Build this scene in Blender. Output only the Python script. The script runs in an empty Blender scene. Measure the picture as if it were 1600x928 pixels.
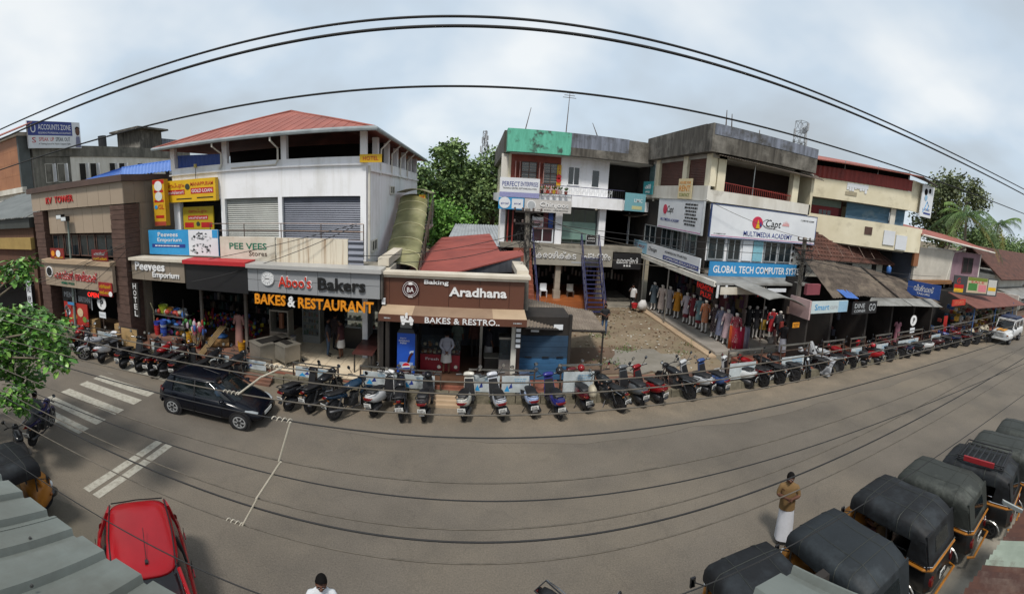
import bpy, bmesh, math, random
import numpy as np
from math import sin, cos, pi, atan2, hypot, sqrt, radians
from mathutils import Vector, Matrix, Euler
random.seed(7)
C = bpy.context.scene.collection
SC = bpy.context.scene

# ------------------------------------------------------------------ camera (swept phone panorama: a pitched cylinder)
CAM_F, CAM_XC, CAM_CY, CAM_PITCH, CAM_YAW, CAM_H = 704.0, 569.2, 409.6, 0.1545, 0.2462, 7.2
cd = bpy.data.cameras.new('camera')
cd.type = 'PANO'
cd.panorama_type = 'CENTRAL_CYLINDRICAL'
cd.central_cylindrical_range_u_min = (0 - CAM_XC) / CAM_F
cd.central_cylindrical_range_u_max = (1600 - CAM_XC) / CAM_F
cd.central_cylindrical_range_v_min = (CAM_CY - 928) / CAM_F
cd.central_cylindrical_range_v_max = CAM_CY / CAM_F
cd.clip_start, cd.clip_end = 0.05, 4000
cam = bpy.data.objects.new('camera', cd)
C.objects.link(cam)
cam.location = (0, 0, CAM_H)
cam.rotation_euler = (pi / 2 - CAM_PITCH, 0, CAM_YAW)
SC.camera = cam
SC.view_settings.view_transform = 'Standard'
SC.view_settings.look = 'None'
SC.view_settings.exposure = 0.36
SC.view_settings.gamma = 1.0

# ------------------------------------------------------------------ sky and sun
SUN_EL, SUN_AZ = radians(57), radians(196)
w = bpy.data.worlds.new('World')
SC.world = w
w.use_nodes = True
nt = w.node_tree
for n in list(nt.nodes):
    nt.nodes.remove(n)
def nd(tree, t, **kw):
    n = tree.nodes.new(t)
    for k, v in kw.items():
        setattr(n, k, v)
    return n
sky = nd(nt, 'ShaderNodeTexSky', sky_type='NISHITA', sun_disc=False, sun_elevation=SUN_EL, sun_rotation=SUN_AZ)
sky.air_density, sky.dust_density, sky.ozone_density = 1.0, 2.0, 1.5
tc = nd(nt, 'ShaderNodeTexCoord')
sep = nd(nt, 'ShaderNodeSeparateXYZ')
nt.links.new(tc.outputs['Generated'], sep.inputs[0])
zz = nd(nt, 'ShaderNodeMath', operation='MAXIMUM'); zz.inputs[1].default_value = 0.0
nt.links.new(sep.outputs['Z'], zz.inputs[0])
za = nd(nt, 'ShaderNodeMath', operation='ADD'); za.inputs[1].default_value = 0.38
nt.links.new(zz.outputs[0], za.inputs[0])
cx = nd(nt, 'ShaderNodeMath', operation='DIVIDE'); cy = nd(nt, 'ShaderNodeMath', operation='DIVIDE')
nt.links.new(sep.outputs['X'], cx.inputs[0]); nt.links.new(za.outputs[0], cx.inputs[1])
nt.links.new(sep.outputs['Y'], cy.inputs[0]); nt.links.new(za.outputs[0], cy.inputs[1])
cmb = nd(nt, 'ShaderNodeCombineXYZ')
nt.links.new(cx.outputs[0], cmb.inputs[0]); nt.links.new(cy.outputs[0], cmb.inputs[1])
n1 = nd(nt, 'ShaderNodeTexNoise'); n1.inputs['Scale'].default_value = 0.95; n1.inputs['Detail'].default_value = 5; n1.inputs['Roughness'].default_value = 0.48
n1.inputs['Distortion'].default_value = 0.15
nt.links.new(cmb.outputs[0], n1.inputs['Vector'])
r1 = nd(nt, 'ShaderNodeValToRGB')
e = r1.color_ramp.elements
e[0].position, e[0].color = 0.36, (4.1, 4.5, 4.8, 1)
e[1].position, e[1].color = 0.62, (7.6, 7.85, 7.9, 1)
x = e.new(0.49); x.color = (5.1, 5.95, 6.75, 1)
nt.links.new(n1.outputs['Fac'], r1.inputs[0])
mx = nd(nt, 'ShaderNodeMixRGB'); mx.inputs[0].default_value = 0.86
nt.links.new(sky.outputs[0], mx.inputs[1]); nt.links.new(r1.outputs[0], mx.inputs[2])
bg = nd(nt, 'ShaderNodeBackground'); bg.inputs['Strength'].default_value = 0.1
out = nd(nt, 'ShaderNodeOutputWorld')
nt.links.new(mx.outputs[0], bg.inputs[0]); nt.links.new(bg.outputs[0], out.inputs[0])
sd = bpy.data.lights.new('sun', 'SUN'); sd.energy = 2.5; sd.angle = radians(9); sd.color = (1.0, 0.95, 0.88)
sun = bpy.data.objects.new('sun', sd); C.objects.link(sun)
sdir = Vector((sin(SUN_AZ) * cos(SUN_EL), cos(SUN_AZ) * cos(SUN_EL), sin(SUN_EL)))
sun.rotation_euler = sdir.to_track_quat('Z', 'Y').to_euler()
sun.location = (0, 0, 60)

def P(px, py, X=None, Y=None, Z=None):
    """The point where the sight line through a photograph pixel meets a plane of the place."""
    a = (px - CAM_XC) / CAM_F; t = (CAM_CY - py) / CAM_F
    d = (sin(a), cos(a), t)
    c, s = cos(CAM_PITCH), sin(CAM_PITCH)
    d = (d[0], c * d[1] + s * d[2], -s * d[1] + c * d[2])
    c, s = cos(CAM_YAW), sin(CAM_YAW)
    d = Vector((c * d[0] - s * d[1], s * d[0] + c * d[1], d[2]))
    k = X / d.x if X is not None else Y / d.y if Y is not None else (Z - CAM_H) / d.z
    return Vector((0, 0, CAM_H)) + d * k

# ------------------------------------------------------------------ materials
def lin(h):
    if not isinstance(h, str):
        return tuple(h) + (1,)
    o = []
    for i in (0, 2, 4):
        c = int(h[i:i + 2], 16) / 255
        o.append(c / 12.92 if c <= 0.04045 else ((c + 0.055) / 1.055) ** 2.4)
    return tuple(o) + (1,)
MATS = {}
def M(name, c1, c2=None, scale=4.0, rough=0.7, metal=0.0, bump=0.0, stretch=(1, 1, 1), lo=0.35, hi=0.65, c3=None, s3=1.0, lo3=0.55, hi3=0.7,
      spec=0.5, emit=0.0, alpha=1.0, trans=0.0, coat=0.0, bscale=None, detail=6):
    """Procedural surface: two colours mixed by noise, an optional third one in patches, fine relief."""
    if name in MATS:
        return MATS[name]
    m = bpy.data.materials.new(name); m.use_nodes = True
    t = m.node_tree; b = t.nodes['Principled BSDF']
    b.inputs['Roughness'].default_value = rough
    b.inputs['Metallic'].default_value = metal
    b.inputs['Specular IOR Level'].default_value = spec
    b.inputs['Coat Weight'].default_value = coat
    if coat: b.inputs['Coat Roughness'].default_value = 0.06
    b.inputs['Alpha'].default_value = alpha
    b.inputs['Transmission Weight'].default_value = trans
    a1 = lin(c1)
    if c2 is None and not bump:
        k = tuple(v * 0.86 for v in a1[:3])
        c2 = k
    tcn = nd(t, 'ShaderNodeTexCoord'); mp = nd(t, 'ShaderNodeMapping')
    mp.inputs['Scale'].default_value = stretch
    t.links.new(tcn.outputs['Object'], mp.inputs[0])
    col = None
    if c2 is not None:
        a2 = lin(c2)
        n = nd(t, 'ShaderNodeTexNoise'); n.inputs['Scale'].default_value = scale; n.inputs['Detail'].default_value = detail; n.inputs['Roughness'].default_value = 0.6
        t.links.new(mp.outputs[0], n.inputs['Vector'])
        r = nd(t, 'ShaderNodeMapRange'); r.inputs['From Min'].default_value = lo; r.inputs['From Max'].default_value = hi
        t.links.new(n.outputs['Fac'], r.inputs[0])
        mix = nd(t, 'ShaderNodeMixRGB'); mix.inputs[1].default_value = a1; mix.inputs[2].default_value = a2
        t.links.new(r.outputs[0], mix.inputs[0]); col = mix.outputs[0]
        if c3 is not None:
            n3 = nd(t, 'ShaderNodeTexNoise'); n3.inputs['Scale'].default_value = s3; n3.inputs['Detail'].default_value = 8; n3.inputs['Roughness'].default_value = 0.65
            t.links.new(tcn.outputs['Object'], n3.inputs['Vector'])
            q = nd(t, 'ShaderNodeMapRange'); q.inputs['From Min'].default_value = lo3; q.inputs['From Max'].default_value = hi3
            t.links.new(n3.outputs['Fac'], q.inputs[0])
            m3 = nd(t, 'ShaderNodeMixRGB'); m3.inputs[2].default_value = lin(c3)
            t.links.new(col, m3.inputs[1]); t.links.new(q.outputs[0], m3.inputs[0]); col = m3.outputs[0]
        t.links.new(col, b.inputs['Base Color'])
        if emit:
            t.links.new(col, b.inputs['Emission Color'])
    else:
        b.inputs['Base Color'].default_value = a1
        b.inputs['Emission Color'].default_value = a1
    if emit: b.inputs['Emission Strength'].default_value = emit
    if bump:
        nb = nd(t, 'ShaderNodeTexNoise'); nb.inputs['Scale'].default_value = bscale or scale * 4; nb.inputs['Detail'].default_value = 4
        t.links.new(mp.outputs[0], nb.inputs['Vector'])
        bp = nd(t, 'ShaderNodeBump'); bp.inputs['Strength'].default_value = bump; bp.inputs['Distance'].default_value = 0.03
        t.links.new(nb.outputs['Fac'], bp.inputs['Height']); t.links.new(bp.outputs[0], b.inputs['Normal'])
    MATS[name] = m
    return m
def flat(h, rough=0.55):                 # small print, plastic goods: one colour with a trace of wear
    h = h.lower()
    return M('paint_' + h + ('' if rough == 0.55 else '_%d' % int(rough * 100)), h, scale=9, rough=rough)
asphalt = M('asphalt', '645d54', '544e46', 0.45, 0.88, bump=0.35, bscale=38, lo=0.3, hi=0.7, c3='70675a', s3=0.12, lo3=0.45, hi3=0.68)
def grain(m, sc, amt, cracks=0.0):
    """Coarse aggregate speckle, and dark hairline cracks where asked, multiplied into a ground colour."""
    t = m.node_tree; b = t.nodes['Principled BSDF']; src = b.inputs['Base Color'].links[0].from_socket; tcn = nd(t, 'ShaderNodeTexCoord')
    n = nd(t, 'ShaderNodeTexNoise'); n.inputs['Scale'].default_value = sc; n.inputs['Detail'].default_value = 3; n.inputs['Roughness'].default_value = .8; t.links.new(tcn.outputs['Object'], n.inputs['Vector'])
    r = nd(t, 'ShaderNodeMapRange'); r.inputs['From Min'].default_value = .3; r.inputs['From Max'].default_value = .7; r.inputs['To Min'].default_value = 1 - amt; r.inputs['To Max'].default_value = 1 + amt; t.links.new(n.outputs['Fac'], r.inputs[0]); f = r.outputs[0]
    if cracks:
        nz = nd(t, 'ShaderNodeTexNoise'); nz.inputs['Scale'].default_value = 1.6; nz.inputs['Detail'].default_value = 5; t.links.new(tcn.outputs['Object'], nz.inputs['Vector']); av = nd(t, 'ShaderNodeVectorMath', operation='MULTIPLY_ADD'); av.inputs[1].default_value = (1.2, 1.2, 0); t.links.new(nz.outputs['Color'], av.inputs[0]); t.links.new(tcn.outputs['Object'], av.inputs[2])
        v = nd(t, 'ShaderNodeTexVoronoi', feature='DISTANCE_TO_EDGE'); v.inputs['Scale'].default_value = .38; t.links.new(av.outputs[0], v.inputs['Vector']); q = nd(t, 'ShaderNodeMapRange'); q.inputs['From Max'].default_value = .012; q.inputs['To Min'].default_value = 1 - cracks; t.links.new(v.outputs['Distance'], q.inputs[0])
        mm = nd(t, 'ShaderNodeMath', operation='MULTIPLY'); t.links.new(f, mm.inputs[0]); t.links.new(q.outputs[0], mm.inputs[1]); f = mm.outputs[0]
    mu = nd(t, 'ShaderNodeMixRGB', blend_type='MULTIPLY'); mu.inputs[0].default_value = 1; t.links.new(src, mu.inputs[1]); t.links.new(f, mu.inputs[2]); t.links.new(mu.outputs[0], b.inputs['Base Color'])
grain(asphalt, 30, .3, .10)
shoulder_m = M('dusty_shoulder', '7c7060', '696053', 0.6, 0.95, bump=0.5, bscale=14, c3='5f574b', s3=0.35, lo3=0.5, hi3=0.75)
nearsh_m = M('near_shoulder', '5c5646', '4f4a3e', 0.7, 0.95, bump=0.5, bscale=16, c3='676050', s3=0.5)
grain(shoulder_m, 30, .25); grain(nearsh_m, 26, .25)
def feather(m, y0, y1, col):
    """Dust thinning out over the tarmac between two lines along the road."""
    t = m.node_tree; b = t.nodes['Principled BSDF']; src = b.inputs['Base Color'].links[0].from_socket; tcn = nd(t, 'ShaderNodeTexCoord'); sp = nd(t, 'ShaderNodeSeparateXYZ'); t.links.new(tcn.outputs['Object'], sp.inputs[0])
    n = nd(t, 'ShaderNodeTexNoise'); n.inputs['Scale'].default_value = .9; n.inputs['Detail'].default_value = 7; t.links.new(tcn.outputs['Object'], n.inputs['Vector'])
    ad = nd(t, 'ShaderNodeMath', operation='MULTIPLY_ADD'); ad.inputs[1].default_value = 1.5; t.links.new(n.outputs['Fac'], ad.inputs[0]); t.links.new(sp.outputs['Y'], ad.inputs[2])
    r = nd(t, 'ShaderNodeMapRange'); r.inputs['From Min'].default_value = y0 + .75; r.inputs['From Max'].default_value = y1 + .75; t.links.new(ad.outputs[0], r.inputs[0])
    mm = nd(t, 'ShaderNodeMixRGB'); mm.inputs[1].default_value = lin(col); t.links.new(r.outputs[0], mm.inputs[0]); t.links.new(src, mm.inputs[2]); t.links.new(mm.outputs[0], b.inputs['Base Color'])
feather(shoulder_m, 11.9, 13.7, '5f5951'); feather(nearsh_m, 6.6, 4.4, '5f5951')
earth_m = M('earth', '6f5f4a', '5b5340', 0.08, 0.95, c3='48502f', s3=0.05)
court_m = M('courtyard_dirt', '857763', '6c5c4a', 0.55, 0.95, bump=0.8, bscale=9, c3='7b6f5a', s3=1.3, lo3=0.5, hi3=0.6)
patch_m = M('worn_concrete', '827d74', '6f6a60', 0.9, 0.9, bump=0.3, bscale=12)
concrete = M('concrete', '8f897d', '6f6a60', 1.2, 0.9, bump=0.25, c3='57534b', s3=0.9, lo3=0.55, hi3=0.75)
paver = M('red_paver', '86513f', '6f4436', 3.0, 0.85, bump=0.4, c3='8a6a55', s3=0.8)
paver2 = M('red_paver_worn', '7b5544', '5f463b', 2.0, 0.9, bump=0.3, c3='84705f', s3=0.7)
stone_m = M('kerb_stone', '77705f', '5a5547', 3.0, 0.95, bump=0.8)
tile_m = M('cream_floor_tile', 'dccdb4', 'cdbca2', 1.6, 0.35, c3='b5a48b', s3=0.6, lo3=0.55, hi3=0.8)
grout_m = M('grout', '7d7060', '6b5f50', 5, 0.9)
line_m = M('road_paint', 'a29e92', '6f695d', 7.0, 0.85, lo=0.45, hi=0.78, bump=0.1)
white_w = M('white_plaster', 'e4e5e8', 'c6c5c1', 1.3, 0.75, stretch=(2.4, 2.4, .16), lo=.5, hi=.85, c3='c3c2be', s3=0.5, lo3=0.5, hi3=0.8, bump=0.04)
white_d = M('aged_white_plaster', 'd2cfc6', 'b7b2a6', 0.9, 0.8, stretch=(1, 1, 0.25), c3='8a8478', s3=0.9, lo3=0.58, hi3=0.8)
cream_w = M('cream_plaster', 'dbd3ba', 'cdc4a8', 0.7, 0.8, c3='a0967e', s3=0.8, lo3=0.55, hi3=0.8)
mould = M('mouldy_concrete', '5b5750', '37342f', 1.3, 0.92, stretch=(3.5, 3.5, 0.35), c3='88847c', s3=0.55, lo3=0.5, hi3=0.72, bump=0.3)
mould_b = M('mouldy_blue_grey', '7d8391', '565a62', 1.6, 0.92, stretch=(3, 3, 0.3), c3='3f3d39', s3=0.9, lo3=0.5, hi3=0.66, bump=0.25)
mould_g = M('mouldy_grey_block', '78756c', '54524b', 0.8, 0.92, stretch=(2, 2, 0.5), c3='3b3934', s3=0.5, lo3=0.5, hi3=0.7, bump=0.3)
green_p = M('flaking_green_paint', '62b49b', '549f87', 2, 0.8, stretch=(2, 2, 0.5), c3='3a4f46', s3=1.3, lo3=0.53, hi3=0.63, bump=0.2)
salmon = M('salmon_wall', '8f4a3c', '7c4034', 1.5, 0.8)
red_roof = M('red_roof_sheet', '99584a', '84493d', 1.1, 0.65, c3='6f4238', s3=0.7, lo3=0.5, hi3=0.78, stretch=(1, .4, 1))
red_tin = M('red_tin', '8f473d', '7a3a32', 0.9, 0.75, c3='683831', s3=1.2, lo3=0.6, hi3=0.8)
gutter_m = M('gutter_grey', '8d9598', '757d80', 2, 0.5)
dark_m = M('dark_interior', '1d1a18', '120f0e', 1, 0.9)  # near-black colour paints the shade of shop interiors and recesses into the walls
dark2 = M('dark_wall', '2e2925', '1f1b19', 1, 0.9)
black_m = M('black_fascia', '1b1a1c', '151416', 1, 0.5)
acp_grey = M('acp_grey', '8b8d8f', '84868a', 0.4, 0.35)
acp_taupe = M('acp_taupe', '9d8d7b', '938371', 0.4, 0.4)
acp_taupe2 = M('acp_taupe_dark', '83786a', '7a6f62', 0.4, 0.4)
acp_brown = M('acp_brown', '5e3c2f', '56372b', 0.4, 0.4)
tan_m = M('tan_cap', 'b09a80', '9c876e', 0.8, 0.7)
slate_br = M('brown_stone_cladding', '59433a', '48352d', 2.5, 0.85, stretch=(1, 1, 2), bump=0.4)
wood_br = M('brown_timber_wall', '5c4030', '4b3427', 2, 0.8, stretch=(5, 5, 0.5))
cornice = M('white_cornice', 'c9c1b2', 'b3a998', 1, 0.8)
steel = M('steel', 'a9a8a4', '8f8e8a', 3, 0.35, metal=0.85)
zinc = M('zinc_pipe', '8a8880', '706e66', 4, 0.5, metal=0.5)
railm = M('rail_steel', '6e5f57', '57493f', 6, 0.45, metal=0.6)
board_w = M('sign_white', 'd6d9dc', 'c9ccd0', 0.8, 0.5)
board_d = M('weathered_banner', 'cbc6b9', 'b3aa99', 1.3, 0.8, c3='8f8372', s3=1.4, lo3=0.58, hi3=0.8, bump=0.2, bscale=3)
rusty_w = M('rust_streaked_white', 'cdc4b2', '8e7358', 1.2, 0.85, stretch=(5, 5, 0.25), lo=0.48, hi=0.72, bump=0.1)
shut_g = M('shutter_grey', '9d9f9b', '8b8d89', 1, 0.5, metal=0.2)
shut_b = M('shutter_blue_grey', '5e6370', '525763', 1, 0.5, metal=0.2)
shut_br = M('shutter_brown', '5c362b', '4d2d24', 1, 0.6, c3='42261f', s3=0.7)
shut_blue = M('shutter_blue', '5c7d93', '4b6b80', 1.2, 0.6, stretch=(1, 1, 4), c3='7d8f96', s3=0.8)
shut_tl = M('shutter_teal_grey', '5e7577', '4c6264', 1, 0.6)
glass = M('window_glass', '2a3236', '1c2326', 1.2, 0.08, spec=0.8)
glass_g = M('green_glass', '3c5049', '32443f', 1.0, 0.1, spec=0.8)
frost_g = M('frosted_glass', '7d9a90', '718d84', 0.6, 0.25)
blue_ind = M('indigo_paint', '2d2f55', '25264a', 2, 0.5)
blue_k = M('blue_kiosk_planks', '2f5f86', '264d6f', 1.2, 0.75, stretch=(0.6, 1, 5), c3='1f3346', s3=1.4, lo3=0.55, hi3=0.75)
blue_roof = M('blue_roof_sheet', '4a72b8', '4065a8', 0.7, 0.45)
blue_sheet = M('blue_sheet', '2b4a94', '244085', 1, 0.5)
red_sheet = M('maroon_sheet', '8a3128', '7a2a23', 1, 0.55, stretch=(3, 3, 0.5), c3='63251f', s3=0.8)
ac_sheet = M('asbestos_sheet', '5f554c', '3f3832', 1.6, 0.95, bump=0.5, c3='7d7163', s3=0.6, lo3=0.5, hi3=0.7, stretch=(1, 2, 1))
ac_light = M('grey_awning_sheet', '8e8e8b', '6f6e6a', 1.0, 0.7, c3='565450', s3=0.7)
tile_r = M('clay_roof_tile', '5b3a30', '43291f', 2.2, 0.9, c3='2f2320', s3=1.0, lo3=0.5, hi3=0.75, bump=0.3)
near_sheet = M('near_grey_sheet', '747a75', '666c67', 1.4, 0.55, metal=0.1, stretch=(2.5, .4, 1), c3='565750', s3=1.1, lo3=0.48, hi3=0.75, bump=0.15)
rust_sheet = M('rusted_sheet', '5f3e30', '48302a', 2.0, 0.85, c3='77665b', s3=1.1, lo3=0.55, hi3=0.75, bump=0.2)
pale_sheet = M('pale_green_sheet', '98a294', '838d80', 2.0, 0.7, c3='5b5246', s3=1.5, lo3=0.6, hi3=0.75)
poly_y = M('yellowed_polycarbonate', '7c7a52', '62603c', 1.6, 0.55, c3='918d6a', s3=0.9, lo3=.5, hi3=.75)
rubber = M('rubber', '17171a', '101012', 6, 0.85)
plastic_k = M('black_plastic', '1c1c1f', '151517', 4, 0.5)
seat_k = M('black_vinyl', '19191b', '121214', 4, 0.55)
chrome = M('chrome', 'c9c9c9', 'b5b5b5', 4, 0.15, metal=1.0)
alloy = M('alloy', 'a5a7aa', '8d8f92', 4, 0.3, metal=0.9)
engine_m = M('engine_metal', '4a4a4c', '363638', 8, 0.45, metal=0.7)
red_lens = M('red_lens', '640d12', '50080c', 5, 0.2)
amber = M('amber_lens', '8f551c', '7d4817', 5, 0.25)
lamp_g = M('lamp_glass', 'cfd4d6', 'bfc4c6', 5, 0.1)
plate_w = M('plate_white', 'd4d4d0', 'c4c4c0', 5, 0.5)
mirror_m = M('mirror_glass', 'e6eaec', 'dde1e4', 2, 0.03, metal=1.0)
canvas = M('black_canvas', '1b1d20', '131416', 1.1, 0.62, spec=.3, c3='33383c', s3=1.3, lo3=0.5, hi3=0.75, bump=0.7, bscale=3.2)
canvas_g = M('grey_canvas', '353835', '2a2d2a', 1.1, 0.65, spec=.3, c3='4f524d', s3=1.2, bump=0.7, bscale=3.2)
auto_y = M('rickshaw_yellow', 'ad701f', '8f5a18', 2, 0.45)
skin = M('skin_brown', '5d3b2a', '523324', 6, 0.6)
hair_m = M('black_hair', '0f0d0c', '090807', 12, 0.85, spec=0.12)
bark = M('bark', '6d6455', '554c3f', 5, 0.95, bump=0.6)
mann_w = M('mannequin_white', 'dcd6cf', 'd0cac3', 3, 0.4)
wire_m = M('black_wire', '1a1a1b', '121213', 5, 0.7)
wire_br = M('aged_wire', '5d564c', '474138', 8, 0.7)
pvc = M('pvc_spacer', 'b9b2a4', 'a69f90', 5, 0.6)
pole_c = M('concrete_pole', '7d776c', '66605a', 3, 0.9, bump=0.3)
cardb = M('cardboard', 'a68960', '94794f', 3, 0.9)
# ------------------------------------------------------------------ mesh building
class B:
    """Collects shapes and links them as ONE mesh object."""
    def __init__(s):
        s.v = []; s.f = []; s.mi = []; s.mats = []; s.tf = None
    def _i(s, m):
        if m not in s.mats: s.mats.append(m)
        return s.mats.index(m)
    def add(s, vs, fs, m):
        o = len(s.v); k = s._i(m)
        s.v += [tuple(s.tf @ Vector(p)) for p in vs] if s.tf else [tuple(p) for p in vs]
        for f in fs:
            s.f.append([i + o for i in f]); s.mi.append(k)
        return s
    def box(s, x0, y0, z0, x1, y1, z1, m):
        if x0 > x1: x0, x1 = x1, x0
        if y0 > y1: y0, y1 = y1, y0
        if z0 > z1: z0, z1 = z1, z0
        return s.add([(x0, y0, z0), (x1, y0, z0), (x1, y1, z0), (x0, y1, z0), (x0, y0, z1), (x1, y0, z1), (x1, y1, z1), (x0, y1, z1)],
                     [(3, 2, 1, 0), (4, 5, 6, 7), (0, 1, 5, 4), (1, 2, 6, 5), (2, 3, 7, 6), (3, 0, 4, 7)], m)
    def cbox(s, x, y, z, w, d, h, m):
        return s.box(x - w / 2, y - d / 2, z, x + w / 2, y + d / 2, z + h, m)
    def hexa(s, bot, top, m):
        n = len(bot)
        return s.add(list(bot) + list(top), [tuple(range(n - 1, -1, -1)), tuple(range(n, 2 * n))] + [(i, (i + 1) % n, n + (i + 1) % n, n + i) for i in range(n)], m)
    def prism(s, pts, ext, m):
        e = Vector(ext)
        return s.hexa([Vector(p) for p in pts], [Vector(p) + e for p in pts], m)
    def slab(s, a, b, c, d, t, m):
        """Quad a b c d thickened by t along its normal (downwards for counter-clockwise seen from above)."""
        a, b, c, d = map(Vector, (a, b, c, d))
        n = (b - a).cross(d - a).normalized() * t
        return s.hexa([a - n, b - n, c - n, d - n], [a, b, c, d], m)
    def tube(s, pts, r, m, n=6, closed=False):
        pts = [Vector(p) for p in pts]; k = len(pts)
        rs = r if isinstance(r, (list, tuple)) else [r] * k
        vs = []; up = None
        for i, p in enumerate(pts):
            if closed: t = pts[(i + 1) % k] - pts[i - 1]
            else: t = pts[min(i + 1, k - 1)] - pts[max(i - 1, 0)]
            t = t.normalized() if t.length > 1e-9 else Vector((0, 0, 1))
            if up is None: up = Vector((0, 0, 1)) if abs(t.z) < 0.9 else Vector((1, 0, 0))
            a = t.cross(up)
            if a.length < 1e-4: a = t.cross(Vector((0.3, 1, 0.2)))
            a.normalize(); b2 = a.cross(t).normalized(); up = b2
            for j in range(n):
                q = 2 * pi * j / n
                vs.append(p + (a * cos(q) + b2 * sin(q)) * rs[i])
        fs = []
        for i in range(k if closed else k - 1):
            for j in range(n):
                i2 = (i + 1) % k
                fs.append((i * n + j, i * n + (j + 1) % n, i2 * n + (j + 1) % n, i2 * n + j))
        if not closed:
            fs.append(tuple(range(n - 1, -1, -1))); fs.append(tuple(range((k - 1) * n, k * n)))
        return s.add(vs, fs, m)
    def cyl(s, p, q, r, m, n=12, r2=None):
        return s.tube([p, q], [r, r if r2 is None else r2], m, n)
    def lathe(s, c, prof, m, n=14, axis='z', cap=True):
        vs = []; c = Vector(c)
        for r, h in prof:
            for j in range(n):
                a = 2 * pi * j / n
                o = (r * cos(a), r * sin(a), h) if axis == 'z' else (h, r * cos(a), r * sin(a)) if axis == 'x' else (r * sin(a), h, r * cos(a))
                vs.append(c + Vector(o))
        k = len(prof)
        fs = [(i * n + j, i * n + (j + 1) % n, (i + 1) * n + (j + 1) % n, (i + 1) * n + j) for i in range(k - 1) for j in range(n)]
        if cap: fs += [tuple(range(n - 1, -1, -1)), tuple(range((k - 1) * n, k * n))]
        return s.add(vs, fs, m)
    def ball(s, c, r, m, nu=12, nv=7, z0=-1.0):
        c = Vector(c); r = (r, r, r) if isinstance(r, (int, float)) else r
        vs = []
        for i in range(nv + 1):
            t = z0 + (1 - z0) * i / nv
            a = math.asin(max(-1, min(1, t))) if z0 > -1 else -pi / 2 + pi * i / nv
            for j in range(nu):
                q = 2 * pi * j / nu
                vs.append(c + Vector((r[0] * cos(a) * cos(q), r[1] * cos(a) * sin(q), r[2] * sin(a))))
        fs = [(i * nu + j, i * nu + (j + 1) % nu, (i + 1) * nu + (j + 1) % nu, (i + 1) * nu + j) for i in range(nv) for j in range(nu)]
        return s.add(vs, fs, m)
    def loft(s, secs, m, n=14, cap=True, axis='y'):
        """Superellipse rings: (pos, centre_x, centre_z, half_w, half_h, power) along an axis."""
        vs = []
        for p, a, z, hw, hh, pw in secs:
            for j in range(n):
                q = 2 * pi * j / n
                cq, sq = cos(q), sin(q)
                u = a + hw * math.copysign(abs(cq) ** (2 / pw), cq); h = z + hh * math.copysign(abs(sq) ** (2 / pw), sq)
                vs.append((u, p, h) if axis == 'y' else (p, u, h) if axis == 'x' else (u, h, p))
        k = len(secs)
        fs = [(i * n + j, (i + 1) * n + j, (i + 1) * n + (j + 1) % n, i * n + (j + 1) % n) for i in range(k - 1) for j in range(n)]
        if cap: fs += [tuple(range(n)), tuple(range(k * n - 1, (k - 1) * n - 1, -1))]
        return s.add(vs, fs, m)
    def grid(s, fn, nu, nv, m, t=0.0):
        """Sheet from fn(u, v), u and v in 0..1; t gives it a second face below."""
        vs = [Vector(fn(i / nu, j / nv)) for i in range(nu + 1) for j in range(nv + 1)]
        W = nv + 1
        fs = [(i * W + j, (i + 1) * W + j, (i + 1) * W + j + 1, i * W + j + 1) for i in range(nu) for j in range(nv)]
        s.add(vs, fs, m)
        if t:
            s.add([v - Vector((0, 0, t)) for v in vs], [f[::-1] for f in fs], m)
            k = len(vs); rim = [i * W for i in range(nu + 1)] + [nu * W + j for j in range(1, W)] + [i * W + nv for i in range(nu - 1, -1, -1)] + [j for j in range(nv - 1, 0, -1)]
            d = Vector((0, 0, t))
            s.add([vs[i] for i in rim] + [vs[i] - d for i in rim], [(i, len(rim) + i, len(rim) + (i + 1) % len(rim), (i + 1) % len(rim)) for i in range(len(rim))], m)
        return s
    def corr(s, a, b, c, d, pitch, amp, m, t=0.012, kind='sin'):
        """Corrugated sheet on quad a b c d; the ribs run from edge a-b to edge d-c (a->d)."""
        a, b, c, d = map(Vector, (a, b, c, d))
        L = (b - a).length; nrm = (b - a).cross(d - a).normalized()
        k = max(2, int(L / pitch)); st = []
        if kind == 'sin':
            for i in range(k * 4 + 1): st.append((i / (k * 4), (0, 1, 0, -1)[i % 4] * amp))
        else:
            for i in range(k):
                for q, h in ((0, 0), (0.62, 0), (0.70, 1), (0.88, 1), (0.96, 0)): st.append(((i + q) / k, h * amp))
            st.append((1, 0))
        up = []; 
        for u, h in st:
            p = a.lerp(b, u) + nrm * h; q = d.lerp(c, u) + nrm * h
            up += [p, q, p - nrm * t, q - nrm * t]
        fs = []
        for i in range(len(st) - 1):
            o = 4 * i; fs += [(o, o + 4, o + 5, o + 1), (o + 2, o + 3, o + 7, o + 6), (o, o + 2, o + 6, o + 4), (o + 1, o + 5, o + 7, o + 3)]
        e2 = 4 * (len(st) - 1)
        fs += [(0, 1, 3, 2), (e2, e2 + 2, e2 + 3, e2 + 1)]
        return s.add(up, fs, m)
    def build(s, name, parent=None, smooth=False, loc=(0, 0, 0), rz=0.0):
        me = bpy.data.meshes.new(name); me.from_pydata(s.v, [], s.f)
        for m in s.mats: me.materials.append(m)
        me.polygons.foreach_set('material_index', s.mi)
        bm = bmesh.new(); bm.from_mesh(me); bmesh.ops.recalc_face_normals(bm, faces=bm.faces); bm.to_mesh(me); bm.free()
        if smooth: me.shade_smooth() if smooth is True else me.shade_auto(smooth)
        me.update()
        return link(name, me, parent, loc, rz)
def shade_auto(me, ang):
    me.shade_smooth()
    bm = bmesh.new(); bm.from_mesh(me)
    for ed in bm.edges:
        if len(ed.link_faces) == 2: ed.smooth = ed.calc_face_angle(0) < ang
    bm.to_mesh(me); bm.free()
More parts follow.
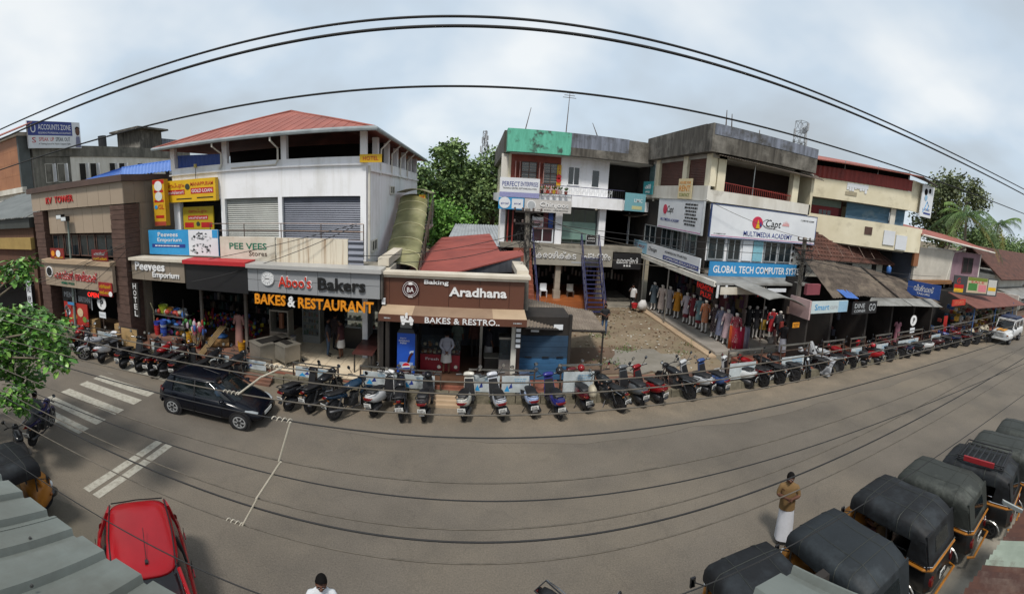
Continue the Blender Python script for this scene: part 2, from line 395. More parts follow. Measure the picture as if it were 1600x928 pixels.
bpy.types.Mesh.shade_auto = shade_auto
SM = 0.7
def link(name, me, parent=None, loc=(0, 0, 0), rz=0.0):
    o = bpy.data.objects.new(name, me); C.objects.link(o)
    o.location = loc; o.rotation_euler = (0, 0, rz)
    if parent is not None: o.parent = parent
    return o
def tag(o, label=None, cat=None, group=None, kind=None):
    if label: o['label'] = label
    if cat: o['category'] = cat
    if group: o['group'] = group
    if kind: o['kind'] = kind
    return o
def thing(name, label, cat, loc=(0, 0, 0), rz=0.0, group=None):
    o = bpy.data.objects.new(name, None); C.objects.link(o)
    o.location = loc; o.rotation_euler = (0, 0, rz); o.empty_display_size = 0.3
    return tag(o, label, cat, group)
def struct(o):
    o['kind'] = 'structure'; return o
def kids(o):
    return [c for c in bpy.data.objects if c.parent == o]
KIDS = {}
def dup(root, loc, rz, label=None, group=None, swap=None, scale=None):
    """A copy of a thing with copies of its parts and sub-parts; swap = {material: material} recolours the copy."""
    def cp(o, parent):
        c = o.copy(); C.objects.link(c)
        if parent is not None: c.parent = parent
        if swap and o.type == 'MESH':
            for sl in c.material_slots:
                if sl.material in swap:
                    mm = sl.material; sl.link = 'OBJECT'; sl.material = swap[mm]
        for ch in KIDS.get(o.name) or KIDS.setdefault(o.name, kids(o)): cp(ch, c)
        return c
    r = cp(root, None)
    r.location = loc; r.rotation_euler = (0, 0, rz)
    if scale: r.scale = (scale,) * 3
    if label: r['label'] = label
    if group: r['group'] = group
    return r

# ------------------------------------------------------------------ lettering
FONTS = {}
def text_mesh(s, ext=0.0, bold=0.0, shear=0.0, spacing=1.0):
    k = (s, ext, bold, shear, spacing)
    if k in FONTS: return FONTS[k]
    cu = bpy.data.curves.new('lettering', 'FONT'); cu.body = s; cu.extrude = ext; cu.offset = bold; cu.shear = shear
    cu.space_character = spacing; cu.resolution_u = 2; cu.align_x = 'CENTER'; cu.align_y = 'CENTER'
    o = bpy.data.objects.new('lettering', cu); C.objects.link(o)
    dg = bpy.context.evaluated_depsgraph_get()
    me = bpy.data.meshes.new_from_object(o.evaluated_get(dg))
    bpy.data.objects.remove(o); bpy.data.curves.remove(cu)
    xs = [v.co.x for v in me.vertices] or [0, 1]; ys = [v.co.y for v in me.vertices] or [0, 1]
    bx = (min(xs), max(xs), min(ys), max(ys))
    FONTS[k] = (me, bx)
    return FONTS[k]
def letters(parent, s, cx, cz, w, h, mat, y=-0.006, depth=0.004, bold=0.012, shear=0.0, spacing=1.0, name='lettering', tilt=0.0):
    """Text fitted to w x h, standing on the parent's front face (local -y)."""
    me, (x0, x1, y0, y1) = text_mesh(s, 0.5, bold * .55, shear, spacing)
    me = me.copy()
    sx = w / max(1e-6, x1 - x0); sy = h / max(1e-6, y1 - y0)
    ct, st = cos(tilt), sin(tilt)
    for v in me.vertices:
        a = (v.co.x - (x0 + x1) / 2) * sx; c = (v.co.y - (y0 + y1) / 2) * sy; d = v.co.z
        v.co = (cx + a * ct - c * st, y - (d + 0.5) * depth, cz + a * st + c * ct)
    me.materials.clear(); me.materials.append(mat)
    return link(name, me, parent)
def disc(parent, cx, cz, r, mat, y=-0.01, t=0.01, name='emblem', n=24, rz=1.0):
    b = B(); b.prism([(cx + r * cos(2 * pi * i / n), y, cz + r * rz * sin(2 * pi * i / n)) for i in range(n)], (0, -t, 0), mat)
    return b.build(name, parent)
def patch(parent, x0, z0, x1, z1, mat, y=-0.004, t=0.004, name='printed_panel'):
    return B().box(x0, y - t, z0, x1, y, z1, mat).build(name, parent)
def sign(name, label, x0, x1, z0, z1, Y, mat, depth=0.08, rz=0.0, texts=(), frame=None, cat='sign', group=None, X=None):
    """A board on a wall. rz 0 faces the street; -90 degrees faces -x. Returns (root, width, height); texts use fractions of the board."""
    wd, ht = abs(x1 - x0), z1 - z0
    loc = ((x0 + x1) / 2, Y, z0) if X is None else (X, (x0 + x1) / 2, z0)
    r = thing(name, label, cat, loc, rz, group)
    B().box(-wd / 2, 0, 0, wd / 2, depth, ht, mat).build('board', r)
    if frame:
        f = B(); q = 0.035
        for a in ((-wd / 2 - q, -q, wd / 2 + q, 0.0), (-wd / 2 - q, ht, wd / 2 + q, ht + q)): f.box(a[0], -0.02, a[1], a[2], depth, a[3], frame)
        f.box(-wd / 2 - q, -0.02, 0.001, -wd / 2, depth, ht - 0.001, frame); f.box(wd / 2, -0.02, 0.001, wd / 2 + q, depth, ht - 0.001, frame)
        f.build('frame', r)
    for t in texts:
        s, fx, fz, fw, fh, m = t[:6]; kw = t[6] if len(t) > 6 else {}
        if s is None: patch(r, (fx - fw / 2) * wd, (fz - fh / 2) * ht, (fx + fw / 2) * wd, (fz + fh / 2) * ht, m, **kw)
        elif s == 'O': disc(r, fx * wd, fz * ht, fw * wd, m, **kw)
        else: letters(r, s, fx * wd, fz * ht, fw * wd, fh * ht, m, **kw)
    return r, wd, ht
def scribble(seed, rows, w, h, mat, parent, cx, cz, y=-0.008, name='small_print'):
    """Lines of print too small to read: short proud dashes in rows."""
    rr = random.Random(seed); b = B()
    for i in range(rows):
        z = cz + h / 2 - (i + 0.5) * h / rows; x = cx - w / 2 * rr.uniform(0.75, 1); xe = cx + w / 2 * rr.uniform(0.7, 1)
        while x < xe:
            l = min(xe - x, rr.uniform(0.3, 1.1) * h / rows * 1.6)
            b.box(x, y - 0.003, z - h / rows * 0.28, x + l, y, z + h / rows * 0.28, mat); x += l + h / rows * 0.25
    return b.build(name, parent)
red_t = M('letter_red', 'b3201f', 'a31b1a', 3, 0.4); white_t = M('letter_white', 'dedede', 'd0d0d0', 3, 0.45)
black_t = M('letter_black', '141414', '0e0e0e', 3, 0.5); orange_t = M('letter_orange', 'd98a1c', 'c97c14', 3, 0.45)
green_t = M('letter_green', '1e6f55', '19614a', 3, 0.5); blue_t = M('letter_blue', '273a86', '213174', 3, 0.5)
yellow_t = M('print_yellow', 'd3a916', 'c59b10', 2, 0.5); cyan_t = M('print_cyan', '2f8fc4', '2782b6', 1.5, 0.5)
grey_t = M('letter_grey', 'a9adb0', '9a9ea1', 3, 0.5); brown_t = M('letter_brown', '4a3428', '3e2b21', 3, 0.5)
# ------------------------------------------------------------------ ground, road, pavement
def strip(name, x0, x1, y0, y1, z, m, wob0=0.0, wob1=0.0, n=120, seed=1, th=0.06, nz=0.0):
    rr = random.Random(seed); ph = [rr.uniform(0, 6) for _ in range(6)]
    def wv(x, k): return sin(x * 0.9 + ph[k]) * 0.5 + sin(x * 2.3 + ph[k + 1]) * 0.3 + sin(x * 5.1 + ph[k + 2]) * 0.2
    def fn(u, v):
        x = x0 + (x1 - x0) * u
        a = y0 + wob0 * wv(x, 0); b2 = y1 + wob1 * wv(x, 3)
        return (x, a + (b2 - a) * v, z + (nz * rr.uniform(-1, 1)))
    return struct(B().grid(fn, n, 4, m, th).build(name))
struct(B().box(-1500, -1500, -0.4, 1500, 1500, -0.12, earth_m).build('ground'))
road = struct(B().box(-120, 1.0, -0.1, 260, 13.4, 0.0, asphalt).build('road'))
strip('shoulder', -120, 260, 12.25, 14.9, 0.012, shoulder_m, 0.22, 0.0, 400, 3)
strip('shoulder', -120, 3.2, -4.0, 5.9, 0.010, nearsh_m, 0.0, 0.3, 200, 4)
strip('shoulder', 3.2, 260, -4.0, 4.6, 0.008, concrete, 0.0, 0.2, 200, 5)
stripes = [((175, 580), (257, 604)), ((155, 590), (237, 617)), ((127, 597), (206, 631)), ((98, 608), (180, 642)), ((68, 618), (148, 656)), ((47, 630), (120, 668))]
for (a, b) in stripes:                                   # zebra crossing: worn painted bars
    p = P(*a, Z=0); q = P(*b, Z=0)
    B().box(-13.9, p.y - 0.22, 0.0, -10.85, p.y + 0.22, 0.005, line_m).build('crosswalk_stripe', road)
B().box(-13.6, 13.0, 0.012, -11.0, 13.4, 0.018, line_m).build('crosswalk_stripe', road)
for x in (-8.5, -8.13):
    B().box(x - 0.12, 6.5, 0.0, x + 0.12, 9.45, 0.005, line_m).build('lane_line', road)
pav = struct(B().box(-60, 14.95, 0.0, 3.3, 16.6, 0.36, paver).box(3.3, 14.95, 0, 12.0, 16.4, 0.30, paver2).box(12.0, 14.95, 0.0, 120, 17.6, 0.36, paver).build('pavement'))
kb = B(); rr = random.Random(5); x = -40.0                # rough kerb wall of stones along the pavement
while x < 60:
    l = rr.uniform(0.5, 0.9)
    kb.box(x, 14.72 + rr.uniform(-0.02, 0.03), 0.0, x + l - 0.03, 14.95, 0.33 + rr.uniform(-0.03, 0.05), stone_m); x += l
tag(kb.build('kerb'), kind='structure')
for i, (sx, n, m) in enumerate(((-8.0, 3, paver2), (-0.95, 3, tan_m))):
    st = thing('entrance_steps', ['brick coloured steps from the road shoulder up to the bakery pavement', 'cream steps from the road shoulder up to the brown bakery shop'][i], 'steps', (sx, 14.3, 0.0))
    for k in range(n): B().box(-0.75, 0.14 * k, 0.10 * k, 0.75, 0.40 if k == n - 1 else 0.14 * k + 0.14, 0.10 * k + 0.10, m).build('step', st)
court = B(); rr = random.Random(9)
court.grid(lambda u, v: (2.0 + 9.2 * u, 16.35 + 11.8 * v, 0.27 + 0.05 * sin(u * 9) * sin(v * 13) + 0.03 * rr.random()), 40, 50, court_m, 0.2)
struct(court.build('courtyard', smooth=True))
pc = B(); c0 = P(1010, 565, Z=0.3)
pc.prism([(c0.x + r * cos(a), c0.y + 0.9 * r * sin(a), 0.30) for a, r in [(2 * pi * i / 18, 1.7 + 0.35 * sin(i * 2.3)) for i in range(18)]], (0, 0, 0.055), patch_m)
struct(pc.build('concrete_patch'))
lt = B(); rr = random.Random(21)                          # scraps of paper, stones and leaves on the courtyard
for i in range(700):
    px, py = 2.3 + 8.6 * rr.random(), 16.6 + 11.2 * rr.random() ** 0.8
    if (px - c0.x) ** 2 + (py - c0.y) ** 2 < 2.6: continue
    s = rr.uniform(0.02, 0.075); a = rr.uniform(0, pi); z = 0.30 + 0.04 * rr.random()
    m = rr.choice([flat('a8a294'), flat('8f8672'), flat('6b4a33'), flat('c9c5ba'), flat('5a4a38'), flat('7d6a4d')])
    pts = [(px + s * cos(a + k * pi / 2) * rr.uniform(0.6, 1.5), py + s * sin(a + k * pi / 2) * rr.uniform(0.6, 1.5), z) for k in range(4)]
    lt.prism(pts, (0, 0, 0.015), m)
tag(lt.build('litter'), 'scraps and stones scattered over the courtyard dirt', 'litter', kind='stuff')
gr = B()
for cxp, cyp, n in ((975, 548, 90), (950, 568, 80), (935, 525, 50), (1080, 540, 40), (1062, 552, 30), (600, 612, 40), (750, 622, 40)):
    c = P(cxp, cyp, Z=0.3 if cyp < 590 else 0.05)
    for i in range(n):
        x, y = c.x + rr.gauss(0, 0.32), c.y + rr.gauss(0, 0.28); h = rr.uniform(0.05, 0.16); a = rr.uniform(0, 2 * pi); l = rr.uniform(0.03, 0.09)
        gr.add([(x, y, c.z), (x + l * cos(a) - 0.02 * sin(a), y + l * sin(a) + 0.02 * cos(a), c.z + h), (x + 1.5 * l * cos(a), y + 1.5 * l * sin(a), c.z + h * 0.8), (x + l * cos(a) + 0.02 * sin(a), y + l * sin(a) - 0.02 * cos(a), c.z + h * 0.7)], [(0, 1, 2, 3)],
               rr.choice([flat('4f6a33'), flat('62793d'), flat('3e5528')]))
tag(gr.build('weeds'), 'low green weeds growing in the courtyard dirt and along the kerb', 'weeds', kind='stuff')

# ------------------------------------------------------------------ building helpers
def shutter(parent, x0, x1, z0, z1, y, m, name='shutter', side=None):
    b = B()
    if side is None: b.corr((x0, y, z0), (x0, y, z1), (x1, y, z1), (x1, y, z0), 0.085, 0.014, m, 0.02)
    else: b.corr((side, x0, z1), (side, x0, z0), (side, x1, z0), (side, x1, z1), 0.085, 0.014, m, 0.02)
    return b.build(name, parent)
def window(parent, x0, x1, z0, z1, y, fm, gm=glass, nv=2, nh=1, dep=0.06, bars=None, name='window'):
    """Frame proud of the wall face y, panes set back; a sub-part pane each."""
    f = B(); t = 0.05
    f.box(x0, y - dep, z0, x0 + t, y, z1, fm).box(x1 - t, y - dep, z0, x1, y, z1, fm).box(x0 + t, y - dep, z0, x1 - t, y, z0 + t, fm).box(x0 + t, y - dep, z1 - t, x1 - t, y, z1, fm)
    for i in range(1, nv):
        c = x0 + (x1 - x0) * i / nv; f.box(c - t / 2, y - dep * 0.9, z0 + t, c + t / 2, y, z1 - t, fm)
    for i in range(1, nh):
        c = z0 + (z1 - z0) * i / nh; f.box(x0 + t, y - dep * 0.8, c - t / 2, x1 - t, y, c + t / 2, fm)
    o = f.build(name, parent)
    B().box(x0 + t, y - dep * 0.4, z0 + t, x1 - t, y - dep * 0.25, z1 - t, gm).build('pane', o)
    if bars:
        g = B(); n = max(3, int((z1 - z0) / 0.16))
        for i in range(1, n): g.box(x0 + t, y - dep * 0.75, z0 + (z1 - z0) * i / n - 0.012, x1 - t, y - dep * 0.6, z0 + (z1 - z0) * i / n + 0.012, bars)
        g.build('grille', o)
    return o
def turn(o, loc, rz):
    o.location = loc; o.rotation_euler = (0, 0, rz); return o

# ------------------------------------------------------------------ white two-storey building with the red hipped roof
wb = thing('white_building', 'white building with red hipped roof, open top floor and two grey shutters', 'building', (-8.8, 17, 0))
def L(x): return x + 8.8          # local x of this building
W = B()
W.box(L(-13.35), 0, 7.05, L(-4.2), 0.25, 8.28, white_w)                       # white band over the shutters
W.box(L(-13.35), 0.02, 8.28, L(-4.22), 0.22, 8.55, white_w)
W.box(L(-13.45), -0.08, 8.22, L(-4.12), -0.001, 8.29, white_w)                  # ledge
W.box(L(-4.42), 0.25, 0.4, L(-4.2), 15, 8.5, white_w)                          # right flank
W.box(L(-13.35), 0.25, 4.4, L(-13.15), 15, 8.5, white_w)
W.box(L(-13.2), 14.8, 4.4, L(-4.4), 15, 9.5, white_w)
W.box(L(-13.15), 0.3, 8.3, L(-4.42), 14.8, 8.4, dark2)                          # top floor slab
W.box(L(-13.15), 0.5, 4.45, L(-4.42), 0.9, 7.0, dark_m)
W.box(L(-7.92), 0.0, 4.45, L(-7.74), 0.3, 7.05, white_w).box(L(-4.43), 0.0, 4.45, L(-4.2), 0.25, 7.05, white_w).box(L(-10.7), 0.0, 4.45, L(-10.5), 0.3, 7.05, white_w)
W.box(L(-13.35), 0.0, 4.45, L(-13.0), 0.3, 7.05, white_w)
W.box(L(-4.2), 0.4, 8.0, L(-4.1), 15, 8.1, white_w)
W.build('wall', wb)
B().box(L(-13.1), 5, 8.4, L(-4.5), 5.1, 9.55, dark_m).build('back_partition', wb)
for x in (-13.27, -10.42, -7.62, -4.32): B().cbox(L(x), 0.13, 8.5, 0.24, 0.24, 0.98, white_w).build('column', wb)
for y in (2.2, 4.6, 7.0, 9.6, 12.2, 14.6): B().cbox(L(-4.32), y, 8.5, 0.24, 0.3, 0.98, white_w).build('column', wb)
B().corr((L(-13.1), 0.2, 8.5), (L(-10.6), 0.2, 8.5), (L(-10.6), 0.2, 9.0), (L(-13.1), 0.2, 9.15), 0.22, 0.02, blue_sheet, 0.02).build('blue_panel', wb)
shutter(wb, L(-10.5), L(-7.92), 4.6, 7.03, 0.18, shut_g); shutter(wb, L(-7.74), L(-4.43), 4.6, 7.03, 0.18, shut_b)
ex0, ex1, ey0, ey1, ez = L(-13.8), L(-3.7), -0.75, 16.0, 9.5
pk, pk2 = (L(-9.15), 4.5, 11.22), (L(-8.0), 9.5, 11.3)
R = B()
for q in ([(ex0, ey0, ez), (ex1, ey0, ez), pk], [(ex1, ey0, ez), (ex1, ey1, ez), pk2, pk], [(ex1, ey1, ez), (ex0, ey1, ez), pk2], [(ex0, ey1, ez), (ex0, ey0, ez), pk, pk2]):
    R.hexa([Vector(p) - Vector((0, 0, 0.06)) for p in q], q, red_roof)
R.build('roof', wb)
rg = B(); rg.tube([(ex0, ey0, ez + 0.02), (pk[0], pk[1], pk[2] + 0.03), (pk2[0], pk2[1], pk2[2] + 0.03)], 0.05, red_roof).tube([(ex1, ey0, ez + 0.02), pk], 0.05, red_roof)
for i in range(1, 24):                                   # sheet laps of the front slope
    u = i / 24; a = Vector((ex0 + (ex1 - ex0) * u, ey0, ez + 0.006)); k = (u / 0.485) if u < 0.485 else ((1 - u) / 0.515)
    b2 = a.lerp(Vector((a.x, pk[1], pk[2])), k); rg.tube([a, b2], 0.012, red_roof, 4)
rg.build('roof_ribs', wb)
g = B(); g.tube([(ex0, ey0 - 0.05, ez - 0.04), (ex1 + 0.05, ey0 - 0.05, ez - 0.04), (ex1 + 0.05, ey1, ez - 0.04)], 0.085, gutter_m, 8); g.build('gutter', wb)
for x in (-10.55, -7.85):
    B().tube([(L(x), ey0, ez - 0.1), (L(x), ey0, ez - 0.25), (L(x), -0.05, ez - 0.5), (L(x), -0.06, 8.55), (L(x) - 0.1, -0.06, 8.35), (L(x) - (2.2 if x > -9 else 0.1), -0.06, 8.33)], 0.04, white_d, 6).build('downpipe', wb)
for y in (2.3, 4.8, 7.3, 9.8): B().tube([(ex1, y, ez - 0.1), (L(-4.1), y, ez - 0.5), (L(-4.12), y, 7.9)], 0.04, white_d, 6).build('downpipe', wb)
B().cyl((L(-4.1), 0.1, 4.6), (L(-4.1), 0.1, 8.2), 0.05, white_d, 8).build('downpipe', wb)
vw = window(wb, -0.55, 0.55, 0, 0.4, 0, white_d, glass, 2); turn(vw, (L(-4.19), 5.3, 7.1), pi / 2)
vw = window(wb, -0.5, 0.5, 0, 0.5, 0, white_d, glass, 2); turn(vw, (L(-4.19), 1.3, 4.75), pi / 2)
B().cbox(L(-11.9), -0.1, 8.5, 0.1, 0.1, 0.16, flat('b9a95f')).tube([(L(-11.9), -0.1, 8.5), (L(-11.92), -0.1, 8.0)], 0.012, wire_m).build('wall_lamp', wb)
RL = thing('balcony_railing', 'thin grey steel railing in front of the grey shutters', 'railing', (-7.2, 16.2, 5.4))
rl = B()
for z in (0.0, 0.33, 0.62): rl.tube([(-3.6, 0, z), (3.1, 0, z)], 0.018, railm, 5)
for i in range(5): rl.tube([(-3.6 + i * 1.675, 0, -0.7), (-3.6 + i * 1.675, 0, 0.62)], 0.02, railm, 5)
rl.build('rail', RL)

# ------------------------------------------------------------------ low row of shops in front of it
sr = thing('shop_row', 'row of open fronted ground floor shops under one long white capped fascia', 'building', (-8.8, 15.4, 0))
S = B()
S.box(-5.6, 0.3, 4.25, 5.6, 1.6, 4.5, concrete)                                  # roof slab
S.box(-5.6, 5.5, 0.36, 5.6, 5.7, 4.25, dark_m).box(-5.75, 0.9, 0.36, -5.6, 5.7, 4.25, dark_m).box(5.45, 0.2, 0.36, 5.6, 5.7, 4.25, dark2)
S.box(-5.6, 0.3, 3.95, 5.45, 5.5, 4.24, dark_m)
S.build('wall', sr)
for x in (-2.75, -0.45, 5.3): B().cbox(x, 0.9, 0.36, 0.12, 0.12, 3.6, M('dull_pillar', '6a625a', '544d46', 1.5, 0.8)).build('pillar', sr)
B().box(-5.75, -0.55, 4.5, -2.62, 0.3, 4.62, cornice).build('cap', sr); B().box(-2.61, -0.55, 4.46, 0.41, 0.3, 4.62, flat('b0252a')).build('cap', sr)['label'] = 'red painted stretch of the cap'
B().box(0.42, -0.55, 4.42, 5.66, 0.3, 4.56, M('acp_light', 'aaa9a6', '9d9c99', 0.5, 0.4)).build('cap', sr)
for i in range(4): B().box(-5.7 + i * 0.77, -0.4, 3.6, -5.7 + (i + 1) * 0.77 - 0.012, -0.1, 4.49, acp_taupe2).build('cladding_panel', sr)
B().box(-2.6, -0.36, 3.35, 0.40, -0.1, 4.45, black_m).build('black_fascia', sr)
for i in range(5):
    xs = [0.43, 0.87, 2.07, 3.3, 4.55, 5.6]
    for k in range(2): B().box(xs[i], -0.4, 3.5 + k * 0.46, xs[i + 1] - 0.014, -0.1, 3.5 + (k + 1) * 0.46 - 0.014, acp_grey).build('cladding_panel', sr)
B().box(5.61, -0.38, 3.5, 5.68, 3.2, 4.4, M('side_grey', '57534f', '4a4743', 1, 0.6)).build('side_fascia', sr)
fl = struct(B().box(-14.4, 15.2, 0.0, -8.6, 21.0, 0.42, paver2).box(-8.6, 15.05, 0.0, -3.3, 21.0, 0.42, grout_m).build('shop_floor'))
rr = random.Random(3)
for i in range(9):
    for j in range(9):
        x0, y0 = -8.58 + i * 0.59, 15.06 + j * 0.6
        B().box(x0, y0, 0.42, x0 + 0.575, y0 + 0.585, 0.428 + rr.uniform(0, 0.002), tile_m).build('floor_tile', fl)
pw = thing('terrace_parapet', 'low rust streaked white parapet above the bakery fascia', 'wall', (-5.75, 15.8, 4.5))
B().box(-1.75, 0, 0.02, 1.15, 0.15, 0.98, rusty_w).build('parapet_wall', pw); B().corr((1.17, 0.02, 0.05), (1.17, 0.02, 0.95), (1.75, 0.02, 0.95), (1.75, 0.02, 0.05), 0.2, 0.03, shut_b, 0.02).build('metal_sheet', pw)
B().box(-1.8, -0.12, -0.06, 1.8, 0.2, 0.015, rusty_w).build('ledge', pw)
lp = thing('parapet_coping', 'tan coping wall running back beside the arched stair cover', 'wall', (-3.25, 15.4, 4.4))
B().box(-0.2, 0.35, 0.16, 0.2, 3.6, 0.45, cornice).build('coping', lp)

# arched stair cover climbing the right flank
cov = thing('covered_stairway', 'arched yellowed plastic cover over the stair up the white building', 'stair', (-3.1, 17, 4.0))
pts = [(0.0, 0.8, 0.05), (-0.05, 2.6, 0.95), (-0.15, 5.0, 2.1), (-0.25, 6.5, 2.85)]
def arch(p, rx, rz_, k): a = pi * k / 8; return (p[0] - rx * cos(a) + 0.1, p[1], p[2] + rz_ * sin(a))
for i in range(3):
    for sgm in range(2):
        a = Vector(pts[i]).lerp(Vector(pts[i + 1]), sgm / 2); b2 = Vector(pts[i]).lerp(Vector(pts[i + 1]), (sgm + 1) / 2)
        B().grid(lambda u, v: Vector(arch(a, 0.74, 0.28, 8 * v)).lerp(Vector(arch(b2, 0.74, 0.28, 8 * v)), u), 1, 10, poly_y, 0.02).build('cover_panel', cov, smooth=True)
        B().tube([arch(a, 0.75, 0.30, k) for k in range(9)], 0.022, M('hoop_paint', 'b9b48f', 'a19c78', 3, 0.6), 5).build('hoop', cov)
rb = B()
for k in range(6): rb.tube([(0.9, 0.8 + k * 1.14, -0.85 + k * 0.56), (0.9, 0.8 + k * 1.14, 0.05 + k * 0.56)], 0.02, railm, 5)
for dz in (0.0, -0.3, -0.6): rb.tube([(0.9, 0.7, 0.0 + dz), (0.8, 6.5, 2.85 + dz)], 0.022, railm, 5)
rb.build('handrail', cov)
fl2 = B()
for k in range(16): fl2.box(-0.45, 0.7 + k * 0.36, -0.95 + k * 0.175, 0.68, 1.08 + k * 0.36, -0.88 + k * 0.175, concrete)
fl2.build('flight', cov)
ld = thing('stair_landing', 'small roofed landing with black railing at the top of the stair', 'landing', (-3.05, 23.6, 5.4))
B().box(-0.9, -0.2, -0.12, 0.6, 2.6, 0.0, M('landing_slab', 'b9a79c', 'a08f85', 1.5, 0.8)).build('slab', ld)
q = B()
for z in (0.25, 0.5, 0.75, 1.0): q.tube([(-0.3, -0.15, z), (0.55, -0.15, z), (0.55, 2.5, z)], 0.025, black_m, 5)
for x in (-0.3, 0.0, 0.28, 0.55): q.tube([(x, -0.15, 0), (x, -0.15, 1.0)], 0.025, black_m, 5)
q.build('railing', ld)
B().grid(lambda u, v: (-1.05 + 1.75 * u, -0.5 + 3.0 * v, 1.8 + 0.2 * sin(pi * u)), 10, 3, poly_y, 0.03).build('roof', ld)
for y in (-.1, 2.4): B().cyl((.55, y, 0), (.55, y, 1.85), .03, steel).build('post', ld)

# ------------------------------------------------------------------ brown panelled tower block on the left
kv = thing('panelled_building', 'taupe panelled building with brown stone pillars and red letters on top', 'building', (-18.15, 14.9, 0))
K = B()
K.box(-3.55, 0.25, 0.36, -3.4, 9, 8.2, dark2).box(-3.4, 3.0, 0.36, 3.55, 3.2, 8.2, dark_m).box(-3.4, 0.3, 4.2, 3.4, 3.0, 4.4, dark2).box(-3.4, 0.3, 0.2, 3.5, 3.0, 0.37, M('kv_floor', '7a6450', '665342', 2, 0.6))
K.box(3.5, 0.9, 0.36, 3.68, 8.8, 8.15, acp_taupe2).box(-3.4, 0.3, 7.0, 3.5, 8.8, 7.1, dark2).box(-3.4, 0.3, 8.1, 3.6, 8.8, 8.2, concrete)
K.build('wall', kv)
for i in range(9): B().box(-3.68 + i * 0.818, -0.15, 7.12, -3.68 + (i + 1) * 0.818 - 0.014, 0.25, 8.12, acp_taupe).build('cladding_panel', kv)
for i in range(4): B().box(3.56, -0.14 + i * 0.75, 7.12, 3.70, -0.14 + (i + 1) * 0.75 - 0.014, 8.12, acp_taupe2).build('cladding_panel', kv)
B().box(-3.85, -0.35, 8.13, 3.85, 9.0, 8.42, M('brown_eave', '55423a', '463630', 1, 0.6)).build('eave', kv)
for i in range(7): B().box(-2.55 + i * 0.745, 0.12, 5.78, -2.55 + (i + 1) * 0.745 - 0.014, 0.28, 7.09, acp_taupe).build('cladding_panel', kv)
for i in range(4):
    for k in range(2): B().box(3.69, 0.9 + i * 0.8, 4.6 + k * 1.25, 3.74, 0.9 + (i + 1) * 0.8 - 0.014, 4.6 + (k + 1) * 1.25 - 0.014, acp_taupe2).build('cladding_panel', kv)
for sx in (-1, 1):                                        # tapering stone pillars built in courses
    pl = B()
    for k in range(30):
        z = 0.36 + k * 0.224; o = 0.0 if z < 4.3 else (z - 4.3) * 0.05
        pl.box(sx * 3.12 - 0.42 - (o if sx < 0 else -o * 0.3), -0.12 - 0.02 * (k % 2), z, sx * 3.12 + 0.42 + (o if sx > 0 else -o * 0.3), 0.9, z + 0.215, slate_br)
    pl.build('stone_pillar', kv)
for x0, x1 in ((-2.6, -1.6), (-1.5, -0.3), (-0.2, 1.0), (1.1, 2.5)): window(kv, x0, x1, 4.55, 5.7, 0.35, slate_br, glass, 2)
B().box(-2.7, -0.55, 4.22, 2.85, 0.1, 4.42, tan_m).build('ledge', kv)
for i in range(6): B().box(-2.68 + i * 0.92, -0.4, 2.95, -2.68 + (i + 1) * 0.92 - 0.014, -0.2, 4.21, acp_taupe).build('cladding_panel', kv)
letters(kv, 'KV  TOWER', -1.05, 7.62, 2.35, 0.36, red_t, -0.155, 0.05, 0.02)
disc(kv, -2.2, 3.72, 0.3, white_t, -0.41, 0.04); disc(kv, -2.2, 3.72, 0.24, black_t, -0.452, 0.01)
letters(kv, 'ഹോട്ടൽ അഭിലാഷ്', 0.0, 3.62, 3.5, 0.52, white_t, -0.40, 0.03, 0.03); letters(kv, 'ഹോട്ടൽ അഭിലാഷ്', 0.0, 3.62, 3.5, 0.52, red_t, -0.431, 0.02, 0.012)
letters(kv, 'HOMELY FOOD', -0.65, 3.16, 1.1, 0.13, green_t, -0.41, 0.02)
sign('food_sign', 'small red and yellow sign low on the right of the hotel fascia', -16.3, -15.35, 2.75, 3.42, 14.42, flat('8e1c1c'), 0.05, texts=[('ബിരിയാണി', 0, .72, .8, .28, yellow_t), ('നെയ്ചോറ്', -.1, .28, .7, .26, yellow_t), ('O', .38, .2, .13, 0, white_t)])
sign('food_sign', 'red banner with a white plate picture under the left first floor window', -20.2, -19.0, 4.45, 5.02, 14.55, flat('7c2019'), 0.04, texts=[('O', .1, .5, .16, 0, white_t), ('O', -.3, .5, .13, 0, orange_t), ('ഊണ് റെഡി', .1, .14, .6, .2, yellow_t)])
sign('food_sign', 'red banner with yellow letters under the right first floor window', -16.75, -15.6, 4.44, 5.0, 14.55, flat('6e1519'), 0.04, texts=[('ഹോട്ടൽ', 0, .66, .7, .3, grey_t), ('വെജിറ്റേറിയൻ', 0, .22, .85, .26, yellow_t)])
sign('food_poster', 'red poster of plates of food standing in the hotel front', -20.0, -18.0, 0.75, 1.95, 15.0, flat('a32a20'), 0.05, texts=[('O', -.33, .55, .1, 0, white_t), ('O', -.05, .35, .1, 0, flat('b9843a')), ('O', .2, .6, .12, 0, flat('c7b08a')), ('O', .36, .3, .08, 0, flat('6b8a3a'))])
sign('neon_sign', 'small tilted neon sign glowing red under the hotel fascia', -17.6, -16.55, 2.45, 2.85, 14.7, black_m, 0.05, texts=[('OPEN', 0, .5, .8, .6, M('red_neon', 'ff2a20', emit=1.2))])
mn = B(); mn.box(-2.05, 0.2, 1.95, -0.8, 0.25, 2.8, black_m).box(-0.75, 0.2, 1.75, 0.45, 0.25, 2.75, black_m); mn.build('menu_panel', kv)
letters(kv, 'MENU', -1.42, 2.35, 0.9, 0.3, grey_t, 0.195); letters(kv, 'BIRIYANI', -0.15, 2.2, 0.95, 0.3, grey_t, 0.195)
f = B(); f.tube([(-0.8, 0.15, 1.7), (-0.8, 0.15, 2.8), (0.5, 0.15, 2.8), (0.5, 0.15, 1.7)], 0.03, grey_t); f.build('menu_frame', kv)
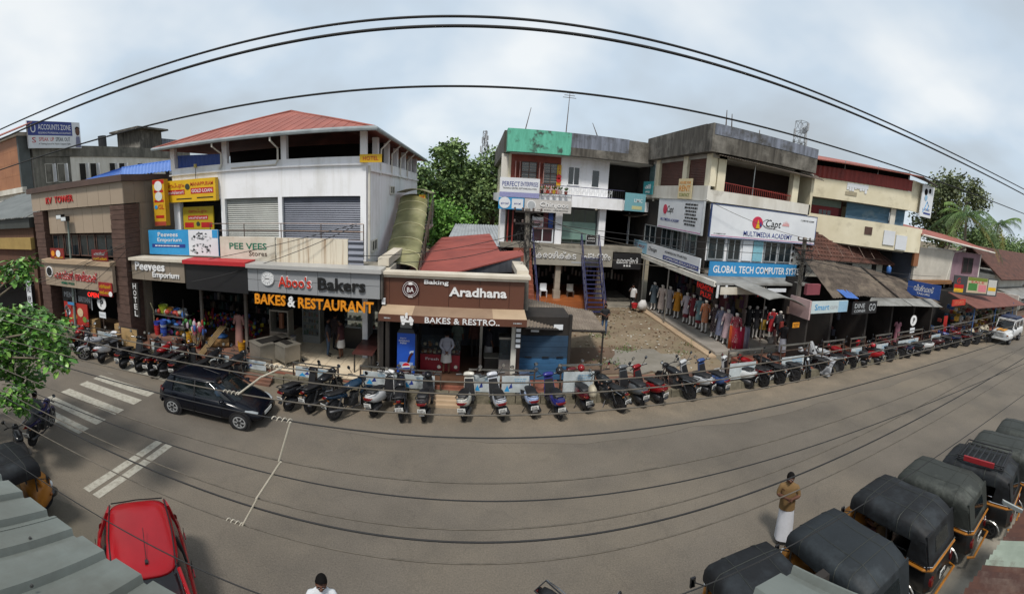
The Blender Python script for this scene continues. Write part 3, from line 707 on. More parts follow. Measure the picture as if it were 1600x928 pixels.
hs = thing('hotel_letters', 'white letters reading HOTEL down a dark post beside the kitchenware shop', 'sign', (-14.42, 15.0, 1.75))
B().box(-0.2, 0, 0, 0.2, 0.1, 1.65, dark2).build('post', hs)
for i, ch in enumerate('HOTEL'): letters(hs, ch, 0, 1.5 - i * 0.33, 0.2, 0.26, white_t)

# blue roofed block behind, timber shop at far left
br_ = thing('blue_roof_building', 'building with a blue sheet hip roof behind the taupe panelled block', 'building', (-19.5, 20, 0))
B().box(-5.0, 4.2, 0, 4.2, 12, 8.3, white_d).build('wall', br_)
q = B(); e_ = P(115, 287, Y=24) - br_.location; f_ = P(190, 284, Y=24) - br_.location; g_ = P(275, 281, Y=24) - br_.location; d = P(190, 256, Y=27) - br_.location; c = P(275, 257, Y=27) - br_.location; f_.z = g_.z = e_.z; d.z = c.z = (c.z + d.z) / 2
q.corr(e_, f_, d, e_.lerp(d, .98), 0.3, 0.03, blue_roof, 0.02); q.corr(f_, g_, c, d, 0.3, 0.03, blue_roof, 0.02)
q.tube([f_, d, c], 0.07, blue_roof); q.build('roof', br_)
ts = thing('timber_shop', 'brown timber fronted shop with a grey sloping roof at the far left', 'building', (-25.5, 14.6, 0))
B().box(-6, 0.3, 0, 3.3, 6, 6.2, wood_br).box(-6, 0.0, 4.9, 3.35, 0.29, 5.6, M('olive_board', '9d844c', '8a7340', 1, 0.7)).build('wall', ts)
B().box(-6, 0.0, 6.2, 3.4, 0.5, 6.8, M('dark_fascia', '3b3e3b', '303330', 1, 0.6)).build('fascia', ts)
B().corr((-7, -0.2, 6.85), (3.5, -0.2, 6.85), (3.0, 6, 8.6), (-7, 6, 8.6), 0.3, 0.03, M('slate_sheet', '6d7170', '5d6160', 1, 0.6)).build('roof', ts)
B().box(-6, 0.1, 0.4, 2.8, 0.29, 2.9, dark_m).build('shop_opening', ts)
B().slab((-6, -1.4, 3.0), (2.2, -1.4, 3.0), (2.2, 0.2, 3.5), (-6, 0.2, 3.5), 0.04, flat('8f3a33')).build('awning', ts)
sign('poster_stand', 'black and white poster hanging in the timber shop doorway', -23.0, -22.5, 1.3, 3.0, 14.5, board_w, 0.03, texts=[('SALE', 0, .7, .8, .2, black_t), ('NEW', 0, .35, .7, .2, black_t)])
sign('paper_notice', 'tilted white sheet of paper hung on wires before the timber shop', -24.6, -23.9, 3.0, 3.5, 13.9, board_w, 0.01)

# far left blocks
ob = thing('office_block', 'brown tile clad office block with red roof at the left edge', 'building', (P(47, 250, Y=29.6).x, 28.3, 0))
O = B(); O.box(-12, 0, 0, 0.0, 1.4, 9.3, white_d).box(-12, 0.05, 9.9, -.3, 1.4, 15.6, flat('7a5138')).box(-.3, -0.1, 9.4, 0.0, 1.4, 15.6, M('dark_grey_pier', '4c5150', '404544', 1, 0.6)).box(-12, -0.4, 9.3, 0.4, 0.2, 9.9, white_d).box(-12, -0.3, 15.6, 0.1, 1.4, 16.0, white_d)
O.build('wall', ob)
for i in range(5):
    for k in range(4): B().box(-.32 - (i + 1) * 1.6, -0.02, 9.95 + k * 1.4, -.34 - i * 1.6, 0.04, 11.33 + k * 1.4, M('brown_tile', '9a6a49', '8a5c3f', 0.6, 0.5)).build('cladding_panel', ob)
B().slab((-13, -1, 16.05), (2.6, -1, 16.1), (1.0, 1.4, 17.0), (-13, 1.4, 17.0), 0.1, red_roof).build('roof', ob)
for x in (-4.6, -2.6): window(ob, x, x + 1.2, 6.3, 8.8, 0, flat('5b6468'), glass, 2)
B().box(-6, -0.1, 3.4, -2.2, -0.01, 5.5, blue_t).build('blue_board', ob); B().cyl((-0.3, -0.1, 3), (-0.3, -0.1, 9.2), 0.08, white_t).build('downpipe', ob)
lb = thing('long_grey_block', 'long pale block with mouldy grey parapet and a row of open windows', 'building', (-43.3, 30, 0), radians(90))
Q = B(); Q.box(0, 0, 0, 30, 8, 13.2, white_d).box(0, -0.15, 13.2, 30, 8, 14.5, mould_g).box(0, -0.03, 7.5, 5.5, -0.002, 13.2, mould_g); Q.build('wall', lb)
for i, x in enumerate((1.6, 3.4, 6.8, 8.6, 12.0, 13.8, 17.5, 19.5, 23.5, 25.5)):
    wo = window(lb, x, x + 1.1, 10.2, 12.4, 0, white_d, dark_m, 1); B().box(x + 1.1, -0.65, 10.25, x + 1.14, -0.05, 12.35, board_w).build('open_leaf', wo)
B().box(19, 0.6, 14.5, 24, 5, 17.2, mould).box(24, 0.6, 14.5, 31, 5, 16.2, mould_b).box(17.8, -0.3, 17.2, 24.6, 5.4, 17.45, mould).build('rooftop_room', lb)
B().cyl((14, 3, 14.5), (14, 3, 16.4), 0.6, black_m).build('water_tank', lb)
r, wd, ht = sign('hoarding', 'blue and white rooftop hoarding reading ACCOUNTS ZONE above the grey block', -4.6, 4.6, 0, 3.1, 0, board_w, 0.2,
    texts=[(None, -.08, .73, .83, .52, blue_t), ('ACCOUNTS ZONE', .0, .78, .62, .2, white_t), ('REQUIRING PROFESSIONAL ACCOUNTANTS', .0, .56, .62, .08, white_t), ('SPEAK UP', -.17, .33, .28, .15, red_t), ('SPEAK OUT', .14, .33, .28, .15, black_t), ('A Training School for Psycho Linguistic Skills', -.02, .15, .6, .08, black_t), ('U', -.4, .72, .09, .3, white_t), ('S', -.4, .3, .07, .2, red_t)])
B().prism([(3.55, -0.01, 0.1), (4.5, -0.01, 0.1), (4.35, -0.01, 1.4), (3.75, -0.01, 1.4)], (0, -0.03, 0), flat('6d6f8a')).build('portrait', r); disc(r, 4.05, 2.0, 0.38, skin, -0.01, 0.03, 'portrait', rz=1.25); disc(r, 4.05, 2.35, 0.4, hair_m, -0.005, 0.02, 'portrait', rz=0.6)
r.location = (-42.6, 33.05, 14.1); r.rotation_euler = (0, 0, radians(90)); r.scale = (0.84, 1, 0.98)
# ------------------------------------------------------------------ brown bakery shop
ar = thing('brown_bakery_shop', 'small brown bakery shop with white cornice and a fabric style awning', 'shop', (-0.67, 15.3, 0))
A = B()
A.box(-2.45, 0.3, 0.36, -2.3, 5, 4.3, dark2).box(2.3, 0.3, 0.36, 2.45, 5, 4.3, M('brown_side', '4a3128', '3f2a22', 1, 0.6)).box(-2.3, 4.8, 0.36, 2.3, 5, 4.2, dark_m).box(-2.3, 0.3, 3.3, 2.3, 4.8, 3.4, dark_m)
A.box(-2.45, -0.1, 0.2, 2.45, 4.8, 0.52, M('shop_floor_brown', '5e4434', '4c372b', 2, 0.5)).box(-2.45, -0.25, 0.2, 2.45, -0.1, 0.44, paver)
A.build('wall', ar)
xs = [-2.47, -2.25, -1.2, -0.15, 0.92, 1.95, 2.47]
for i in range(6): B().box(xs[i], -0.02, 3.25, xs[i + 1] - 0.012, 0.3, 4.27, acp_brown).build('cladding_panel', ar)
co = B(); co.box(-2.55, -0.12, 4.27, 2.57, 0.32, 4.37, cornice).box(-2.62, -0.2, 4.372, 2.64, 0.32, 4.47, cornice).box(2.2, 0.33, 4.36, 2.62, 2.6, 4.6, cornice).box(-2.62, 0.33, 4.3, -2.3, 1.6, 4.5, cornice); co.build('cornice', ar)
aw = B(); aw.hexa([(-2.5, -0.75, 2.86), (2.52, -0.75, 2.86), (2.52, -0.7, 2.86), (-2.5, -0.7, 2.86)], [(-2.5, -0.75, 3.1), (2.52, -0.75, 3.1), (2.52, -0.7, 3.1), (-2.5, -0.7, 3.1)], acp_brown)
aw.build('awning_valance', ar)
for x0, x1, m in ((-2.5, -1.35, tan_m), (-1.35, 1.38, M('awning_brown_top', '8c7560', '7b6552', 1, 0.7)), (1.38, 2.52, tan_m)): B().slab((x0, -0.7, 3.1), (x1, -0.7, 3.1), (x1 * 0.99, 0.0, 3.27), (x0 * 0.99, 0.0, 3.27), 0.03, m).build('awning_top', ar)
letters(ar, 'BAKES & RESTRO..', 0.35, 2.985, 2.5, 0.2, white_t, -0.755, 0.03, 0.02)
letters(ar, 'Baking', -0.6, 4.12, 0.85, 0.2, white_t, -0.03, 0.03, 0.045); letters(ar, 'Aradhana', 0.85, 3.83, 2.0, 0.32, white_t, -0.03, 0.04, 0.05)
scribble(1, 1, 0.25, 0.07, grey_t, ar, -2.2, 2.98, -0.756); scribble(2, 1, 0.28, 0.07, grey_t, ar, 2.2, 2.98, -0.756)
disc(ar, -1.5, 3.86, 0.31, M('crest_maroon', '3c1216', '320f12', 2, 0.4), -0.03, 0.04); em = B()
for rr_ in (0.27, 0.21): em.tube([(-1.5 + rr_ * cos(k * pi / 14), -0.075, 3.86 + rr_ * sin(k * pi / 14)) for k in range(28)], 0.008, white_t, 4, True)
em.build('emblem_ring', ar); letters(ar, 'BA', -1.5, 3.84, 0.24, 0.17, white_t, -0.072, 0.01); patch(ar, -1.58, 3.57, -1.42, 3.61, white_t, -0.071); B().ball((-1.5, -0.075, 4.05), (0.09, 0.012, 0.05), white_t, 8, 4).build('chef_hat', ar)
sc_ = B(); sy = -0.765                                      # white scooter cut-out on the valance
for x in (-1.63, -1.35): sc_.prism([(x + 0.055 * cos(k * pi / 6), sy, 2.83 + 0.055 * sin(k * pi / 6)) for k in range(12)], (0, -0.02, 0), white_t)
sc_.prism([(-1.7, sy, 2.87), (-1.3, sy, 2.87), (-1.27, sy, 2.95), (-1.37, sy, 3.08), (-1.42, sy, 3.08), (-1.45, sy, 2.93), (-1.52, sy, 2.95), (-1.55, sy, 3.02), (-1.72, sy, 2.98)], (0, -0.02, 0), white_t)
sc_.box(-1.73, sy - 0.02, 2.99, -1.6, sy, 3.08, white_t).box(-1.57, sy - 0.02, 3.0, -1.48, sy, 3.12, white_t).prism([(-1.52 + 0.045 * cos(k * pi / 5), sy, 3.16 + 0.045 * sin(k * pi / 5)) for k in range(10)], (0, -0.02, 0), white_t)
sc_.build('scooter_cutout', ar)
B().box(-1.87, 0.1, 0.5, -1.45, 0.3, 2.9, M('grey_pier', '8e8c88', '7e7c78', 1, 0.6)).build('pier', ar); B().box(2.1, 0.0, 0.5, 2.28, 0.2, 2.9, white_d).build('pier', ar)
B().box(1.0, 1.2, 0.5, 1.1, 1.3, 3.3, steel).build('door_frame', ar); B().box(-1.4, 1.8, 0.5, -1.3, 1.9, 3.3, dark2).build('door_frame', ar)
br_sh = B()
for k in range(6): br_sh.box(-1.2, 3.6, 1.4 + k * 0.3, 0.3, 4.0, 1.42 + k * 0.3, dark2)
rr = random.Random(4)
for k in range(60): x = rr.uniform(-1.2, 0.25); br_sh.cbox(x, 3.8, 1.42 + rr.randrange(6) * 0.3, 0.09, 0.1, rr.uniform(0.1, 0.24), rr.choice([flat('7a5a3a'), flat('a39a88'), flat('6d3a32'), flat('4d4a44')]))
br_sh.build('stocked_shelves', ar)
cl = thing('light_switch_grid', 'ladder like rack of small white tags on the right shop pier', 'rack', (1.64, 15.1, 1.9))
g = B(); g.box(-0.1, 0, 0, 0.1, 0.02, 1.0, black_m)
for k in range(5): g.box(-0.08, -0.01, 0.05 + k * 0.19, 0.08, -0.001, 0.17 + k * 0.19, board_w)
g.build('tag_strip', cl)

# red tin shed and planked kiosk beside it
rs = thing('red_tin_shed', 'shed with a faded red tin roof behind the brown bakery shop', 'shed', (-0.3, 19.0, 0))
B().box(-2.4, 0.3, 0, 2.2, 6, 3.7, M('slate_wall', '4b4e54', '3d4046', 1, 0.7, stretch=(6, 1, 1))).build('wall', rs)
def rp(px, py, Y): return P(px, py, Y=Y) - rs.location
ra = [rp(661, 400, 20.4), rp(783, 396, 20.4), rp(765, 365, 25.5), rp(690, 371, 25.5)]
B().slab(*ra, 0.05, red_tin).build('roof_sheet', rs)
fs_ = [rp(631, 428, 17.6), rp(709, 426, 17.6), rp(820, 398, 19.0), rp(814, 391, 20.5), rp(661, 399, 20.5)]
B().hexa([p - Vector((0, 0, .05)) for p in fs_], fs_, red_tin).build('roof_sheet', rs)
B().prism([rp(712, 427, 17.8), rp(812, 425, 18.9), rp(814, 402, 18.9)], (0, 0.1, 0), M('slate_wall', '4b4e54')).build('gable_panel', rs)
lap = B()
for k in range(1, 5):
    a, b2 = Vector(ra[0]).lerp(Vector(ra[3]), k / 5), Vector(ra[1]).lerp(Vector(ra[2]), k / 5); lap.tube([a + Vector((0, 0, .02)), b2 + Vector((0, 0, .02))], 0.02, red_tin, 4)
lap.build('sheet_lap', rs)
bh = thing('back_shed', 'low shed with a pale sheet roof and maroon wall behind the red tin roof', 'shed', (0.9, 29, -0.75))
B().box(-2.5, 0, 0, 1.6, 5, 4.6, M('maroon_wall', '5a322c', '4b2823', 1, 0.8)).build('wall', bh); B().corr((-2.8, -0.4, 4.7), (1.8, -0.4, 4.7), (1.0, 5, 5.7), (-2.4, 5, 5.7), 0.25, 0.03, M('pale_tin', 'a5aaae', '8b9095', 1, 0.5)).build('roof', bh)
letters(bh, 'AIRCEL', 0.9, 4.35, 0.7, 0.25, white_t)
kk = thing('planked_kiosk', 'blue planked kiosk with a brown corrugated lean-to roof', 'kiosk', (2.75, 16.0, 0.3))
kb_ = B(); kb_.box(-0.95, 0.1, 0.0, 0.95, 1.6, 2.5, dark2).box(-1.05, 0, 0, -0.95, 0.2, 2.6, dark2).box(0.9, 0, 0, 1.0, 0.2, 2.6, dark2); kb_.build('frame', kk)
for k in range(8): B().box(-0.93, 0.02 + 0.008 * (k % 2), 0.08 + k * 0.215, 0.89, 0.095, 0.08 + k * 0.215 + 0.205, blue_k if k < 4 else M('dark_blue_plank', '243f57', '1b2f42', 1, 0.8)).build('plank', kk)
for x in (-0.6, 0.05, 0.6): B().box(x - 0.13, -0.02, 0.95, x + 0.13, 0.0, 1.0, black_m).build('hinge', kk)
patch(kk, -0.55, 1.95, -0.25, 2.15, board_w, -0.0); patch(kk, 0.3, 2.05, 0.65, 2.25, board_w, -0.0)
kr = [P(820, 510, Y=15.2) - kk.location, P(946, 516, Y=17.4) - kk.location, P(925, 486, Y=21.0) - kk.location, P(822, 466, Y=19.0) - kk.location]
B().corr(*kr, 0.16, 0.022, M('lean_to_sheet', '82766a', '695e53', 1.5, 0.95, bump=0.3, c3='8f8375', s3=0.8), 0.012).build('roof', kk)
fr_ = B(); fr_.tube([kr[0] - Vector((0, 0, .06)), kr[1] - Vector((0, 0, .06))], 0.05, dark2, 5).tube([kr[0] + (kr[3] - kr[0]) * .5 - Vector((0, 0, .08)), kr[1] + (kr[2] - kr[1]) * .5 - Vector((0, 0, .08))], 0.05, dark2, 5)
e3 = kr[1] * 0.97 + kr[0] * 0.03; fr_.cyl((e3.x, e3.y, e3.z - 0.05), (e3.x, e3.y, -0.1), 0.04, dark2, 6); fr_.build('roof_frame', kk)
iw = struct(B().box(0.0, 0, -0.2, 4.2, 3.2, 0.12, M('brown_ramp', '6d5a4a', '5c4c3f', 0.8, 0.9)).build('ramp', loc=(3.5, 16.6, 0.22)))

# ------------------------------------------------------------------ L shaped commercial building, rear range
cb = thing('corner_commercial_building', 'L shaped two storey commercial block with mouldy parapet round a dirt courtyard', 'building', (0, 28, 0))
D = B()
D.box(1.95, 0.8, 7.0, 2.1, 16, 9.85, cream_w).box(2.1, 0.82, 7.45, 5.28, 1.0, 9.8, salmon).box(5.28, 0.82, 7.45, 8.5, 1.0, 9.8, white_w).box(8.5, 2.6, 4.0, 11.2, 2.7, 9.8, dark_m)
D.box(1.5, 0.9, 4.2, 1.95, 1.1, 9.8, white_d)
D.box(1.6, 0.1, 6.75, 11.2, 16, 7.4, white_w).box(1.6, 0.0, 4.0, 11.0, 8, 4.3, concrete)
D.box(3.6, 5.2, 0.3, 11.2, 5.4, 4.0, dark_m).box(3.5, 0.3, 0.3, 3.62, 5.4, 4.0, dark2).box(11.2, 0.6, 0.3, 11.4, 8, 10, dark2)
D.box(3.6, -0.6, 0.2, 8.6, 5.2, 0.78, M('orange_floor', '9c5a31', '844a28', 1, 0.4))
D.box(2.0, 1.6, 4.3, 5.2, 1.7, 6.7, dark2).box(5.5, 1.8, 4.3, 8.0, 1.9, 6.7, dark2).box(8.4, 2.6, 4.3, 11.0, 2.7, 6.7, dark_m)
D.box(8.6, -0.2, 0.1, 11.2, 5.2, 0.33, concrete)
D.build('wall', cb)
for x0, x1, m in ((1.75, 5.66, green_p), (5.665, 9.4, mould_b)): B().box(x0, -0.15, 9.86, x1, 0.75, 11.22, m).build('parapet', cb)
B().box(9.405, -0.1, 9.86, 11.2, 0.75, 11.2, mould).build('parapet', cb)
B().hexa([(1.6, 0.76, 9.84), (2.1, 0.76, 9.84), (2.1, 16, 9.84), (1.6, 16, 9.84)], [(1.6, 0.76, 11.2), (2.1, 0.76, 11.2), (2.1, 16, 11.2), (1.6, 16, 11.2)], mould).build('parapet', cb)
B().box(5.665, -0.17, 9.855, 9.4, -0.151, 10.35, mould).build('parapet_band', cb)
B().box(2.0, 0.0, 9.78, 11.2, 16, 9.85, M('soffit', 'a9a69d', '8d8a81', 1, 0.8)).build('roof_slab', cb)
for x0, x1 in ((2.75, 3.75), (4.15, 5.1)): window(cb, x0, x1, 8.05, 9.38, 0.82, slate_br, glass, 2, 2, bars=M('grille_paint', 'b3aca2', '9b948a', 3, 0.6))
for x in (2.35, 3.85): B().box(x, 0.4, 8.05, x + 0.04, 0.8, 9.35, M('pink_leaf', 'a58078', '8f6c65', 1, 0.7)).box(x + 0.28, 0.5, 8.05, x + 0.32, 0.8, 9.35, M('pink_leaf', 'a58078')).build('open_leaf', cb)
window(cb, 5.75, 6.55, 8.1, 9.28, 0.82, white_w, glass, 2); window(cb, 7.32, 7.88, 8.05, 9.2, 0.82, white_w, glass, 1)
for k in range(4): window(cb, 0, 1, 7.9, 9.3, 0, white_d, dark_m, 1).location = (0, 0, 0)
for k, o in enumerate([c for c in kids(cb) if c.name.startswith('window')][-4:]): turn(o, (1.94, 1.6 + 2.2 * k + 1.0, 0), -pi / 2)
rl = B()
for z in (7.45, 7.98): rl.tube([(3.8, 0.0, z), (9.4, 0.0, z)], 0.022, blue_ind, 5)
for i in range(38):
    x = 3.85 + i * 0.147
    rl.box(x, -0.01, 7.45, x + 0.018, 0.01, 7.98, board_w if x < 8.6 else black_m)
    if x < 8.5: rl.tube([(x + 0.07 + 0.055 * cos(a * pi / 3), 0, 7.7 + (0.1 if i % 2 else -0.08) + 0.1 * sin(a * pi / 3)) for a in range(6)], 0.014, board_w, 4, True)
rl.build('balcony_railing', cb)
B().box(5.93, -0.12, 6.72, 9.3, 0.08, 7.43, white_w).build('balcony_band', cb)
for x0, x1 in ((5.08, 5.52), (7.95, 8.4), (1.55, 1.85)): B().box(x0, 0.4, 4.3, x1, 0.9, 6.72, white_w).build('pillar', cb)
for x in (2.0, 2.3): B().box(x, .35, 4.3, x + .08, .45, 6.72, red_sheet).build('mullion', cb)
gd = window(cb, 5.55, 7.92, 4.35, 6.6, 0.95, M('alu_frame', '5a5f60', '4b5051', 2, 0.4), glass_g, 3); B().box(5.62, 0.8, 4.6, 7.85, 0.88, 5.75, frost_g).build('frosted_band', gd)
fc = B(); fc.box(3.6, 0.5, 4.33, 5.0, 0.56, 4.42, board_w).box(3.6, 0.5, 5.2, 5.0, 0.56, 5.28, M('pink_trim', 'b48a85', 'a37a75', 1, 0.6)).box(3.6, 0.5, 4.42, 3.68, 0.56, 6.0, board_w).box(4.92, 0.5, 4.42, 5.0, 0.56, 5.2, board_w).box(4.26, 0.5, 4.42, 4.32, 0.56, 5.2, board_w).box(3.68, 0.58, 4.42, 4.92, 0.6, 5.2, M('maroon_panel', '3f2026', '331a1f', 1, 0.4)); fc.build('shop_counter_front', cb)
sign('shop_sign', 'small pink and white sign with red letters above the counter front upstairs', 3.65, 4.3, 5.3, 5.95, 28.45, board_w, 0.04, texts=[('CANDIES', 0, .25, .85, .25, red_t), (None, 0, .55, .9, .3, flat('c79aa0'))])
cv = B(); cv.box(4.32, 0.62, 4.6, 4.62, 0.68, 6.5, flat('5a1f28')).box(4.66, 0.6, 4.7, 4.95, 0.66, 6.5, flat('1f3f86')).box(4.97, 0.62, 5.0, 5.07, 0.66, 6.5, flat('2b2226')); cv.build('hanging_cloth', cb)
for x in (5.4, 8.22): 
    c = B(); c.box(x - 0.17, 0.1, 0.78, x + 0.17, 0.5, 3.1, M('carved_pillar', '9b9183', '867c6e', 1.5, 0.8)).box(x - 0.22, 0.05, 0.78, x + 0.22, 0.55, 1.3, M('carved_pillar', '9b9183')).box(x - 0.21, 0.06, 2.9, x + 0.21, 0.54, 3.05, M('carved_pillar', '9b9183')); c.build('pillar', cb)
q = B(); rr = random.Random(8)
for k in range(26):
    x = 3.9 + k * 0.26; q.cbox(x, 2.0, rr.uniform(1.6, 2.3), 0.12, 0.1, rr.uniform(0.3, 0.7), rr.choice([flat('6a5f55'), flat('3f3a38'), flat('7d7a76'), flat('4a3a36')]))
q.build('hanging_stock', cb)['kind'] = 'stuff'
for i, x in enumerate((4.6, 6.4)):
    ch = thing('plastic_chair', ['white plastic chair left of the blue stair under the balcony', 'dark tube framed chair just left of the blue stair foot'][i], 'chair', (x, 28.6, 0.78))
    m = board_w if i == 0 else steel
    B().box(-0.22, -0.22, 0.4, 0.22, 0.22, 0.44, m).build('seat', ch); B().box(-0.22, 0.18, 0.44, 0.22, 0.22, 0.85, m).build('backrest', ch)
    for sx in (-1, 1):
        for sy in (-1, 1): B().cyl((sx * 0.2, sy * 0.2, 0), (sx * 0.2, sy * 0.2, 0.42), 0.02, m, 6).build('leg', ch)
r, wd, ht = sign('shop_sign', 'pale relief lettered shop fascia under the first floor slab', 3.7, 8.9, 3.0, 4.1, 27.85, M('stone_sign', '9c978b', '878277', 0.8, 0.7), 0.12, texts=[('കോഴിക്കട', -.22, .6, .5, .42, white_t, dict(depth=.05)), ('പലഹാരം', .3, .58, .34, .38, white_t, dict(depth=.05)), (None, .1, .2, .25, .08, grey_t)])
sign('shop_sign', 'black fascia with a white Malayalam name in the inner corner', 8.95, 10.9, 2.9, 3.95, 27.8, M('black_sign', '201f20', '19181a', 1, 0.5), 0.1, texts=[('ലൈബ്രറി', 0, .55, .75, .4, white_t), ('■ ■ ■', 0, .22, .25, .1, white_t)])
sign('shop_sign', 'white hoarding reading PERFECT ENTERPRISES over a lilac strip', 1.4, 3.85, 7.12, 8.3, 27.8, board_w, 0.08, texts=[('PERFECT', -.22, .68, .44, .24, blue_t), ('ENTERPRISES', .24, .7, .44, .22, blue_t), (None, 0, .13, .998, .25, flat('8d8fb8')), ('TRAINING CENTRE, SOFTWARE SOLUTION', 0, .45, .85, .1, black_t)])
sign('shop_sign', 'blue bordered phone shop sign with a white shield under the PERFECT hoarding', 1.36, 2.94, 6.38, 7.09, 27.75, cyan_t, 0.08, texts=[('O', -.26, .55, .22, 0, board_w), ('aircel', -.26, .5, .3, .2, blue_t, dict(y=-.025)), (None, .24, .5, .44, .84, board_w), ('aircel', .24, .52, .26, .2, blue_t, dict(y=-.012))])
r, wd, ht = sign('shop_sign', 'grey white Chinjoos sign with raised pale letters', 2.97, 5.9, 6.3, 7.07, 27.72, M('pale_sign', 'bdbab6', 'aeaba7', 0.8, 0.6), 0.1, texts=[('Chinjoos', .13, .56, .62, .5, white_t, dict(depth=.04)), ('JUICE  |  MOMOS  |  CAKES BROWNIES', .1, .16, .66, .11, black_t), ('O', -.36, .52, .1, 0, white_t), ('O', -.36, .52, .08, 0, grey_t, dict(y=-.022))])
sign('shop_sign', 'yellow vertical strip with red letters spelling SALOON', 5.04, 5.3, 7.95, 9.3, 28.7, yellow_t, 0.05, texts=[(c, 0, .92 - k * .155, .6, .11, red_t) for k, c in enumerate('SALOON')])
sign('shop_sign', 'small black notice board by the white pillar near the blue stair head', 7.2, 7.85, 4.35, 4.95, 28.4, black_m, 0.04, texts=[('OPEN', 0, .7, .7, .16, white_t), ('BOUTIQUE', 0, .4, .8, .16, white_t)], frame=grey_t)
for i, (x, m, h) in enumerate(((4.0, flat('2b2320'), .2), (4.35, flat('a03a28'), .2), (4.75, flat('b99a2a'), .24), (5.15, flat('b5a7a2'), .24), (5.5, flat('7a3f38'), .2))):
    pt = thing('potted_plant', ['dark pot with a small plant at the left end of the balcony', 'red pot on the balcony railing', 'yellow pot on the balcony railing', 'pale pot with an upright plant on the balcony', 'brown pot at the right of the row of balcony pots'][i], 'plant', (x, 27.75, 7.45), 0, 'pots along the balcony')
    B().lathe((0, 0, 0), [(0.08, 0), (0.12, h)], m, 10).build('pot', pt); q = B(); rr = random.Random(i)
    for k in range(14): a = rr.uniform(0, 6.3); q.add([(0, 0, h), (0.1 * cos(a), 0.1 * sin(a), h + rr.uniform(.1, .3)), (0.16 * cos(a + .3), 0.16 * sin(a + .3), h + .16)], [(0, 1, 2)], flat('3f5a2c'))
    q.build('foliage', pt)

# blue steel stair and the red brick stair on the left
bs = thing('blue_steel_stair', 'dark blue steel open stair from the courtyard up to the first floor', 'stair', (7.4, 25.6, 0.3))
n = 15
for k in range(n):
    y = 0.0 + k * 0.175; z = (k + 1) * 3.75 / n
    B().box(-0.55, y, z - 0.03, 0.55, y + 0.27, z, blue_ind).build('tread', bs)
for sx in (-0.58, 0.58):
    q = B(); q.prism([(sx - 0.02, -0.05, 0), (sx - 0.02, 0.2, 0), (sx - 0.02, 2.75, 3.8), (sx - 0.02, 2.5, 3.8)], (0.04, 0, 0), blue_ind); q.build('stringer', bs)
    q = B(); q.tube([(sx, 0.0, 0.0), (sx, 0.0, 1.0), (sx, 2.6, 4.75), (sx, 2.7, 4.75), (sx, 2.7, 3.8)], 0.03, blue_ind, 6).tube([(sx, 0.0, 0.55), (sx, 2.6, 4.3)], 0.02, blue_ind, 5)
    for k in range(1, 5): q.tube([(sx, 0.52 * k, 0.75 * k), (sx, 0.52 * k, 0.75 * k + 1.0)], 0.02, blue_ind, 5)
    q.build('handrail', bs)
bt = thing('brick_stair', 'worn red brick stair with blue rail left of the courtyard building', 'stair', (3.0, 24.2, 0.4))
for k in range(16): B().box(-0.55, 0.27 * k, 0, 0.55, 0.27 * k + 0.27, 0.24 * (k + 1), M('brick_step', '8a4f3b', '6d3d2e', 2, 0.85)).build('step', bt)
q = B(); q.tube([(0.65, -0.1, 0.1), (0.65, -0.1, 1.1), (0.65, 4.3, 4.9), (0.65, 4.5, 4.9)], 0.03, blue_ind, 6).tube([(0.65, -0.1, 0.6), (0.65, 4.3, 4.4)], 0.02, blue_ind, 5)
for k in range(6): q.tube([(0.65, 0.85 * k, 0.2 + 0.75 * k), (0.65, 0.85 * k, 1.15 + 0.75 * k)], 0.02, blue_ind, 5)
q.build('handrail', bt)

# ------------------------------------------------------------------ front wing of the same building
V = B(); yo = -28
def vb(x0, y0, z0, x1, y1, z1, m): V.box(x0, y0 + yo, z0, x1, y1 + yo, z1, m)
vb(11.2, 20.0, 7.7, 18.0, 20.15, 8.3, white_d); vb(11.05, 20.0, 7.72, 11.2, 28.6, 8.48, white_d); vb(11.2, 20.2, 7.62, 18, 34, 7.75, concrete)
vb(13.0, 22, 8.3, 17.8, 22.1, 10.0, M('brown_screen', '2f211d', '261a17', 1, 0.8)); vb(17.9, 20.0, 3.9, 18.1, 34, 10.0, cream_w)
vb(11.5, 20.2, 4.0, 17.9, 34, 4.15, concrete); vb(11.25, 20.0, 4.15, 11.32, 34, 7.6, dark2)
vb(11.3, 20.05, 4.7, 17.9, 20.1, 7.6, white_w); vb(11.9, 28.6, 0.5, 17.9, 28.8, 4.0, dark_m); vb(17.0, 20.0, 0.3, 17.9, 28.6, 4.0, dark_m); vb(16.2, 22.6, 0.3, 17.0, 28.6, 4.0, dark_m)
vb(11.2, 20, 9.9, 18, 34, 10.1, M('soffit', 'a9a69d')); vb(11.25, 28.6, 4.0, 11.3, 34, 7.6, dark_m)
V.build('wall', cb)
for a in ((10.8, 19.6, 10.12, 17.75, 20.3, 11.48, mould), (10.8, 20.31, 10.12, 11.3, 28.2, 11.5, mould), (17.3, 20.31, 10.12, 17.78, 34, 11.48, mould)): B().box(a[0], a[1] + yo, a[2], a[3], a[4] + yo, a[5], a[6]).build('parapet', cb)
B().box(10.9, 19.58 + yo, 10.95, 17.74, 19.598 + yo, 11.47, mould_b).build('parapet_band', cb)
for y0, y1, m in ((27.3, 30.3, shut_tl), (23.4, 26.6, shut_br), (20.4, 22.7, shut_br)): shutter(cb, y0 + yo, y1 + yo, 8.48, 9.95, None, m, 'shutter', 11.3)
B().box(11.25, 30.4 + yo, 7.5, 11.3, 33.5 + yo, 9.95, blue_ind).build('blue_door', cb)
for y in (20.05, 22.75, 26.7): B().box(11.15, y + yo, 8.48, 11.5, y + 0.55 + yo, 10.1, cream_w).build('pillar', cb)
B().box(11.1, 27.2 + yo, 7.5, 11.2, 27.25 + yo, 9.9, white_d).build('downpipe', cb)
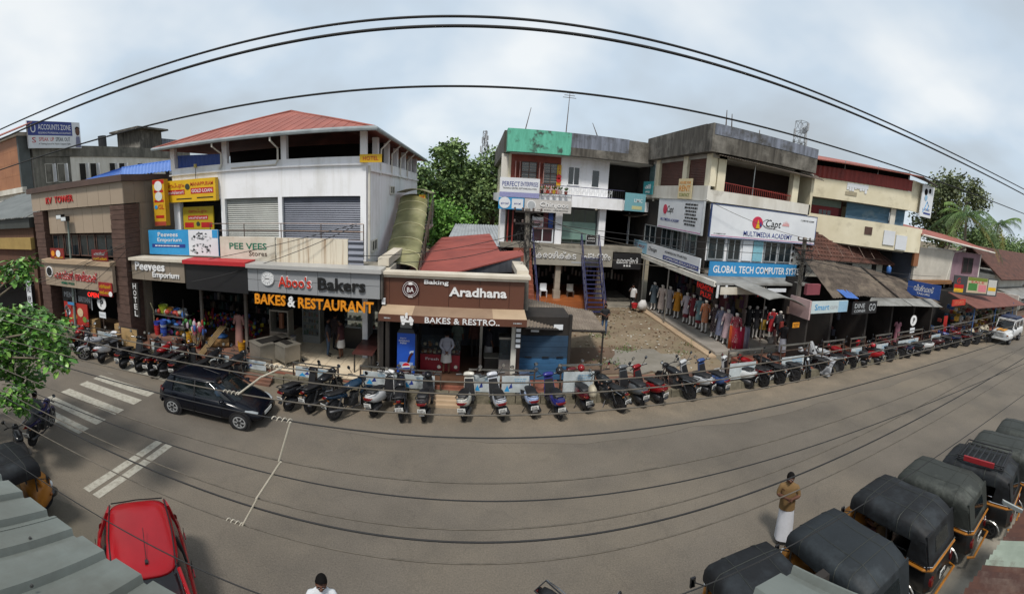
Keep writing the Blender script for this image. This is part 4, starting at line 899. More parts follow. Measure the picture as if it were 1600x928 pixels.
for x in (11.55, 16.5): B().box(x, 20.0 + yo, 8.3, x + 0.45, 20.4 + yo, 10.1, cream_w).build('pillar', cb)
q = B(); q.tube([(12.0, 20.1 + yo, 8.75), (16.5, 20.1 + yo, 8.6)], 0.025, red_sheet, 5)
for i in range(34): q.box(12.05 + i * 0.133, 20.09 + yo, 8.3, 12.07 + i * 0.133, 20.11 + yo, 8.72, red_sheet)
q.build('balcony_grille', cb)
B().box(13.9, 20.2 + yo, 8.3, 13.95, 20.25 + yo, 10, steel).build('post', cb)
B().corr((11.3, 19.5 + yo, 10.0), (18.4, 19.5 + yo, 9.8), (18.4, 20.2 + yo, 10.1), (11.3, 20.2 + yo, 10.1), 0.15, 0.015, ac_sheet, 0.012).build('eave_sheet', cb)
for x0, x1 in ((11.4, 12.4), (12.6, 13.4), (15.0, 15.9), (16.0, 16.95)): window(cb, x0, x1, 4.78, 5.92, 20.0 + yo, M('alu_grey', '8f9496', '7d8284', 2, 0.4), glass, 2)
B().box(13.55, 19.97 + yo, 4.78, 14.2, 20.0 + yo, 5.9, board_w).box(14.25, 19.97 + yo, 4.78, 14.9, 20.0 + yo, 5.9, flat('7fb3c0')).build('door_panel', cb)
for k in range(4): 
    for j in range(3): B().box(17.05 + k * 0.22, 19.97 + yo, 4.85 + j * 0.35, 17.17 + k * 0.22, 20.0 + yo, 5.05 + j * 0.35, dark_m).build('vent_block', cb)
sg, wd, ht = sign('hoarding', 'large white hoarding reading Capt MULTIMEDIA ACADEMY on the street face', 11.3, 18.45, 5.98, 7.6, 19.75, board_w, 0.12, frame=M('blue_edge', '3c4f7d', '33446d', 2, 0.5),
    texts=[('O', -.1, .56, .048, 0, flat('c02a4a')), ('Capt', .055, .55, .15, .33, black_t, dict(shear=.25)), ('MULTIMEDIA ACADEMY', .02, .18, .47, .17, blue_t), ('C COMPUTER ACADEMY', .4, .82, .15, .06, black_t), ('A CAMPUS OF', -.42, .1, .1, .04, black_t), (None, 0, .035, .98, .018, flat('b34a8a'))])
B().prism([(-.82, -.03, .62), (-.55, -.03, .62), (-.70, -.03, 1.1)], (0, -.02, 0), yellow_t).prism([(-.60, -.03, .70), (-.42, -.03, .78), (-.52, -.03, 1.0)], (0, -.02, 0), blue_t).build('emblem', sg)
q = B(); 
for k in range(5): q.prism([(1.05 + k * .09, -.012, .98), (1.13 + k * .09, -.012, .98), (1.09 + k * .09, -.012, 1.12 + .05 * (k % 2) + (.08 if k == 2 else 0))], (0, -.006, 0), flat('d09a9a'))
q.box(1.0, -.018, .9, 1.5, -.012, .98, flat('d09a9a')); q.build('emblem', sg)
B().tube([(.18 + .55 * cos(a), -.014, .92 + .26 * sin(a)) for a in [1.9 + k * .32 for k in range(12)]], 0.012, black_t, 4).build('swirl', sg)
s2, wd, ht = sign('hoarding', 'white Capt hoarding with a course list on the courtyard face', 20.05, 25.7, 5.98, 7.66, 0, board_w, 0.1, X=10.95, rz=radians(-90), frame=grey_t,
    texts=[('O', -.33, .66, .05, 0, flat('c02a4a')), ('Capt', -.2, .64, .16, .3, black_t, dict(shear=.25)), ('MULTIMEDIA ACADEMY', -.2, .3, .46, .1, blue_t), (None, 0, .03, .98, .02, flat('b34a8a'))])
scribble(5, 7, 1.6, 1.25, black_t, s2, 1.5, .95)
sign('banner', 'bright blue banner reading GLOBAL TECH COMPUTER SYSTEM', 11.4, 17.95, 3.95, 4.72, 19.6, M('banner_blue', '2f86bb', '2878aa', 0.8, 0.6), 0.05, texts=[('GLOBAL TECH COMPUTER SYSTEM', 0, .5, .93, .5, white_t, dict(bold=.03))])
b3, wd, ht = sign('banner', 'long white banner with a blue strip above the garment shop canopy', 19.9, 29.8, 4.02, 4.8, 0, board_w, 0.05, X=11.0, rz=radians(-90), texts=[(None, -.36, .5, .24, .98, flat('8fbfd6')), ('SP-MAX', -.37, .55, .18, .3, flat('8a2030')), ('Design', -.14, .55, .14, .4, black_t, dict(shear=.3)), ('ADMISSION STARTED', .2, .72, .3, .16, black_t), (None, .26, .28, .46, .3, blue_t), ('COMPUTER EDUCATION', .26, .28, .42, .16, white_t, dict(y=-.012))])
for y0, y1 in ((20.9, 22.3), (22.5, 23.9), (24.1, 25.5), (26.5, 28.4)): turn(window(cb, y0 - 25, y1 - 25, 4.82, 5.95, 0, M('alu_grey', '8f9496'), glass, 2), (11.24, 25 + yo, 0), -pi / 2).scale = (-1, 1, 1)
# canopy over the garment shop
gc = thing('shop_canopy', 'flat grey sheet canopy over the garment shop corner', 'canopy', (11.2, 20, 3.9))
B().hexa([(-0.25, -1.9, -0.12), (6.0, -1.9, -0.12), (6.0, 0.0, 0.0), (-0.25, 0.0, 0.0)], [(-0.25, -1.9, -0.02), (6.0, -1.9, -0.02), (6.0, 0.0, 0.09), (-0.25, 0.0, 0.09)], ac_light).build('canopy_sheet', gc)
B().hexa([(-0.32, -1.9, -0.2), (-0.2, -1.9, -0.2), (-0.2, 10.0, -0.2), (-0.32, 10.0, -0.2)], [(-0.32, -1.9, 0.05), (-0.2, -1.9, 0.05), (-0.2, 10.0, 0.05), (-0.32, 10.0, 0.05)], white_d).build('edge_beam', gc)
B().hexa([(-0.2, -1.85, -0.15), (0.4, -1.85, -0.15), (0.4, 10, -0.15), (-0.2, 10, -0.15)], [(-0.2, -1.85, -0.125), (0.4, -1.85, -0.125), (0.4, 10, -0.08), (-0.2, 10, -0.08)], white_d).build('soffit', gc)
B().box(-0.1, -2.2, -0.52, 2.5, -2.16, -0.16, board_d).box(2.7, -2.2, -0.4, 3.9, -2.16, -0.22, board_w).build('valance_board', gc)
for x in (-0.12, 0.35): B().box(x, -1.9, -0.75, x + 0.12, -1.85, -0.12, board_w).build('hanging_fabric', gc)
for y in (7.5, 3.6): B().cyl((-0.15, y, -3.4), (-0.15, y, -0.2), 0.05, steel, 8).build('post', gc)
sign('neon_sign', 'red neon letters reading FASHION PLUS under the canopy corner', 18.5, 20.3, 2.9, 3.6, 0, black_m, 0.03, X=11.15, rz=radians(-90), texts=[('FASHION', 0, .74, .9, .42, M('red_neon_dim', 'c2241c', 'a51d16', 3, 0.4, emit=0.35)), ('PLUS', .1, .24, .6, .36, M('red_neon_dim', 'c2241c'))])
sign('neon_sign', 'dim red neon PLUS sign inside the garment shop front', 14.4, 15.5, 2.85, 3.15, 19.5, black_m, 0.03, texts=[('PLUS', 0, .5, .7, .7, M('red_neon_dim', 'c2241c'))])
pl = struct(B().box(11.25, 17.9, 0.0, 17.0, 28.6, 0.52, M('shop_tile', '98928a', '857f77', 1.2, 0.6)).box(10.85, 17.75, 0, 11.24, 28.6, 0.40, tan_m).box(11.25, 17.75, 0, 16.9, 17.89, 0.44, concrete).build('shop_floor'))
q = B(); rr = random.Random(31)
for k in range(90):
    y = rr.uniform(19, 28); q.cbox(13.6 + rr.uniform(-.1, .1), y, rr.uniform(0.9, 2.6), 0.1, 0.28, rr.uniform(0.4, 0.9), rr.choice([flat('5a2a33'), flat('6d5f5a'), flat('3a3f4f'), flat('4f2a4a'), flat('2a2a2c'), flat('6a5a3a')]))
q.box(13.9, 20, 0.5, 14.0, 28, 3.7, dark_m); tag(q.build('hanging_garments'), 'garments hanging in rows deep inside the garment shop', 'garments', kind='stuff')
# signs round the inner corner
sign('shop_sign', 'teal sign with a white emblem fixed at the corner of the upper balcony', 26.95, 28.6, 7.9, 8.75, 0, flat('2f7f86'), 0.05, X=10.9, rz=radians(-90), texts=[('പാർട്ടി', 0, .62, .6, .36, white_t), ('OFFICE', 0, .2, .5, .14, white_t)])
sign('shop_sign', 'faded blue green poster board in the inner corner below the balcony', 9.35, 10.75, 6.75, 7.9, 27.6, flat('6fa3ad'), 0.05, texts=[('LMC', .15, .6, .4, .2, white_t), (None, .1, .2, .5, .2, flat('b9b98a'))])
sign('shop_sign', 'vertical white board with large blue letters beside the inner corner', 30.3, 32.4, 4.1, 6.6, 0, board_w, 0.06, X=10.7, rz=radians(-90), texts=[('OPTO', 0, .72, .8, .17, blue_t), ('കണ്ണട', 0, .5, .75, .15, blue_t), ('HOUSE', 0, .36, .75, .12, blue_t), ('O', 0, .9, .14, 0, green_t)])
sign('poster', 'orange and white RENT poster hung on the white balcony wall', 21.6, 23.3, 7.75, 8.85, 0, flat('d9c9a0'), 0.02, X=10.98, rz=radians(-90), texts=[('HOUSE FOR', 0, .8, .8, .14, orange_t), ('RENT', 0, .52, .8, .28, orange_t), ('CONTACT', 0, .2, .75, .16, flat('6a7a1f'))])
B().corr(*[Vector((10.2, 28.0, 6.35)), Vector((10.2, 33.0, 6.35)), Vector((11.2, 33.0, 6.6)), Vector((11.2, 28.0, 6.6))], 0.15, 0.02, ac_sheet, 0.01).build('awning_sheet', cb).location = (0, yo, 0)
# ------------------------------------------------------------------ fascia lettering and boards on the left row
ab = thing('bakery_sign_letters', 'raised red and black letters reading Aboo\'s Bakers on the grey fascia', 'sign', (-5.75, 15.0, 3.5))
letters(ab, "Aboo's", -0.65, 0.45, 1.36, 0.46, white_t, -0.005, 0.03, 0.06); letters(ab, "Aboo's", -0.65, 0.45, 1.3, 0.42, M('letter_vermilion', 'c2301c', 'b22915', 3, 0.4), -0.036, 0.03, 0.02)
letters(ab, 'Bakers', 1.15, 0.44, 1.75, 0.46, black_t, -0.005, 0.06, 0.035)
disc(ab, -1.75, 0.52, 0.27, white_t, -0.005, 0.05); rg = B()
for r_ in (0.25, 0.13): rg.tube([(-1.75 + r_ * cos(k * pi / 14), -0.06, 0.52 + r_ * sin(k * pi / 14)) for k in range(28)], 0.008, grey_t, 4, True)
rg.build('emblem_ring', ab); letters(ab, 'BAKES', -1.75, 0.52, 0.18, 0.06, black_t, -0.057)
for k in range(12): a = 2 * pi * k / 12; letters(ab, "ABOOS BAKERS"[k] if "ABOOS BAKERS"[k] != ' ' else '.', -1.75 + 0.19 * sin(a - 1.6), 0.52 + 0.19 * cos(a - 1.6), 0.05, 0.06, grey_t, -0.057)
bk = thing('hanging_letters', 'large orange letters reading BAKES & RESTAURANT hung below the grey fascia', 'sign', (-5.83, 15.02, 2.98))
for k, (t, x, wd, m) in enumerate((('BAKES', -1.6, 1.3, orange_t), ('&', -0.72, 0.3, white_t), ('RESTAURANT', 0.98, 2.85, orange_t))): letters(bk, t, x, 0.23 - 0.015 * k, wd, 0.4, m, 0.0, 0.06, 0.045)
B().tube([(-2.3, 0.02, 0.24), (2.4, 0.02, 0.24)], 0.012, dark2).build('hanging_rail', bk)
pe = thing('shop_name_letters', 'white raised letters reading Peevees Emporium on the taupe fascia', 'sign', (-13.0, 15.0, 3.6))
letters(pe, 'Peevees', -0.35, 0.64, 1.75, 0.4, white_t, -0.005, 0.05, 0.035); letters(pe, 'Emporium', 0.55, 0.25, 1.5, 0.32, white_t, -0.005, 0.05, 0.03)
s, wd, ht = sign('banner', 'blue and photo printed banner reading Peevees Emporium above the taupe fascia', -14.0, -10.15, 4.68, 5.8, 15.78, cyan_t, 0.08, texts=[('Peevees', -.2, .82, .3, .18, white_t), ('Emporium', -.18, .58, .36, .2, white_t), (None, -.2, .36, .5, .14, blue_t), (None, .3, .5, .395, .998, board_w), (None, .46, .84, .07, .3, cyan_t, dict(y=-.01))])
q = B(); rr = random.Random(6)
for k in range(55): x, z = rr.uniform(.45, 1.55), rr.uniform(.1, 1.0); a = rr.uniform(0, 3); q.prism([(x + .13 * rr.random() * cos(a + j * pi / 2), -.009, z + .09 * rr.random() * sin(a + j * pi / 2)) for j in range(4)], (0, -.003, 0), rr.choice([flat('8d9295'), flat('5f6467'), flat('b5b9bb'), flat('3f4447')]))
q.build('printed_picture', s); scribble(7, 1, 1.8, .09, white_t, s, -.8, .4)
sign('banner', 'white cloth banner with green letters reading PEE VEES Stores', -10.05, -7.53, 4.52, 5.52, 15.75, board_d, 0.06, texts=[('PEE VEES', .02, .62, .68, .26, green_t, dict(bold=.03)), ('Stores', .2, .33, .32, .2, brown_t)])
sign('hoarding', 'yellow hoarding with red letters reading MANAPPURAM GOLD LOAN', -13.65, -10.75, 7.0, 8.0, 16.7, yellow_t, 0.25, texts=[('മണപ്പുറം', -.27, .75, .38, .26, red_t), ('MANAPPURAM', .25, .77, .42, .17, red_t), (None, -.27, .45, .38, .23, red_t), ('ഗോൾഡ് ലോൺ', -.27, .45, .34, .15, white_t, dict(y=-.012)), (None, .25, .47, .42, .25, red_t), ('GOLD LOAN', .25, .47, .38, .15, white_t, dict(y=-.012)), ('O', -.02, .68, .045, 0, flat('2f3a2f')), (None, .3, .16, .3, .05, black_t), (None, -.1, .14, .3, .05, black_t)])
sign('hoarding', 'smaller yellow gold loan board in the recess under the big yellow hoarding', -12.9, -11.2, 5.7, 6.75, 17.1, flat('b59a16'), 0.08, texts=[('മണപ്പുറം', 0, .8, .6, .2, red_t), (None, 0, .52, .66, .18, red_t), ('ഗോൾഡ് ലോൺ', 0, .52, .6, .11, white_t, dict(y=-.012)), (None, -.3, .2, .3, .22, red_t), (None, .28, .2, .36, .22, red_t), ('O', 0, .25, .06, 0, flat('2f3a2f'))])
sign('projecting_sign', 'tall yellow vertical sign with GL and white emblems beside the gold loan hoarding', -14.0, -13.3, 5.95, 8.1, 16.3, flat('c99a17'), 0.3, texts=[(None, 0, .95, .98, .09, red_t), ('O', 0, .86, .33, 0, white_t), (None, 0, .75, .8, .05, red_t), ('O', 0, .64, .3, 0, flat('cfd3d0')), (None, 0, .54, .8, .05, red_t), ('GL', .15, .41, .5, .1, red_t), ('O', -.28, .41, .13, 0, cyan_t), (None, 0, .2, .7, .06, red_t), (None, 0, .05, .98, .09, flat('a3402a'))])
sign('shop_sign', 'small yellow strip sign on the balcony at the corner of the white building', -4.4, -3.55, 8.3, 8.6, 16.8, yellow_t, 0.04, texts=[('HOTEL', 0, .5, .7, .5, red_t)])
sign('projecting_sign', 'yellow vertical sign with red letters under the stair landing roof', -2.95, -2.62, 5.95, 7.1, 23.3, yellow_t, 0.05, texts=[(c, 0, .9 - k * .16, .5, .1, red_t) for k, c in enumerate('HOTELS')])
fb = thing('switch_box', 'small white switch box on the bakery side wall', 'box', (-3.1, 15.1, 3.3)); B().box(-0.06, 0, 0, 0.06, 0.08, 0.22, board_w).build('box_body', fb); B().box(-0.05, -0.01, 0.1, 0.05, -0.001, 0.2, grey_t).build('cover', fb)

# ------------------------------------------------------------------ pavement railings with white boards
spans = [(154, 210, 'one white board nearest the round parking sign', 2), (236, 298, 'dark posts behind the row of black scooters', 1), (325, 366, 'board half hidden behind the black hatchback', 1), (377, 424, 'a board with blue mountains behind the black hatchback', 1), (458, 528, 'a motorcycle picture in front of the tiled bakery floor', 1), (563, 689, 'two white boards in front of the cola fridge', 2), (734, 836, 'two boards with blue marks before the brown bakery shop', 2), (877, 940, 'a rounded grey board before the courtyard entrance', 1),
         (1140, 1192, 'a pale pink board below the rack of red garments', 1), (1222, 1266, 'a white board behind the motorcycle that faces the road', 1), (1288, 1320, 'no board seen behind the white fronted motorcycle', 0), (1331, 1353, 'a small white board in the middle of the right hand shops', 1), (1370, 1394, 'a pale blue board right of the red and white scooter', 1), (1404, 1442, 'a board under the far parking sign', 1), (1456, 1474, 'a short span beyond the far parking sign', 1), (1486, 1510, 'sacks piled against it at the far right', 0)]
for i, (a, b2, d, nb) in enumerate(spans):
    ym = 600 if a < 900 else 590
    x0 = P(a, 575 - max(0, (a - 900)) * 0.11 - max(0, 560 - a) * 0.05, Y=14.85).x; x1 = P(b2, 575 - max(0, (b2 - 900)) * 0.11 - max(0, 560 - b2) * 0.05, Y=14.85).x
    t = thing('pavement_railing', 'steel pavement railing with ' + d, 'railing', ((x0 + x1) / 2, 14.88, 0.34), 0, 'railings along the pavement')
    h = (x1 - x0) / 2; tx = (a + b2) / 2; t.scale = (1, 1, (np.interp(tx, [180, 270, 400, 494, 626, 785, 908, 1166, 1244, 1310, 1450], [.84, .865, .875, .905, 1.07, 1.22, 1.42, 1.68, 1.71, 1.66, 1.6]) - .34) / .87)
    for x in ((-h, h) if h < 1.2 else (-h, 0, h)): B().cbox(x, 0, 0, 0.05, 0.05, 0.83, railm).build('post', t)
    B().box(-h - 0.03, -0.035, 0.83, h + 0.03, 0.035, 0.87, steel).build('top_rail', t); B().box(-h, -0.02, 0.68, h, 0.02, 0.705, railm).build('mid_rail', t)
    for k in range(nb):
        bx0 = -h + 0.1 + k * (2 * h - 0.2) / nb; bx1 = bx0 + (2 * h - 0.2) / nb * (0.92 if nb > 1 else 0.88)
        bo = B().box(bx0, -0.045, 0.06, bx1, -0.022, 0.66 if tx < 1000 else .5, M('railing_board', 'b9c0c2', '979e9f', 2.2, 0.6, c3='7d7a70', s3=1.5, lo3=.6, hi3=.8)).build('notice_board', t)
        wb_ = bx1 - bx0
        if i in (3, 4, 6, 5): 
            q = B(); q.prism([(bx0 + .1 * wb_, -.046, .1), (bx0 + .3 * wb_, -.046, .1), (bx0 + .2 * wb_, -.046, .32)], (0, -.003, 0), cyan_t).prism([(bx0 + .25 * wb_, -.046, .2), (bx0 + .4 * wb_, -.046, .24), (bx0 + .35 * wb_, -.046, .42)], (0, -.003, 0), blue_t); q.build('printed_picture', bo)
        scribble(i * 3 + k, 3, wb_ * .5, .22, flat('7f9fb5'), bo, bx0 + wb_ * .68, .48 if tx < 1000 else .33, -.046)
        if i == 4: letters(bo, 'Ingredients', bx0 + .55 * wb_, .55, wb_ * .5, .09, cyan_t, -.046)
for i, (px, py, lab) in enumerate(((162, 500, 'round white parking sign with a black P near the hotel pavement'), (1425, 512, 'round white parking sign with a black P before the far right shops'))):
    p = P(px, py, Y=14.9); t = thing('parking_sign', lab, 'road sign', (p.x, 14.9, 0.36), 0)
    B().cyl((0, 0, 0), (0, 0, 2.1), 0.03, railm, 8).build('post', t); disc(t, 0, 1.85, 0.33, white_t, -0.03, 0.02, 'disc'); letters(t, 'P', 0.02, 1.85, 0.22, 0.34, black_t, -0.052, .004, .06); B().box(-0.24, -0.05, 1.1, 0.24, -0.03, 1.4, board_w).build('plate', t); letters(t, 'PARKING', 0, 1.25, 0.36, 0.1, grey_t, -0.05)

# ------------------------------------------------------------------ right hand row
bg_ = thing('beige_building', 'beige building with maroon sheet strip, red roof and blue shutters', 'building', (24.6, 17.6, 0), radians(-40.8))
G = B(); G.box(-9, 0, 8.98, 0, 0.2, 10.22, cream_w).box(-9, -0.25, 6.2, 0.0, 0.0, 7.88, cream_w).box(-9, 0.0, 6.1, 0.0, 8, 6.25, concrete).box(-9, 1.5, 6.25, -4.3, 1.6, 9.0, M('dark_red_wall', '6d2f33', '5c272b', 1, 0.8)).box(-9, 7.8, 0, 0, 8, 10.2, cream_w).box(-9, 0.2, 8.95, 0, 8, 9.05, concrete).box(-9, 2.4, 0, -0.2, 2.6, 6.1, dark_m)
G.build('wall', bg_)
G = B(); c_, s_ = cos(radians(40.8)), sin(radians(40.8))
ex = Vector((2.6 * c_, 2.6 * s_ + 0.2, 0)); G.hexa([(0, 0, 8.98), ex + Vector((0, 0, 8.98)), ex + Vector((-.1, .2, 8.98)), (0, 0.2, 8.98)], [(0, 0, 11.0), ex + Vector((0, 0, 11.0)), ex + Vector((-.1, .2, 11.0)), (0, 0.2, 11.0)], cream_w)
G.hexa([(0, -0.25, 6.2), ex * .75 + Vector((0, -.2, 6.2)), ex * .75 + Vector((-.1, .2, 6.2)), (0, 0.2, 6.2)], [(0, -0.25, 7.88), ex * .75 + Vector((0, -.2, 7.88)), ex * .75 + Vector((-.1, .2, 7.88)), (0, 0.2, 7.88)], cream_w); G.build('end_wall', bg_)
B().corr((-9, -0.03, 10.23), (0.0, -0.03, 10.23), (0.0, -0.03, 10.98), (-9, -0.03, 10.98), 0.3, 0.02, red_sheet, 0.015).build('sheet_strip', bg_)
B().box(-9, 0.6, 9.05, -0.1, 0.7, 11.5, dark_m).build('dark_backing', bg_)  # dark sheet added to stand in for the shade in the gap under the roof
B().slab((-9, -0.7, 11.3), (0.5, -0.7, 11.25), (0.2, 3.5, 11.9), (-9, 3.5, 12.2), 0.06, red_roof).build('roof', bg_); B().hexa([(.5, -.7, 11.19), ex + Vector((.2, -.7, 11.0)), (.2, 3.5, 11.84)], [(.5, -.7, 11.25), ex + Vector((.2, -.7, 11.06)), (.2, 3.5, 11.9)], M('dark_eave', '3f3331', '332927', 1, 0.7)).build('roof', bg_)
for x in (-6.5, -4.6, -2.4, -0.3): B().cyl((x, 0.05, 10.9), (x, 0.05, 11.5), 0.03, steel, 6).build('post', bg_)
shutter(bg_, -4.1, -1.15, 7.0, 9.0, 0.6, shut_blue); shutter(bg_, -0.75, -0.1, 7.0, 9.0, 0.6, shut_blue)
B().box(-1.12, 0.3, 6.3, -0.78, 0.65, 8.98, white_d).build('pillar', bg_); B().box(-6.6, 1.4, 7.0, -4.5, 1.49, 8.5, flat('9a2f38')).build('door', bg_); window(bg_, -5.9, -5.0, 7.4, 8.3, 1.4, flat('9a2f38'), glass, 3)
B().box(-7.2, 1.3, 8.5, -4.4, 1.4, 8.95, flat('7f938c')).build('door_panel', bg_)
B().box(-2.8, -0.29, 7.0, -2.3, -0.25, 7.5, slate_br).build('vent_grille', bg_)
tb = B(); tb.box(-4.3, -0.04, 9.9, -2.9, -0.01, 10.15, board_w)
rr = random.Random(12)
for k in range(8): tb.box(-4.3 + k * .17, -0.035, 9.9 - rr.uniform(.05, .35), -4.16 + k * .17, -0.01, 9.9, board_w)
tb.box(-4.35, -.03, 9.35, -3.6, -.01, 9.6, M('torn_edge', 'a59c84', '948b74', 2, .8)); tb.build('torn_poster', bg_)
for x, z in ((-1.5, 6.5), (-0.65, 6.3)): B().box(x, -0.32, z, x + 0.75, -0.26, z + 0.95, board_w).build('white_board', bg_)
cs, wd, ht = sign('hoarding', 'white vertical poster with blue line drawing on the end of the beige building', 25.5, 27.25, 8.75, 10.95, 17.42, board_w, 0.06, rz=radians(6), texts=[('O', -.2, .78, .13, 0, hair_m), ('O', .12, .84, .1, 0, hair_m), ('O', -.15, .6, .12, 0, flat('8fb2cc')), (None, .1, .12, .6, .06, blue_t), ('LADIES', 0, .24, .6, .07, blue_t)])
B().tube([(-.5, -.01, .3), (-.2, -.012, .7), (.0, -.012, 1.1), (.3, -.012, .8), (.1, -.012, .5)], .03, cyan_t, 5).build('printed_picture', cs)
th = thing('tiled_roof_house', 'old house with a dark clay tiled roof between the corner block and beige building', 'house', (21, 19, 0))
H = B(); H.box(-3.8, 0.6, 3.0, 4.2, 0.8, 5.4, white_d).box(-0.6, 0.52, 4.55, 0.9, 0.6, 5.0, dark_m).box(-3.8, 0.8, 3, -3.6, 5, 5.4, white_d).box(3.0, .5, 4.5, 3.4, .6, 5.0, dark_m); H.build('wall', th)
ea, ebb, rbb, raa = Vector((-3.9, 0, 5.15)), Vector((4.5, -0.2, 5.05)), Vector((2.6, 2.8, 7.05)), Vector((-3.9, 2.8, 7.1))
for k in range(9):                                         # tile courses, each lapping the one below
    u0, u1 = k / 9, (k + 1) / 9 + 0.02; up = Vector((0, 0, 0.05 + 0.0 * k))
    a, b2 = ea.lerp(raa, u0) + up, ebb.lerp(rbb, u0) + up; c, d = ebb.lerp(rbb, min(1, u1)), ea.lerp(raa, min(1, u1))
    B().corr(a, b2, c, d, 0.26, 0.025, tile_r, 0.03).build('tile_course', th)
B().hexa([(4.5, -.2, 5.0), (4.5, 5, 5.0), (2.6, 2.8, 7.0)], [(4.5, -.2, 5.05), (4.5, 5, 5.05), (2.6, 2.8, 7.05)], tile_r).build('roof_hip', th); B().tube([raa + Vector((0, 0, .03)), rbb + Vector((0, 0, .03)), ebb + Vector((0, 0, .08))], 0.08, tile_r).build('ridge', th)
q = B()
for k in range(7): q.tube([(-3 + k * 1.0, 0.1, 4.95), (-3 + k * 1.0, -0.35, 5.5), (-3 + k * 1.0, 0.25, 6.1)], 0.014, railm, 4)
q.tube([(-3.2, -.35, 5.5), (3.3, -.35, 5.45)], 0.012, railm, 4); q.build('roof_bracket', th)
bc = thing('blue_barrel', 'small blue water can on a ledge beside the tiled roof', 'can', tuple(P(1388, 427, Y=18.3))); B().lathe((0, 0, 0), [(.15, 0), (.17, .1), (.17, .4), (.08, .48)], flat('2f5f9f'), 12).build('can_body', bc, smooth=True); B().cyl((0, 0, .48), (0, 0, .54), .06, white_t, 8).build('cap', bc)
# low shops under asbestos sheets
ls = thing('sheet_roofed_shops', 'row of low shops under weathered corrugated asbestos roofs', 'shop row', (20, 17, 0))
S = B(); S.box(-4.2, 1.6, 0.36, 7, 1.8, 4.2, dark_m).box(-5.7, -1.9, 0.36, -5.6, -0.7, 2.7, dark2).box(-4.25, 0.4, 0.36, -4.2, 1.6, 4.0, dark2)
for x in (-3.1, -0.2, 2.2, 4.6, 6.9): S.box(x - 0.08, -1.0, 0.36, x + 0.08, 1.6, 2.9, dark2)
S.build('wall', ls)
def pl_(px, py, Y): return P(px, py, Y=Y) - ls.location
for k, (q4, m) in enumerate(((((1256, 404, 18.6), (1300, 410, 18.6), (1352, 462, 15.9), (1302, 466, 15.9)), ac_sheet), (((1301, 410, 18.6), (1344, 418, 18.6), (1404, 467, 15.9), (1353, 463, 15.9)), ac_sheet), (((1346, 417, 18.6), (1408, 436, 18.6), (1470, 474, 15.9), (1407, 467, 15.9)), ac_sheet))):
    a, b2, c, d = [pl_(*v) for v in q4]; B().corr(d, c, b2, a, 0.2, 0.035, m, 0.012).build('roof_sheet', ls)
a, b2 = pl_(1345, 417, 18.6) + Vector((0, 0, .04)), pl_(1405, 467, 15.9) + Vector((0, 0, .04)); B().tube([a, b2], 0.06, dark2, 5).build('valley_gutter', ls)
for a, b2, c, d in (((1356, 477.5), (1425, 478), (1407, 466), (1361, 465)), ((1427, 478), (1473, 480), (1455, 467), (1408, 466))):
    a, b2 = pl_(*a, 15.0), pl_(*b2, 15.0); c, d = pl_(*c, 15.9), pl_(*d, 15.9); B().corr(a, b2, c, d, 0.15, 0.015, ac_light, 0.012).build('awning_sheet', ls)
ss, wd, ht = sign('shop_sign', 'pale sign reading Smart Cure over the phone repair shop', 14.35, 16.85, 3.05, 3.62, 14.95, M('pale_cyan', 'b9c6c8', 'a9b6b8', 0.8, 0.5), 0.1, texts=[('Smart', -.22, .52, .38, .5, cyan_t), ('cure', .1, .46, .2, .28, grey_t), (None, .36, .5, .26, .98, flat('8fb2c9'))])
B().box(14.25, 14.96, 2.75, 14.34, 16.4, 3.66, M('pink_side', 'b59a98', 'a08684', 1, 0.8)).build('side_board', ls).location = (-20, -17, 0)
B().box(14.9, 16.0, 3.72, 15.8, 16.2, 4.25, M('red_panel', '84424a', '72383f', 1, .8)).build('red_panel', ls).location = (-20, -17, 0)
B().corr((-2.6, -1.4, 3.62), (-1.6, -1.4, 3.55), (-1.6, -.6, 3.85), (-2.6, -.6, 3.9), .12, .02, blue_roof, .01).build('blue_patch', ls)
sign('shop_sign', 'tilted black shop banner with grey lettering beside the Smart Cure sign', 16.95, 18.9, 2.95, 3.6, 14.7, black_m, 0.03, texts=[('DINE', -.22, .66, .4, .36, grey_t), ('CORNER', -.2, .25, .45, .22, grey_t), ('GO', .3, .5, .28, .6, grey_t)])
sv = thing('curved_canopy', 'grey curved sheet canopy beside the road side pole', 'canopy', (12.6, 15.6, 3.6)); B().grid(lambda u, v: (-0.6 + 2.2 * u, -0.4 + 3.6 * v, 0.2 - 0.9 * (u - .3) ** 2 + .15 * v), 8, 3, ac_light, .03).build('canopy_sheet', sv); B().tube([(1.5, 2.6, 0.1), (1.5, 2.6, -3.2)], .03, steel).build('post', sv)
# further right
fw = thing('white_pink_building', 'white walled house with a pink front and long white gutter', 'house', (32, 18.2, 0))
F_ = B(); F_.box(-4.9, 0, 4.2, 0.6, 0.2, 6.6, M('off_white_wall', 'bcb7ac', 'a8a398', 1, .8)).box(0.6, 0.1, 4.0, 6.0, 0.3, 6.6, M('faded_pink_wall', '8c717a', '785f68', 1, .85)).box(-4.9, 3, 0.3, 6, 3.2, 4.2, dark_m).box(-5.0, .25, 3.0, -4.8, 6, 7.2, shut_b).box(6.0, .1, 0.3, 6.2, 6, 6.6, white_d); F_.build('wall', fw)
B().slab((-5.6, -0.8, 7.55), (7.0, -0.8, 7.0), (7.0, 4, 7.9), (-5.6, 4, 8.4), .07, red_roof).build('roof', fw); B().tube([(-5.6, -.85, 7.5), (7.0, -.85, 6.93)], .08, white_d).build('gutter', fw); B().tube([(1.2, -.8, 6.9), (.7, 0, 6.5), (-.2, 0, 3.6)], .05, white_d).build('downpipe', fw)
